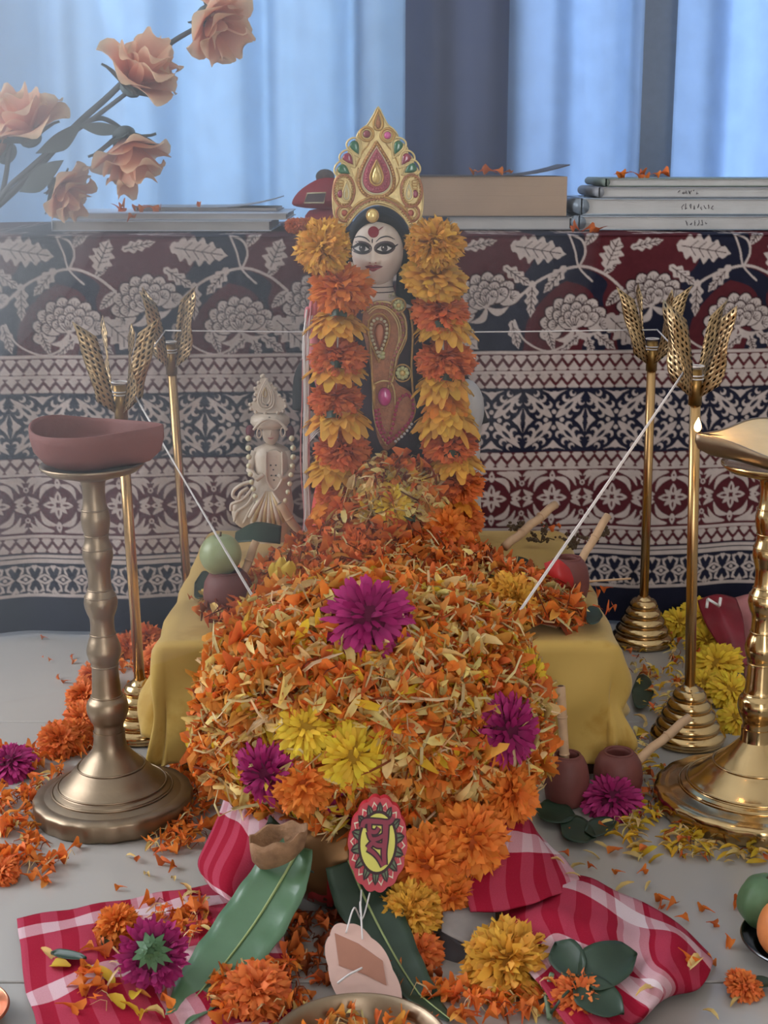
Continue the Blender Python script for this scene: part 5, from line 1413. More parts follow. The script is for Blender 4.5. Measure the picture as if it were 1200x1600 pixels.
# ================================================================ silk flower branch in a vase
m_silkp = mat('peach_silk', rough=.6, attr='Col', var=.06, scale=60, trans=.4)
m_stem = mat('dark_plastic_stem', (62, 66, 72), .5, var=.15, scale=40)
def silk_head(seed, n=8):
    rs = random.Random(seed); mb = MB(); cA = lin(248, 216, 180); cB = lin(238, 150, 122)
    for ringn, (m_, R, up, w) in enumerate(((6, 1.0, .35, .40), (5, .75, .75, .34), (4, .45, .85, .24))):
        for k in range(m_):
            ph = 2 * PI * k / m_ + ringn * .5 + rs.uniform(-.15, .15); a = Vector((math.cos(ph), math.sin(ph), 0)); s = Vector((-math.sin(ph), math.cos(ph), 0)); rows = []; cols = []
            RR = R * rs.uniform(.85, 1.15); u2 = up * rs.uniform(.7, 1.2)
            for j in range(7):
                f = j / 6; ww = w * (math.sin(PI * (f * .82 + .1)) ** .7) * 1.15
                for q in (-1, -.5, 0, .5, 1):
                    p = a * (RR * (f - .18 * f ** 3)) + s * (q * ww) + Vector((0, 0, u2 * math.sin(f * PI * .62) + .16 * q * q * (1 - .3 * f) - .25 * max(0, f - .75)))
                    rows.append(p); cols.append(jit(mixc(cB, cA, max(0, min(1, (f - .15) * 1.2 + .25 * q * q))), .04))
            fs = [(j * 5 + b, j * 5 + b + 1, j * 5 + b + 6, j * 5 + b + 5) for j in range(6) for b in range(4)]
            mb.add(rows, fs, cols)
    return mb.mesh('silk_head', m_silkp)
SILK = [silk_head(k) for k in range(3)]
cup = MB()
for k in range(5):
    ph = 2 * PI * k / 5; a = Vector((math.cos(ph), math.sin(ph), 0)); s = Vector((-math.sin(ph), math.cos(ph), 0))
    rows = [[a * (f * .75) + s * (q * .2 * math.sin(PI * min(1, f + .12))) + Vector((0, 0, -.06 + .28 * math.sin(f * 1.6) - .05 * abs(q))) for q in (-1, 0, 1)] for f in (0, .3, .6, .85, 1)]
    cup.grid(rows)
cup.ball((0, 0, -.06), (.22, .22, .14), 10, 8)
SCUP = cup.mesh('sepal_cup', m_stem)
m_sepal = mat('grey_green_sepal', (78, 90, 92), .6, var=.15)
SCUP.materials.clear(); SCUP.materials.append(m_sepal)
YV = 2.12
def V(px, py, dy=0.0): return atY(px, py, YV + dy)
vbase = Vector((-.83, 2.30, ZT + .002))
vs_ = thing('flower_vase', 'dark vase on the table holding the peach silk flowers', 'vase', tuple(vbase))
MB().lathe(cr([(.03, 0), (.042, .01), (.05, .05), (.04, .10), (.022, .13), (.02, .145), (.026, .155), (.022, .155), (.017, .14), (.018, .12)], 4), 32).build('body', m_terrad, vs_, world=False)
br = thing('silk_flower_branch', 'branch of peach silk flowers leaning over the pale notebooks', 'artificial flowers', tuple(vbase))
mouth = vbase + Vector((0, 0, .12))
def stem(pts, r0, r1):
    c = cr([tuple(p) for p in pts], 6); n = len(c); MB().tube(c, [r0 + (r1 - r0) * i / (n - 1) for i in range(n)], 10).build('stem', m_stem, br)
j1 = V(0, 318, .02); 
stem([mouth, V(-90, 395, .05) + Vector((0, .0, .03)), V(-40, 345, .03), j1, V(60, 260), V(120, 195), V(170, 150), V(215, 105)], .006, .004)
stem([mouth + Vector((.004, 0, 0)), V(-60, 370, .04) + Vector((0, 0, .02)), V(20, 285, -.01), V(90, 225, -.01), V(150, 182, -.01), V(205, 140, -.01)], .004, .003)
stem([V(215, 105), V(270, 65), V(310, 42), V(335, 30)], .004, .003)
stem([V(120, 195), V(160, 185), V(195, 205)], .004, .003); stem([V(60, 260), V(85, 285), V(95, 305)], .004, .003); stem([j1, V(10, 270), V(15, 225)], .004, .003)
for (x, y, r, ax, dy) in ((215, 118, 60, (.55, -.35, .75), -.01), (238, 105, 44, (.8, -.2, .3), .03), (200, 235, 62, (.25, -.2, -.95), -.01), (335, 38, 56, (.5, -.3, -.5), .0), (345, 20, 40, (.6, -.3, .6), .03), (100, 300, 46, (.75, -.3, -.6), .0), (38, 195, 60, (-.25, -.4, .8), .0), (-10, 225, 62, (-.6, -.4, .5), .03)):
    p = V(x, y, dy); k = ppx(p); d = Vector(ax).normalized()
    base = WORLD_LOC[br.name]
    hdo = link(SILK[int(x) % 3], 'silk_flower', br, loc=tuple(p - Vector(base) - d * (r * k * .35)), rot=look_rot(ax, x), scale=r * k * 1.35)
    link(SCUP, 'sepal_cup', hdo)
for pts in ([(120, 195), (160, 215), (205, 205), (165, 190)], [(55, 240), (90, 205), (128, 190), (110, 235)], [(30, 300), (60, 255), (100, 250), (70, 300)]):
    a, b, c_, d_ = [V(x, y, -.015) for x, y in pts]
    sheet([[a, a, a], [a.lerp(b, .8), a.lerp(c_, .5), a.lerp(d_, .8)], [b.lerp(c_, .5), c_.lerp(a, .25), d_.lerp(c_, .5)], [c_, c_, c_]], 4, 4).build('silk_leaf', m_sepal, br)

# ================================================================ flower covered pot in front of the stool
HXc = atY(580, 1100, 1.385).x
HE = Vector((HXc, 1.385, .132)); HR = Vector((.163, .140, .142))
def heap_bump(n): return 1 + .05 * noise.noise(Vector(n) * 2.3 + Vector((3, 1, 2))) + .03 * noise.noise(Vector(n) * 6)
def heap_pt(d):       # super-ellipsoid direction -> point, normal
    e = 2.2; s = (abs(d[0]) ** e + abs(d[1]) ** e + abs(d[2]) ** e) ** (-1 / e) * heap_bump(d)
    p = Vector((HE.x + HR.x * d[0] * s, HE.y + HR.y * d[1] * s, HE.z + HR.z * d[2] * s))
    n = Vector((d[0] / HR.x, d[1] / HR.y, d[2] / HR.z)).normalized()
    return p, n
mb = MB(); mb.ball((0, 0, 0), 1, 48, 32)
vv = []
for v in mb.v:
    d = Vector(v).normalized(); p, n = heap_pt(d); p = HE + (p - HE) * .955
    if p.z < .088: p.z = .088
    vv.append(tuple(p))
mb.v = vv; heap_faces = mb.f
heap_bvh = BVHTree.FromPolygons([Vector(v) for v in vv], mb.f)
m_under = mat('matted_petals', (150, 66, 26), .8, var=.35, scale=90, bump=.8, bscale=160)
HP = []; HN = []
while len(HP) < 7800:
    d = npr.normal(0, 1, 3); d /= np.linalg.norm(d)
    p, n = heap_pt(d)
    if p.z < .088 + .012 * math.sin(p.x * 60) + .02 * (p.x < HE.x - .1) or (p.y > HE.y + .06 and p.z < .2): continue
    HP.append(p); HN.append(n)
HP = np.array(HP); HN = np.array(HN)
keep = np.ones(len(HP), bool)
for (hx, hy, hr) in ((571, 986, 54), (487, 1134, 36), (556, 1172, 42), (808, 1064, 32), (770, 1145, 44), (420, 1212, 40), (470, 1222, 34)):
    d_ = ray(hx, hy).normalized(); h_ = heap_bvh.ray_cast(CAM, d_)
    if h_[0] is not None: keep &= (np.linalg.norm(HP - np.array(h_[0]), axis=1) > hr * ppx(h_[0]) * .8)
HP = HP[keep]; HN = HN[keep]
MIX1 = [(30, 'marigold', 'orange', .85), (10, 'marigold', 'red', .8), (9, 'ray', 'amber', 1.0), (17, 'ray', 'pale', 1.1), (4, 'fat', 'pale', .95), (15, 'shred', 'cream', 1.2), (6, 'ray', 'yellow', 1.1), (12, 'marigold', 'amber', .95), (3, 'shred', 'brown', 1.1), (3, 'fat', 'orange', .8)]
hp = link(scatter_mesh('petal_heap', HP, HN, MIX1, 5, (.015, .034), .7, .013), 'petal_heap')
tag(hp, 'dome of loose orange and yellow petals covering the pot before the stool', 'petal heap', kind='stuff')
mb.build('matted_petals', m_under, hp)
def on_heap(px, py, off=0.0):
    d = ray(px, py).normalized(); h = heap_bvh.ray_cast(CAM, d)
    if h[0] is None: return atY(px, py, 1.30), Vector((0, -.8, .5))
    n = h[1] if h[1].dot(d) < 0 else -h[1]
    return h[0] + n * off, n

# heap on the stool, banked against the idol
def hf(x, y):
    h = .080 * math.exp(-((x - .012) / .060) ** 4 - ((y - 1.800) / .042) ** 2) + .062 * math.exp(-((x + .0) / .118) ** 4 - ((y - 1.795) / .060) ** 2)
    h += .036 * math.exp(-((x - .01) / .175) ** 4 - ((y - 1.70) / .085) ** 4) + .020 * math.exp(-((x - .02) / .20) ** 6 - ((y - 1.62) / .085) ** 4)
    return h
def field_scatter(n, x0, x1, y0, y1, hmin, seed):
    g = np.random.default_rng(seed); P = []; Nn = []
    while len(P) < n:
        x, y = g.uniform(x0, x1), g.uniform(y0, y1); h = hf(x, y)
        gx_, gy_ = (hf(x + .004, y) - h) / .004, (hf(x, y + .004) - h) / .004
        if h < hmin * g.uniform(.2, 1.6) or g.uniform(0, 4) > math.sqrt(1 + gx_ ** 2 + gy_ ** 2) + .6: continue
        nv = Vector((-gx_, -gy_, 1)).normalized(); P.append((x, y, ZS + h + .002)); Nn.append(nv)
    return np.array(P), np.array(Nn)
P2, N2 = field_scatter(4000, -.215, .225, 1.575, 1.83, .010, 8)
MIX2 = [(28, 'marigold', 'red', .9), (18, 'marigold', 'orange', .9), (14, 'ray', 'amber', 1.05), (10, 'ray', 'pale', 1.0), (12, 'shred', 'brown', 1.3), (10, 'shred', 'cream', 1.2), (4, 'fat', 'pale', .9), (5, 'marigold', 'brown', .9)]
hp2 = link(scatter_mesh('petal_heap', P2, N2, MIX2, 9, (.015, .032), .75, .010), 'petal_heap')
tag(hp2, 'bank of loose orange and straw coloured petals at the foot of the tall idol', 'petal heap', kind='stuff')
mb = MB(); rows = []
for j in range(40):
    y = 1.580 + .250 * j / 39
    rows.append([(-.215 + .45 * i / 50, y, ZS + hf(-.215 + .45 * i / 50, y) - (.003 if hf(-.215 + .45 * i / 50, y) > .010 else .016)) for i in range(51)])
mb.grid(rows); mb.build('matted_petals', m_under, hp2)
field_bvh = BVHTree.FromPolygons([Vector(v) for v in mb.v], mb.f)
def on_field(px, py, off=0.0):
    d = ray(px, py).normalized(); h = field_bvh.ray_cast(CAM, d)
    if h[0] is None: return atZ(px, py, ZS + off), Vector((0, 0, 1))
    n = h[1] if h[1].dot(d) < 0 else -h[1]
    return h[0] + n * off, n
# yellow petals high against the idol
g = np.random.default_rng(4); PP = []; NN = []
for _ in range(230):
    px, py = g.normal(625, 42), g.uniform(735, 815)
    if field_bvh.ray_cast(CAM, ray(px, py).normalized())[0] is None: continue
    p, n = on_field(px, py, .004); PP.append(p); NN.append(n)
hp3 = link(scatter_mesh('petal_heap', np.array(PP), np.array(NN), [(5, 'ray', 'pale', 1.2), (3, 'fat', 'pale', 1.1), (2, 'shred', 'cream', 1.2), (2, 'ray', 'yellow', 1.2)], 6, (.018, .030), .5, .008), 'petal_heap')
tag(hp3, 'loose pale yellow petals heaped between the two garland strands', 'petal heap', kind='stuff')

# the pot itself
m_pot = mat('dark_brass_pot', (128, 92, 58), .32, metal=.7, var=.3, scale=22)
m_verm = mat('vermilion_paste', (158, 34, 34), .8, var=.2, scale=60)
pc = Vector((atY(545, 1400, 1.30).x, 1.305, 0))
pot = thing('kalash_pot', 'dark brass pot with red paste mark under the petal dome', 'pot', tuple(pc))
pmb = MB().lathe(cr([(.04, 0), (.055, .004), (.078, .03), (.084, .055), (.074, .082), (.048, .098), (.046, .106), (.058, .112)], 5), 44)
pmb.build('body', m_pot, pot, world=False)
pb = BVHTree.FromPolygons([Vector(v) + pc for v in pmb.v], pmb.f)
for pts in ([(485, 1395), (505, 1405), (530, 1400), (548, 1392)], [(515, 1370), (517, 1400), (513, 1430)], [(485, 1395), (487, 1418), (500, 1432)], [(540, 1425), (525, 1432), (513, 1430)]):
    stroke(pts, 12, 'red_mark', m_verm, pot, .0012, pb)

# big flower heads on and around the pile
NAMES = {'mum': ('yellow_chrysanthemum', H_MU), 'pur': ('purple_aster', H_PU), 'ora': ('orange_marigold', H_OR), 'yel': ('yellow_marigold', H_YB), 'red': ('orange_marigold', H_RD)}
def fl_on(kind, px, py, rpx, label, Y=None, z=None, axis=None, off=.55, sq=.85, calyx=True, field=False):
    nm, me = NAMES[kind]
    if Y is not None: p, n = atY(px, py, Y), Vector((0, -.75, .65))
    elif z is not None: p, n = atZ(px, py, z), Vector((0, -.35, .95))
    elif field: p, n = on_field(px, py)
    else: p, n = on_heap(px, py)
    r = rpx * ppx(p)
    if Y is None and z is None: p = p + n * (r * off)
    if z is not None: p.z = z + r * .55 * sq
    ax = Vector(axis) if axis else (n + Vector((0, -.5, .1))).normalized()
    return flower(nm, rnd.choice(me), p, r, ax, None, label, 'flower', calyx=calyx, squash=sq)
fl_on('pur', 571, 986, 62, 'large magenta aster on top of the petal dome', axis=(0, -.75, .65), sq=.7)
fl_on('mum', 487, 1134, 44, 'upper yellow chrysanthemum on the front of the petal dome', axis=(-.1, -.8, .5), sq=.75)
fl_on('mum', 556, 1172, 50, 'lower yellow chrysanthemum on the front of the petal dome', axis=(.1, -.9, .1), sq=.75)
fl_on('mum', 808, 1064, 38, 'yellow chrysanthemum on the right shoulder of the petal dome', axis=(.8, -.4, .3))
fl_on('pur', 770, 1145, 52, 'dark magenta aster on the right side of the petal dome', axis=(.5, -.8, .2), sq=.7)
fl_on('red', 818, 1150, 34, 'orange marigold at the right edge of the petal dome', axis=(.7, -.6, .2))
fl_on('pur', 418, 1208, 48, 'bright magenta aster hanging at the left of the petal dome', Y=1.252, axis=(-.45, -.85, -.05), sq=.8)
fl_on('ora', 474, 1226, 42, 'orange marigold between the magenta aster and the red tag', Y=1.240)
fl_on('pur', 390, 1165, 30, 'small magenta aster under orange petals at the left edge of the dome')
fl_on('pur', 528, 1272, 40, 'magenta aster above the left edge of the red tag', Y=1.25, axis=(-.2, -.8, -.3))
fl_on('pur', 530, 1335, 34, 'magenta aster tucked below the left edge of the red tag', Y=1.245, axis=(-.2, -.8, -.4))
fl_on('ora', 530, 1305, 30, 'orange marigold half hidden behind the red tag', Y=1.25)
fl_on('ora', 795, 1238, 48, 'orange marigold hanging above the right towel fold', Y=1.275, axis=(.5, -.75, .3))
fl_on('ora', 735, 1312, 54, 'largest orange marigold beside the red tag', Y=1.228, axis=(.2, -.9, .3))
fl_on('ora', 668, 1348, 52, 'orange marigold directly right of the red tag', Y=1.212, axis=(0, -.9, .2))
fl_on('ora', 705, 1400, 36, 'orange marigold above the folded grey paper', Y=1.205, axis=(.1, -.9, .1))
fl_on('yel', 642, 1424, 44, 'yellow marigold beside the dark mango leaf', Y=1.185, axis=(-.1, -.8, .3))
fl_on('red', 655, 1490, 34, 'brownish orange marigold in the shade below the yellow marigold', Y=1.165, axis=(0, -.6, .6))
fl_on('yel', 792, 1530, 62, 'large yellow marigold in front of the red towel', z=.002, axis=(0, -.6, .75))
fl_on('ora', 184, 1464, 33, 'round orange marigold on the left end of the red towel', z=.020, axis=(-.2, -.3, .9), sq=1.0)
pa = fl_on('pur', 240, 1508, 50, 'upturned magenta aster with green calyx on the red towel', z=.03, axis=(.0, .72, -.65), sq=.7)
fl_on('red', 400, 1572, 48, 'orange marigold left of the brass bowl', z=.006, axis=(.1, -.4, .9))
fl_on('pur', 18, 1210, 38, 'magenta aster on the floor at the left edge', z=.0, axis=(0, -.3, .95))
fl_on('red', 2, 1375, 26, 'orange marigold on the floor at the left edge', z=.0, axis=(0, -.3, .9))
fl_on('pur', 955, 1268, 42, 'dark magenta aster on the floor before the ink pots', z=.0, axis=(0, -.4, .9))
fl_on('yel', 800, 955, 42, 'yellow marigold on the stool beside the petal dome', field=True, axis=(.4, -.6, .6), off=.5)
fl_on('mum', 612, 792, 32, 'pale yellow chrysanthemum in the middle below the idol', field=True, axis=(0, -.8, .5), off=.3)
fl_on('ora', 690, 830, 34, 'small orange marigold under the right garland strand', field=True, off=.3)
fl_on('red', 905, 1578, 40, 'orange flower beside the three lobed green leaf', z=.004, axis=(0, -.4, .9))
fl_on('red', 1163, 1552, 28, 'wilted orange flower on the bare floor at the right', z=.0, axis=(.3, -.3, .8), sq=.7)
fl_on('red', 560, 860, 30, 'orange marigold in the bank of petals', field=True, off=.2)

# ================================================================ red checked towel
m_gam = mat('red_checked_cotton', (170, 30, 56), .85, var=0, spec=.15, bump=.2, bscale=900, trans=.12)
_N, _L, _b = nodes_of(m_gam)
_tc = _N.new('ShaderNodeTexCoord'); _sep = _N.new('ShaderNodeSeparateXYZ'); _L.new(_tc.outputs['UV'], _sep.inputs[0])
def _stripe(sock, per, duty, off=0.0):
    a = _N.new('ShaderNodeMath'); a.operation = 'MULTIPLY_ADD'; a.inputs[1].default_value = 1 / per; a.inputs[2].default_value = off; _L.new(sock, a.inputs[0])
    b = _N.new('ShaderNodeMath'); b.operation = 'FRACT'; _L.new(a.outputs[0], b.inputs[0])
    c = _N.new('ShaderNodeMath'); c.operation = 'LESS_THAN'; c.inputs[1].default_value = duty; _L.new(b.outputs[0], c.inputs[0]); return c.outputs[0]
_su = _stripe(_sep.outputs['X'], .030, .50, .3); _sv = _stripe(_sep.outputs['Y'], .105, .24, .78); _sw = _stripe(_sep.outputs['X'], .150, .20, .30)
_nzw = _N.new('ShaderNodeTexNoise'); _nzw.inputs['Scale'].default_value = 700; _L.new(_tc.outputs['UV'], _nzw.inputs['Vector'])
def _ma(sock, k, add):
    a = _N.new('ShaderNodeMath'); a.operation = 'MULTIPLY_ADD'; a.inputs[1].default_value = k; _L.new(sock, a.inputs[0])
    if isinstance(add, float): a.inputs[2].default_value = add
    else: _L.new(add, a.inputs[2])
    return a.outputs[0]
_f = _ma(_nzw.outputs['Fac'], .10, 0.0); _f = _ma(_su, .16, _f); _f = _ma(_sv, .42, _f); _f = _ma(_sw, .34, _f)
_rp = _N.new('ShaderNodeValToRGB'); el = _rp.color_ramp.elements
el[0].position = 0.05; el[0].color = rgba(lin(156, 22, 48)); el[1].position = .80; el[1].color = rgba(lin(222, 200, 204))
e2 = _rp.color_ramp.elements.new(.24); e2.color = rgba(lin(178, 62, 84))
_L.new(_f, _rp.inputs[0])
for l in list(_b.inputs['Base Color'].links): _L.remove(l)
_L.new(_rp.outputs[0], _b.inputs['Base Color'])
for nd in _N:
    if nd.type == 'BSDF_TRANSLUCENT': _L.new(_rp.outputs[0], nd.inputs['Color'])
tow = thing('checked_towel', 'red and white checked cotton towel draped over the pot and spread on the floor', 'towel', tuple(pc))
def Zr(row): return [atZ(x, y, z) for (x, y, z) in row]
def Yr(row): return [atY(x, y, Y) for (x, y, Y) in row]
tow_bm = []
def tsheet(rows, wr=.004, wf=26, name='panel'):
    mb = sheet(rows, 8, 8, wr, wf)
    mb.v = [(v[0], v[1], max(v[2], .002)) for v in mb.v]
    o = mb.build(name, m_gam, tow, fixn=False); solid(o, .0012)
    tow_bm.append(([Vector(v) for v in mb.v], mb.f)); return o
tsheet([Zr([(26, 1440, .005), (120, 1420, .009), (220, 1402, .008), (320, 1386, .012), (400, 1370, .02)]),
        Zr([(33, 1490, .012), (130, 1468, .020), (230, 1452, .016), (330, 1430, .024), (430, 1415, .035)]),
        Zr([(40, 1545, .008), (140, 1528, .020), (240, 1512, .018), (340, 1486, .024), (445, 1468, .030)]),
        Zr([(56, 1600, .005), (150, 1588, .014), (250, 1570, .012), (350, 1550, .012), (455, 1530, .012)]),
        Zr([(75, 1670, .004), (160, 1660, .006), (260, 1640, .006), (350, 1620, .006), (455, 1590, .005)])], .007, 24, 'spread_end')
tsheet([Yr([(360, 1215, 1.37), (392, 1225, 1.31), (425, 1245, 1.275), (470, 1270, 1.255)]),
        Yr([(338, 1285, 1.315), (372, 1296, 1.262), (398, 1312, 1.240), (440, 1335, 1.235)]),
        Yr([(310, 1345, 1.275), (345, 1372, 1.215), (388, 1385, 1.212), (430, 1400, 1.215)]),
        Yr([(322, 1378, 1.245), (352, 1405, 1.185), (400, 1425, 1.185), (450, 1450, 1.19)])], .003, 40, 'upright_fold')
tsheet([Yr([(745, 1285, 1.27), (800, 1268, 1.275), (828, 1285, 1.30), (838, 1300, 1.33)]),
        Yr([(735, 1335, 1.235), (790, 1325, 1.238), (838, 1322, 1.26), (862, 1325, 1.30)]),
        Yr([(728, 1385, 1.205), (785, 1385, 1.205), (845, 1368, 1.225), (900, 1362, 1.255)]),
        Yr([(735, 1425, 1.185), (790, 1425, 1.18), (850, 1405, 1.195), (905, 1385, 1.235)])], .004, 34, 'upright_fold')
tsheet([Zr([(800, 1382, .030), (880, 1366, .030), (950, 1384, .030), (1020, 1420, .022), (1072, 1452, .018), (1106, 1486, .006)]),
        Zr([(785, 1430, .034), (860, 1420, .042), (930, 1440, .040), (1000, 1468, .028), (1060, 1478, .034), (1113, 1502, .016)]),
        Zr([(805, 1480, .028), (870, 1482, .030), (930, 1500, .032), (990, 1520, .024), (1040, 1518, .036), (1092, 1546, .008)]),
        Zr([(850, 1545, .020), (900, 1545, .022), (950, 1560, .018), (995, 1572, .016), (1030, 1560, .020), (1046, 1556, .006)]),
        Zr([(890, 1610, .005), (925, 1605, .006), (955, 1602, .008), (980, 1600, .010), (996, 1594, .008), (1004, 1590, .004)])], .007, 24, 'spread_end')
_vs = []; _fs = []
for (v, f) in tow_bm:
    o_ = len(_vs); _vs += v; _fs += [tuple(i + o_ for i in q) for q in f]
tow_bvh = BVHTree.FromPolygons(_vs, _fs)
def on_ground(px, py, off=.0):
    """towel if it is there, else the floor"""
    d = ray(px, py).normalized(); h = tow_bvh.ray_cast(CAM, d); p = atZ(px, py, 0)
    if h[0] is not None and (h[0] - CAM).length < (p - CAM).length: 
        n = h[1] if h[1].z > 0 else -h[1]; return h[0] + Vector((0, 0, off)), n
    return p + Vector((0, 0, off)), Vector((0, 0, 1))

# ================================================================ mango leaves
def long_leaf(ctr, hw, perp, m, label, lift=.004):
    t = thing('mango_leaf', label, 'leaf', tuple(atY(*ctr[-1])))
    c = cr(ctr, 8); n = len(c); hwI = np.interp(np.linspace(0, 1, n), np.linspace(0, 1, len(hw)), hw); mb = MB(); rows = []; mid = []
    for i, (x, y, Y) in enumerate(c):
        r = []
        for s in (-1, -.7, -.35, 0, .35, .7, 1):
            p = atY(x + perp[0] * hwI[i] * s, y + perp[1] * hwI[i] * s, Y + perp[2] * s * hwI[i] / 50)
            p = p + Vector((0, -.3, 1)) * (lift * abs(s) ** 1.5 + .0012 * math.sin(i * 1.1) * abs(s))
            p.z = max(p.z, .003)
            r.append(p)
        rows.append(r); mid.append(r[3] + Vector((0, -.0008, .0010)))
    mb.grid(rows); o = mb.build('blade', m, t, fixn=False); solid(o, .0006)
    MB().tube(mid, [.0015 * (1 - .7 * i / n) for i in range(n)], 6).build('midrib', mat('leaf_midrib', (148, 160, 104), .5), t)
    return t
m_leafg = mat('bright_mango_leaf', (84, 116, 84), .28, var=.14, scale=26, bump=.2, bscale=60, coat=.3, trans=.1)
long_leaf([(470, 1322, 1.215), (440, 1375, 1.190), (400, 1440, 1.158), (352, 1505, 1.122), (305, 1560, 1.086), (262, 1618, 1.048)], [22, 46, 52, 50, 38, 8], (.83, .5, -.02), m_leafg, 'large glossy mango leaf reaching to the lower left over the towel')
long_leaf([(545, 1345, 1.218), (568, 1400, 1.195), (598, 1460, 1.160), (632, 1520, 1.126), (668, 1572, 1.095), (704, 1618, 1.068)], [40, 50, 42, 32, 22, 5], (.90, -.42, .01), m_leafd, 'dark mango leaf hanging below the red tag towards the bowl')
long_leaf([(440, 1290, 1.245), (450, 1320, 1.235), (470, 1345, 1.23), (500, 1375, 1.228)], [20, 44, 44, 12], (.8, .5, 0), m_leafd, 'shaded mango leaf behind the brown husk on the left')
# brown fibrous husk around the leaf stalks
hk = MB(); hc = atY(434, 1318, 1.205); hs_ = ppx(hc)
rings = []
for (r, z, j) in ((.7, -.016, 0), (.95, -.008, .02), (1.02, .002, .03), (1.05, .010, .035), (.97, .009, .035), (.9, .0, .02), (.6, -.010, 0)):
    rings.append([(hc.x + 44 * hs_ * r * math.cos(a) * (1 + j * math.sin(5 * a + 1)), hc.y + .020 * r * math.sin(a) * (1 + j * math.sin(4 * a)), hc.z + z + j * .05 * math.sin(7 * a) + .006 * math.cos(a)) for a in [2 * PI * k / 40 for k in range(40)]])
hk.loft(rings, cap=False)
tag(hk.build('coconut_husk', mat('brown_fibre', (150, 112, 82), .9, var=.3, scale=90, bump=.8, bscale=300)), 'torn brown fibrous husk ring around the mango leaf stalks', 'husk')

# ================================================================ red festive tag with its pale twin on strings
YT = 1.200
def T(px, py, dy=0.0):
    p = atY(px, py, YT + dy); return p + Vector((0, (p.z - .09) * .35, 0))     # leaning back a little
m_tagred = mat('red_card', (186, 36, 52), .45, var=.06); m_tagyel = mat('yellow_card', (214, 204, 92), .5, var=.05); m_tagink = mat('dark_print', (52, 16, 24), .6, var=0)
m_taggrn = mat('green_print', (96, 112, 84), .6, var=0); m_tagmar = mat('maroon_print', (132, 24, 52), .5, var=0); m_tagwht = mat('cream_print', (218, 204, 180), .6, var=0)
m_pinkpaper = mat('pale_pink_paper', (206, 168, 156), .8, var=.05); m_tan = mat('tan_paper', (164, 112, 92), .8, var=.05)
tg = thing('festive_tag', 'red oval festive tag with yellow centre and pale twin hanging on white strings', 'tag', tuple(T(590, 1390)))
tc_ = (590, 1320); rot = .07
def tl(u, v): return (tc_[0] + u * math.cos(rot) - v * math.sin(rot), tc_[1] + u * math.sin(rot) + v * math.cos(rot))
sc_o = []
for i in range(96):
    a = 2 * PI * i / 96; w = 1 + .06 * abs(math.cos(a * 7)) 
    sc_o.append(tl(44 * w * math.cos(a), 61 * w * math.sin(a)))
card = MB().prism([T(x, y) for x, y in sc_o], (0, .004, .0014)).build('red_card', m_tagred, tg, smooth=False)
def flat(pts, name, m, dy, par=card): return MB().prism([T(x, y, dy) for x, y in pts], (0, .0004, 0)).build(name, m, par, smooth=False)
for k in range(14):
    a0 = 2 * PI * k / 14
    def pt_(a, r): return tl(44 * r * math.cos(a), 58 * r * math.sin(a) - 1)
    flat([pt_(a0 - .20, .80), pt_(a0, .99), pt_(a0 + .20, .80)], 'print_triangle', m_tagwht, -.0005)
    flat([pt_(a0 - .15, .80), pt_(a0, .93), pt_(a0 + .15, .80)], 'print_triangle', m_tagred, -.0009)
    b0 = a0 + PI / 14
    flat([pt_(b0 - .24, .62), pt_(b0 - .12, .86), pt_(b0, .97), pt_(b0 + .12, .86), pt_(b0 + .24, .62)], 'print_petal', m_tagink, -.0013)
    flat([pt_(b0 - .15, .70), pt_(b0 - .03, .90), pt_(b0 - .02, .70)], 'print_petal', m_taggrn, -.0017)
    flat([pt_(b0 + .02, .70), pt_(b0 + .03, .90), pt_(b0 + .15, .70)], 'print_petal', m_taggrn, -.0017)
flat([tl(*p) for p in ell(0, -2, 31, 43, 40)], 'dark_ring', m_tagink, -.0021); flat([tl(*p) for p in ell(0, -2, 27, 39, 40)], 'yellow_oval', m_tagyel, -.0025)
def brush(pts, w0, w1, name, m, dy):
    c = cr(pts, 5); up = []; dn = []; n = len(c)
    for i, p in enumerate(c):
        a, b = c[max(i - 1, 0)], c[min(i + 1, n - 1)]; dx, dy_ = b[0] - a[0], b[1] - a[1]; L = math.hypot(dx, dy_) or 1; w = w0 + (w1 - w0) * i / (n - 1)
        up.append((p[0] - dy_ / L * w / 2, p[1] + dx / L * w / 2)); dn.append((p[0] + dy_ / L * w / 2, p[1] - dx / L * w / 2))
    rows = [[T(x, y, dy) for x, y in up], [T(x, y, dy) for x, y in dn]]
    mb = MB(); mb.grid(rows); return mb.build(name, m, card)
glyph = [([(566, 1298), (570, 1290), (590, 1290), (608, 1291), (615, 1284)], 7, 6), ([(603, 1292), (602, 1312), (600, 1330), (601, 1348)], 9, 6), ([(577, 1293), (578, 1302), (587, 1304), (592, 1298)], 6, 5),
         ([(576, 1303), (580, 1313), (590, 1313), (600, 1308)], 6, 5), ([(574, 1326), (582, 1319), (590, 1322), (600, 1322)], 6, 6), ([(574, 1326), (584, 1332), (592, 1340), (598, 1350)], 6, 4)]
for k, (pts, a, b) in enumerate(glyph):
    brush(pts, a + 4.5, b + 4.5, 'letter_outline', m_tagink, -.0029 - .00004 * k); brush(pts, a, b, 'letter', m_tagmar, -.0034 - .00004 * k)
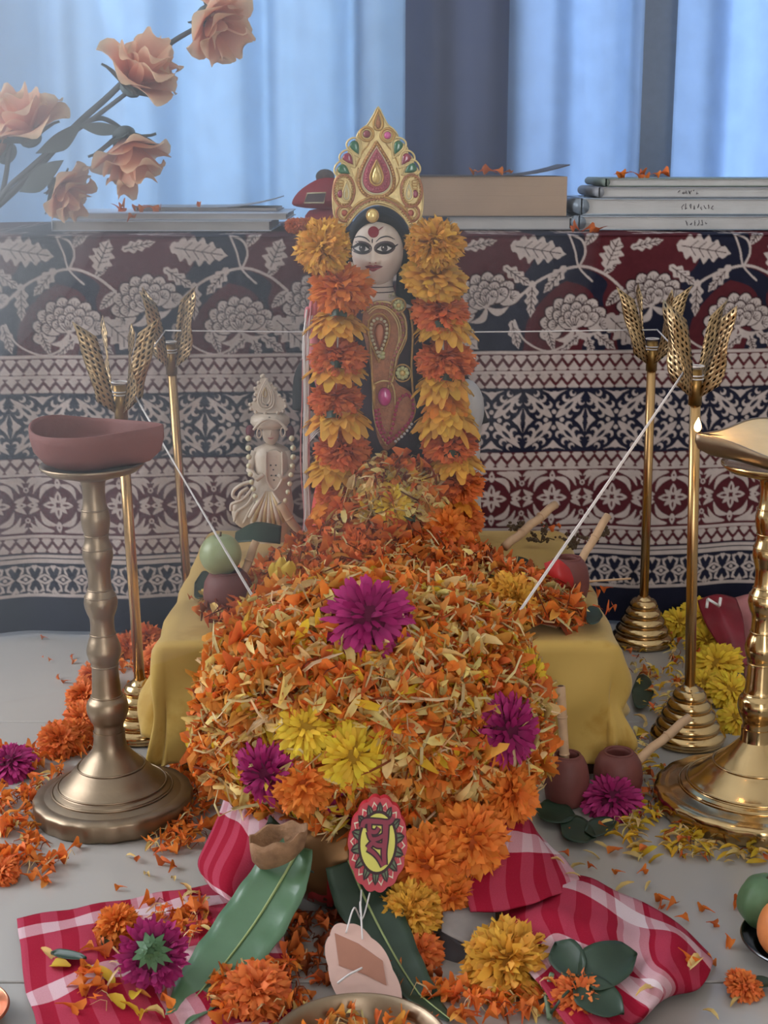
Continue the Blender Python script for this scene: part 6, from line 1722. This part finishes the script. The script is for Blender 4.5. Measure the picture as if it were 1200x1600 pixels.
# the twin lies face down
YT2 = 1.122
def U(px, py, dy=0.0):
    p = atY(px, py, YT2 + dy); return p + Vector((0, (p.z - .028) * 1.2, 0))
tw = [(515, 1478), (530, 1470), (548, 1476), (562, 1474), (578, 1482), (590, 1488), (600, 1502), (608, 1516), (612, 1530), (618, 1545), (610, 1553), (598, 1550), (585, 1548), (570, 1545), (556, 1536), (545, 1522), (530, 1510), (518, 1495)]
tw = [(568 + 66 * (1 + .05 * abs(math.cos(4.5 * a))) * math.cos(a) * math.cos(.62) - 37 * (1 + .07 * abs(math.cos(4.5 * a))) * math.sin(a) * math.sin(.62), 1514 + 66 * (1 + .05 * abs(math.cos(4.5 * a))) * math.cos(a) * math.sin(.62) + 37 * (1 + .07 * abs(math.cos(4.5 * a))) * math.sin(a) * math.cos(.62)) for a in [2 * PI * k / 90 for k in range(90)]]
tw_o = MB().prism([U(x, y) for x, y in tw], (0, .003, -.002)).build('twin_card', m_pinkpaper, tg, smooth=False)
MB().prism([U(x, y, -.0012) for x, y in [(522, 1474), (560, 1484), (598, 1500), (604, 1522), (570, 1512), (530, 1504)]], (0, .0005, 0)).build('tan_band', m_tan, tw_o, smooth=False)
for pts in ([T(565, 1380, .001), T(563, 1410, -.006), U(562, 1445, -.002), U(566, 1480, -.002)], [T(578, 1384, .001), T(566, 1420, -.008), U(552, 1450, -.002), U(540, 1474, -.002)]):
    MB().tube(cr([tuple(p) for p in pts], 6), .0008, 6).build('string', m_thr, tg)
brk = MB(); brk.tube(cr([tuple(U(528, 1522, -.006)), tuple(U(545, 1516, -.01)), tuple(U(566, 1508, -.006))], 6), .0010, 5); brk.build('string', m_thr, tg)

# ================================================================ papers
m_npap = mat('grey_news_paper', (150, 142, 140), .8, var=.12, scale=70); m_npapd = mat('dark_paper', (78, 74, 78), .8, var=.1)
pp = thing('folded_paper', 'folded grey printed paper tucked beside the yellow marigold', 'paper', tuple(atZ(740, 1500, 0)))
def quad(pts, name, m, par): 
    P = [atY(*p) for p in pts]; o = sheet([[P[0], P[1]], [P[3], P[2]]], 5, 5, .0015, 40).build(name, m, par, fixn=False); solid(o, .0008); return o
quad([(692, 1425, 1.19), (775, 1408, 1.20), (770, 1500, 1.155), (690, 1455, 1.17)], 'paper_leaf', m_npap, pp)
quad([(680, 1460, 1.19), (690, 1455, 1.172), (768, 1502, 1.156), (680, 1520, 1.16)], 'paper_leaf', m_npapd, pp)
quad([(676, 1522, 1.165), (768, 1506, 1.153), (760, 1516, 1.145), (680, 1530, 1.145)], 'paper_leaf', m_npap, pp)
pk = thing('pink_paper_strip', 'crumpled pink paper strip below the folded grey paper', 'paper', tuple(atZ(715, 1540, 0)))
quad([(670, 1536, 1.15), (742, 1515, 1.145), (715, 1558, 1.115), (672, 1560, 1.12)], 'strip', m_pinkpaper, pk)
quad([(697, 1534, 1.135), (720, 1520, 1.14), (726, 1545, 1.12), (706, 1556, 1.115)], 'curl', m_pinkpaper, pk)

# ================================================================ dishes along the front edge
def dish(name, label, c, R, h, m, rim=.004, group=None):
    t = thing(name, label, 'dish', tuple(c))
    MB().lathe(cr([(R * .55, 0), (R * .72, .002), (R * .9, h * .6), (R, h), (R + rim * .6, h + .001), (R + rim * .3, h + .0025), (R - rim * .5, h), (R * .86, h * .55), (R * .7, .0045), (.002, .004)], 4), 64).build('body', m, t, world=False)
    MB().tube([((R + rim * .3) * math.cos(a * PI / 40), (R + rim * .3) * math.sin(a * PI / 40), h + .001) for a in range(80)], rim * .45, 8, True).build('rim', m, t, world=False)
    return t
bc = atZ(562, 1640, .028); bc.z = .002
dish('brass_bowl', 'worn brass bowl of petals at the front', bc, .066, .030, m_brass)
gb = np.random.default_rng(21); rr_ = .055 * np.sqrt(gb.uniform(0, 1, 160)); aa = gb.uniform(0, 2 * PI, 160)
Pb = np.stack([bc.x + rr_ * np.cos(aa), bc.y + rr_ * np.sin(aa), np.full(160, .021)], 1); Nb = np.tile(np.array([0, 0, 1.]), (160, 1))
tag(link(scatter_mesh('bowl_petals', Pb, Nb, MIX1, 33, (.012, .022), .5, .010), 'bowl_petals'), 'orange petals and shreds filling the brass bowl', 'petals', kind='stuff')
cc_ = atZ(-68, 1580, .012); cc_.z = .001
dish('copper_plate', 'copper plate cut off at the lower left corner', cc_, .040, .012, mat('copper', (182, 122, 92), .3, metal=.9, var=.15, scale=20), .003)
sc2 = atZ(1262, 1470, .014); sc2.z = .001
dish('steel_plate', 'steel plate with fruit cut off at the right edge', sc2, .056, .014, mat('dark_steel', (120, 122, 126), .22, metal=1, var=.08, scale=20), .003)
dk = atZ(1052, 1668, .016); dk.z = .001
dish('dark_plate', 'dark brass plate cut off at the bottom edge', dk, .050, .016, m_brass, .003)
gf = thing('green_fruit', 'green ribbed round fruit on the steel plate', 'fruit', (sc2.x - .030, sc2.y + .030, .012))
MB().lathe(cr([(.001, 0), (.014, .002), (.024, .014), (.025, .028), (.018, .042), (.006, .048), (.001, .046)], 5), 40, scal=lambda a, k: 1 + .03 * math.sin(9 * a)).build('flesh', mat('green_ribbed_skin', (84, 112, 76), .5, var=.25, scale=60), gf, world=False)
MB().tube([(0, 0, .045), (.002, 0, .053)], .0015, 8).build('stem', m_reedd, gf, world=False)
of = thing('orange_fruit', 'orange round fruit on the steel plate', 'fruit', (sc2.x - .020, sc2.y - .016, .006))
MB().lathe(cr([(.001, .001), (.014, .002), (.026, .014), (.029, .028), (.024, .044), (.010, .053), (.001, .052)], 5), 36).build('peel', mat('orange_peel', (214, 130, 74), .45, var=.08, scale=40, bump=.3, bscale=260), of, world=False)
MB().ball((0, 0, .0525), (.002, .002, .001), 8, 6).build('navel', m_calyx, of, world=False)

# ================================================================ small greenery
def oval_leaf(label, cx, cy, rx, ry, rot, name='leaf', m=m_leafd, z=None, group=None, cup_=.12, parent=None):
    rows = []
    for j in range(7):
        f = -1 + 2 * j / 6; w = math.sqrt(max(0, 1 - f * f)) * (1 - .18 * f) + .02; r = []
        for s in (-1, -.5, 0, .5, 1):
            u, v = f * rx, s * ry * w; x, y = cx + u * math.cos(rot) - v * math.sin(rot), cy + u * math.sin(rot) + v * math.cos(rot)
            p = (on_ground(x, y)[0] if z is None else atZ(x, y, z)); p = p + Vector((0, 0, .006 + cup_ * .02 * s * s)); r.append(p)
        rows.append(r)
    mb = sheet(rows, 2, 2)
    o = mb.build(name, m, parent, fixn=False); solid(o, .0006)
    if label: tag(o, label, 'leaf', group)
    return o
tri = thing('three_lobed_leaf', 'dark green leaf of three lobes lying on the red towel', 'leaf', tuple(on_ground(905, 1545)[0]))
for (x, y, a, b, r) in ((948, 1520, 50, 36, -.35), (888, 1512, 34, 26, .9), (935, 1572, 46, 28, .55)): oval_leaf(None, x, y, a, b, r, 'leaflet', m_leafd, None, parent=tri)
stp = [on_ground(905, 1545)[0], on_ground(880, 1570)[0], on_ground(858, 1600)[0]]
MB().tube([p + Vector((0, 0, .008)) for p in stp], .0012, 8).build('stalk', m_leafd, tri)
MB().tube([p + Vector((0, 0, .008)) for p in (on_ground(862, 1535)[0], on_ground(852, 1565)[0], on_ground(858, 1605)[0])], .0022, 8).build('stalk', mat('pale_green_stalk', (104, 122, 92), .5), tri)
for (x, y, a, b, r, l) in ((868, 1280, 32, 17, .2, 'dark leaf beside the base of the upright pen pot'), (903, 1308, 30, 20, .4, 'dark round leaf on the floor in front of the ink pots'), (938, 1302, 26, 14, -.3, 'grey green leaf under the dark magenta aster'), (1004, 1090, 17, 26, .1, 'dark leaf on the floor beside the yellow cloth corner'),
                          (1190, 1548, 16, 9, .1, 'small dark leaf beside the wilted orange flower'), (108, 1505, 28, 7, .15, 'narrow green leaf on the left end of the towel'), (168, 1478, 10, 14, .2, 'small dark leaf beside the round orange marigold'), (262, 985, 26, 20, .6, 'dark leaf behind the left corner of the yellow cloth')):
    oval_leaf(l, x, y, a, b, r)
for (x, y, a, b, r, l) in ((318, 925, 14, 22, .3, 'green leaf under the ink pot with the green fruit'), (785, 905, 22, 16, .2, 'dark green leaf among petals on the stool right side'), (812, 888, 18, 8, .1, 'narrow dark leaf among petals behind the yellow marigold'), (927, 972, 14, 14, .0, 'curled dark leaf on the yellow cloth front edge'), (430, 940, 18, 12, .3, 'dark leaf among the petals beside the first ink pot'), (640, 815, 12, 8, .8, 'tiny dark leaf under the pale chrysanthemum')):
    p, n = on_field(x, y, .004); oval_leaf(l, x, y, a, b, r, z=p.z)
# open yellow flower, red petal and mango blossom sprigs on the stool
yf = thing('yellow_flower', 'open yellow flower standing among petals beside the first ink pot', 'flower', tuple(on_field(438, 930)[0]))
for k, (x, y, w) in enumerate(((428, 878, 12), (440, 870, 10), (454, 876, 12), (436, 890, 13))):
    b_ = on_field(440, 928, .003)[0]; Yq = b_.y - .004 * k
    c_ = [atY(440 + (x - 440) * f, 925 + (y - 925) * f, Yq) for f in (0, .4, .75, 1)]
    ww = [.003, w * .0007, w * .00075, .002]
    sheet([[c_[i] - Vector((ww[i], 0, 0)), c_[i] + Vector((0, -.003, 0)), c_[i] + Vector((ww[i], 0, 0))] for i in range(4)], 3, 3).build('petal', mat('bright_yellow_petal', (232, 196, 70), .55, var=.08, trans=.25), yf)
rp_, _ = on_field(868, 905, .0); Yq = ip2[0].y - ip2[1] - .004
tag(sheet([[atY(850, 880, Yq), atY(872, 874, Yq - .004), atY(890, 888, Yq)], [atY(855, 900, Yq - .006), atY(876, 900, Yq - .012), atY(896, 904, Yq - .004)], [atY(862, 918, Yq - .004), atY(880, 922, Yq - .008), atY(896, 918, Yq)]], 5, 5).build('red_petal', mat('crimson_petal', (190, 44, 44), .4, var=.15, scale=60, trans=.2), fixn=False), 'glossy crimson petal lying on the clay ink pot at right', 'petal')
m_twig = mat('dark_blossom', (84, 64, 44), .8, var=.3, scale=80)
for k, (x, y, l) in enumerate(((845, 848, 'dark mango blossom sprig behind the ink pot with red petal'), (812, 832, 'dark mango blossom sprig beside the pen lying on the petals'), (900, 858, 'dark mango blossom sprig at the pen in the right ink pot'), (925, 850, 'dark mango blossom sprig at the right back stool corner'))):
    p, n = on_field(x, y, .006); mbt = MB(); gg = random.Random(k + 40)
    for q in range(7):
        a = gg.uniform(0, 6.28); e_ = p + Vector((math.cos(a) * .022, math.sin(a) * .02, gg.uniform(.004, .02)))
        mbt.tube([p, p.lerp(e_, .6) + Vector((0, 0, .004)), e_], .0008, 5)
        for w in range(7): f = gg.uniform(.3, 1); mbt.ball(p.lerp(e_, f) + Vector((gg.uniform(-.003, .003), gg.uniform(-.003, .003), gg.uniform(0, .005))), gg.uniform(.0014, .0026), 6, 4)
    tag(mbt.build('blossom_sprig', m_twig), l, 'sprig')
def stick(label, a, b, r=.0016, m=m_reed):
    t = MB().tube([a, a.lerp(b, .5), b], r, 8); tag(t.build('stick', m), label, 'stick')
stick('thin pale stick jutting past the stool edge beside the ink pot', atZ(912, 909, ZS + .004), atY(986, 904, atZ(912, 909, ZS + .004).y + .004), .0014)
stick('short grey stick on the yellow cloth below the ink pot', atZ(840, 971, ZS + .003), atZ(870, 979, ZS + .003), .0022)

# ================================================================ garland and bag on the floor
fg = thing('marigold_garland', 'orange marigold garland lying on the floor behind the dull brass lamp stand', 'garland', tuple(atZ(150, 1100, 0)))
for k, (x, y, r) in enumerate(((205, 985, 24), (230, 1015, 24), (196, 1025, 20), (150, 1075, 26), (135, 1108, 27), (132, 1142, 28), (95, 1178, 30), (120, 1160, 22), (245, 1040, 22), (232, 1065, 20))):
    p = atZ(x, y, 0); rad = r * ppx(p); p.z = rad * .72
    flower('orange_marigold', H_RD[k % 2], p, rad, (rnd.uniform(-.5, .5), -.5, .7), fg, squash=.85)
yg = thing('chrysanthemum_garland', 'yellow chrysanthemum garland lying on the floor behind the right arrow post', 'garland', tuple(atZ(1100, 1020, 0)))
for k, (x, y, r) in enumerate(((1068, 965, 30), (1098, 985, 34), (1060, 990, 26), (1100, 1020, 30), (1120, 1060, 36), (1140, 1100, 34), (1098, 1085, 26), (1150, 1140, 28))):
    p = atZ(x, y, 0); rad = r * ppx(p); p.z = rad * .6
    flower('yellow_chrysanthemum', H_MU[k % 2], p, rad, (rnd.uniform(-.5, .5), -.5, .7), yg, squash=.75)
m_bag = mat('dark_red_printed_plastic', (130, 30, 44), .35, var=.3, scale=18, bump=.3, bscale=40); m_bagp = mat('dusty_pink_plastic', (186, 120, 120), .4, var=.2, scale=18, bump=.3, bscale=40)
bag = thing('printed_bag', 'crumpled dark red printed plastic bag behind the shiny brass lamp', 'bag', tuple(atZ(1150, 1010, 0)))
def bsheet(rows, name, m):
    o = sheet([[atY(*p) for p in r] for r in rows], 6, 6, .004, 30); o.v = [(v[0], v[1], max(v[2], .003)) for v in o.v]; q = o.build(name, m, bag, fixn=False); solid(q, .0008); return q
bsheet([[(1090, 938, 2.03), (1120, 930, 2.02), (1150, 934, 2.03)], [(1098, 965, 1.99), (1130, 960, 1.97), (1160, 965, 1.98)], [(1118, 1000, 1.95), (1145, 1000, 1.93), (1165, 1005, 1.93)], [(1135, 1030, 1.92), (1150, 1035, 1.90), (1168, 1040, 1.90)]], 'dark_fold', m_bag)
bsheet([[(1140, 935, 2.06), (1180, 930, 2.05), (1240, 935, 2.05)], [(1155, 990, 2.0), (1190, 985, 1.98), (1245, 990, 1.98)], [(1165, 1080, 1.86), (1200, 1085, 1.84), (1250, 1090, 1.84)]], 'pink_panel', m_bagp)
bsheet([[(1165, 1060, 1.83), (1195, 1055, 1.82), (1245, 1060, 1.82)], [(1165, 1110, 1.78), (1195, 1110, 1.77), (1245, 1110, 1.77)], [(1170, 1180, 1.70), (1195, 1185, 1.69), (1245, 1185, 1.69)]], 'red_panel', m_bag)
for a, b in (((1104, 950), (1106, 936)), ((1106, 936), (1124, 947)), ((1124, 947), (1126, 934))):
    MB().tube([atY(a[0], a[1], 1.968), atY(b[0], b[1], 1.975)], .0022, 6).build('letter_stroke', m_white, bag)

# ================================================================ petals on the floor
def region(poly, n, seed):
    g = np.random.default_rng(seed); P = np.array(poly); out = []
    while len(out) < n:
        x, y = g.uniform(P[:, 0].min(), P[:, 0].max()), g.uniform(P[:, 1].min(), P[:, 1].max()); ins = False; x0, y0 = P[-1]
        for x1, y1 in P:
            if (y1 > y) != (y0 > y) and x < (x0 - x1) * (y - y1) / (y0 - y1) + x1: ins = not ins
            x0, y0 = x1, y1
        if ins and noise.noise(Vector((x * .018, y * .03, seed))) > -.18: out.append((x, y))
    return out
def carpet(polys, mix, label, seed, size=(.011, .021)):
    P = []; Nn = []
    for k, (poly, n) in enumerate(polys):
        for (x, y) in region(poly, n, seed + k):
            p, nn = on_ground(x, y, .0025); P.append(p); Nn.append(nn)
    o = link(scatter_mesh('fallen_petals', np.array(P), np.array(Nn), mix, seed, size, .38, .007), 'fallen_petals')
    tag(o, label, 'petals', kind='stuff')
MIXL = [(38, 'marigold', 'orange', 1.0), (20, 'marigold', 'red', 1.0), (6, 'ray', 'pale', 1.0), (12, 'shred', 'cream', 1.2), (10, 'shred', 'brown', 1.1), (8, 'ray', 'amber', 1.0)]
MIXR = [(34, 'ray', 'pale', 1.0), (26, 'ray', 'yellow', 1.0), (10, 'fat', 'yellow', .9), (8, 'marigold', 'red', .9), (12, 'shred', 'brown', .8), (8, 'shred', 'cream', 1.0)]
carpet([([(-10, 1170), (120, 1175), (70, 1250), (50, 1290), (110, 1345), (80, 1380), (-10, 1395)], 300), ([(240, 1180), (345, 1205), (335, 1290), (310, 1330), (215, 1345), (240, 1300), (290, 1260)], 260), ([(100, 1190), (190, 985), (270, 965), (240, 1100), (190, 1190)], 260)], MIXL, 'orange petals strewn on the floor around the dull brass lamp stand', 60)
carpet([([(965, 1005), (1060, 960), (1160, 1000), (1160, 1130), (1010, 1180), (985, 1160), (1005, 1100)], 420), ([(950, 1180), (1040, 1180), (1035, 1290), (965, 1330), (930, 1290)], 170), ([(960, 1295), (1040, 1290), (1200, 1330), (1200, 1350), (1080, 1345), (1000, 1345)], 130)], MIXR, 'yellow petals strewn on the floor around the shiny brass lamp stand', 70)
carpet([([(230, 1430), (330, 1400), (330, 1460), (250, 1500)], 55), ([(110, 1490), (260, 1490), (270, 1590), (150, 1600)], 30), ([(330, 1530), (480, 1500), (480, 1600), (330, 1600)], 190), ([(660, 1540), (860, 1540), (870, 1600), (660, 1605)], 170)], MIXL, 'orange petals strewn on the left end of the towel and before the bowl', 80)
carpet([([(440, 1430), (660, 1440), (680, 1545), (440, 1545)], 260)], [(5, 'marigold', 'red', 1), (4, 'marigold', 'brown', 1), (3, 'shred', 'brown', 1)], 'orange petals under the pot, coloured brown to stand for the shade there', 90)  # shade under the pot is put into the petal colours, mostly brown
# individually lying petals
LBL = {'fl_o': ('loose orange marigold petal lying alone on the white floor', 'loose orange petals on the floor'), 'fl_y': ('loose pale yellow petal lying alone on the white floor', 'loose yellow petals on the floor'),
       'to_p': ('loose petal lying on the red checked towel', 'loose petals on the towel'), 'hp_p': ('pale petal lying on the surface of the petal dome', 'pale petals on the petal dome'), 'cl_p': ('loose orange petal lying on the yellow stool cloth', 'loose petals on the yellow cloth'), 'bk_p': ('dried orange petal lying on the books', 'dried petals on the books')}
LM = {'fl': [(170, 1250, 'the dull brass lamp stand'), (1180, 1250, 'the shiny brass lamp stand'), (1200, 1440, 'the steel plate'), (930, 1270, 'the floor ink pots'), (960, 1380, 'the right towel end'), (250, 1390, 'the left towel end'), (70, 1030, 'the printed cloth hem'), (1160, 1560, 'the wilted orange flower'), (300, 1300, 'the upright towel fold')],
      'to': [(184, 1464, 'the round orange marigold'), (240, 1510, 'the upturned magenta aster'), (80, 1500, 'the narrow green leaf'), (200, 1585, 'the front hem'), (1080, 1505, 'the right hand end'), (300, 1400, 'the mango leaf')]}
CN = {'orange': 'orange', 'red': 'reddish orange', 'pale': 'cream', 'yellow': 'yellow', 'brown': 'brown', 'cream': 'cream', 'amber': 'amber'}
def put(kind, pal, x, y, s, key, on=on_ground):
    p, n = on(x, y, .0035); lab, grp = LBL[key]
    if key[:2] in LM:
        lm = min(LM[key[:2]], key=lambda q: (q[0] - x) ** 2 + (q[1] - y) ** 2)[2]
        lab = 'loose %s petal on the %s beside %s' % (CN[pal], 'white floor' if key[:2] == 'fl' else 'red towel', lm)
    loose(kind, pal, p, s, lab, grp, axis=n)
for (x, y, s) in ((1040, 1412, .020), (1050, 1420, .018), (1032, 1424, .016), (1105, 1428, .018), (1112, 1450, .016), (1135, 1475, .020), (1150, 1416, .018), (1160, 1414, .016), (1064, 1440, .014), (1003, 1368, .014), (968, 1368, .013), (962, 1332, .022), (926, 1360, .012), (948, 1300, .018), (880, 1338, .012), (1112, 1515, .016),
                  (262, 1355, .022), (270, 1362, .018), (190, 1392, .012), (75, 1385, .024), (60, 1372, .020), (40, 1375, .018), (115, 1330, .02), (215, 1345, .014), (105, 1068, .014), (92, 1060, .012), (112, 1036, .013), (70, 1000, .012), (80, 1035, .008), (66, 1030, .007), (114, 1028, .010), (300, 1300, .018), (285, 1320, .016), (318, 1275, .018), (1000, 1225, .015), (880, 1300, .016)):
    put('marigold', rnd.choice(['orange', 'red']), x, y, s, 'fl_o')
for _ in range(38):
    x, y = rnd.uniform(975, 1195), rnd.uniform(1290, 1352); put('ray', rnd.choice(['pale', 'yellow']), x, y, rnd.uniform(.014, .024), 'fl_y')
for (x, y) in ((870, 1350), (900, 1360), (940, 1325), (975, 1390), (270, 1378), (205, 1342), (230, 1372), (1150, 1570), (1110, 1590), (895, 1372), (925, 1340), (1012, 1388)): put('ray', 'pale', x, y, rnd.uniform(.014, .022), 'fl_y')
for (x, y, k, q) in ((75, 1496, 'fat', 'pale'), (95, 1512, 'fat', 'yellow'), (290, 1395, 'ray', 'pale'), (300, 1402, 'fat', 'pale'), (228, 1420, 'marigold', 'orange'), (250, 1425, 'shred', 'brown'), (130, 1490, 'marigold', 'orange'), (150, 1495, 'marigold', 'red'), (115, 1545, 'marigold', 'orange'), (140, 1550, 'marigold', 'orange'), (155, 1535, 'marigold', 'orange'), (135, 1525, 'fat', 'yellow'), (105, 1582, 'marigold', 'orange'), (165, 1530, 'ray', 'yellow'),
                     (180, 1570, 'fat', 'yellow'), (205, 1585, 'ray', 'yellow'), (210, 1560, 'fat', 'yellow'), (225, 1592, 'ray', 'yellow'), (270, 1440, 'marigold', 'orange'), (285, 1430, 'ray', 'pale'), (295, 1450, 'marigold', 'orange'), (1085, 1510, 'fat', 'pale'), (1068, 1500, 'marigold', 'orange'), (1010, 1555, 'ray', 'pale'), (250, 1460, 'ray', 'pale'), (265, 1455, 'marigold', 'orange'), (160, 1490, 'marigold', 'red'), (240, 1590, 'fat', 'pale')):
    put(k, q, x, y, rnd.uniform(.018, .026), 'to_p')
for _ in range(95):
    x, y = rnd.gauss(585, 125), rnd.uniform(925, 1200)
    if not 345 < x < 830: continue
    if heap_bvh.ray_cast(CAM, ray(x, y).normalized())[0] is None: continue
    p, n = on_heap(x, y, .011); loose(rnd.choice(['ray', 'fat', 'ray']), 'pale', p, rnd.uniform(.018, .030), *LBL['hp_p'], axis=n, tiltv=.4)
for (x, y) in ((920, 926), (935, 925), (950, 920), (935, 950), (950, 955), (928, 955), (900, 985), (895, 990), (870, 962), (860, 958), (960, 948), (846, 820), (856, 826), (870, 822), (300, 935)):
    put('marigold', 'red', x, y, rnd.uniform(.012, .02), 'cl_p', on_field)
for (x, Yq, z) in ((183, 2.26, ZB + .027), (192, 2.27, ZB + .027), (228, 2.24, ZB + .027), (236, 2.25, ZB + .027), (220, 2.26, ZB + .027), (250, 2.24, ZB + .027), (310, 2.27, ZB + .033), (205, 2.185, ZB + .015), (750, 2.28, ZB + .080), (765, 2.27, ZB + .080), (775, 2.28, ZB + .080), (790, 2.29, ZB + .080), (742, 2.27, ZB + .080), (975, 2.27, zz + .001), (990, 2.27, zz + .001), (1000, 2.28, zz + .001), (1020, 2.27, zz + .001), (1030, 2.28, zz + .001), (965, 2.27, zz + .001), (1010, 2.29, zz + .001), (930, 2.17, ZB), (940, 2.17, ZB), (920, 2.175, ZB), (900, 2.17, ZB)):
    p = Vector((bx(x, Yq), Yq, z + .003)); loose('marigold', rnd.choice(['red', 'orange']), p, rnd.uniform(.016, .026), 'dried orange petal lying on the ' + ('pale notebooks below the silk flowers' if x < 500 else 'thick tan book' if x < 800 else 'printed cloth before the right notebook pile' if z == ZB else 'topmost notebook of the right hand pile'), LBL['bk_p'][1], tiltv=.4)

# ================================================================ incense haze drifting in from the window side
def haze(name, c, r, dens, label):
    m = bpy.data.materials.new(name); m.use_nodes = True; n = m.node_tree.nodes
    n.remove(n['Principled BSDF']); v = n.new('ShaderNodeVolumeScatter'); v.inputs['Color'].default_value = (.90, .95, 1, 1); v.inputs['Density'].default_value = dens; v.inputs['Anisotropy'].default_value = .25
    m.node_tree.links.new(v.outputs[0], n['Material Output'].inputs['Volume'])
    o = MB().ball(c, r, 40, 24).build(name, m); tag(o, label, 'haze', kind='stuff'); return o
haze('haze', (-.55, 1.60, .64), (.78, .70, .52), .36, 'thin bluish incense haze over the left side of the altar')
haze('haze', (-.80, 1.72, .74), (.50, .62, .40), .70, 'denser pale haze around the silk flower branch at the upper left')
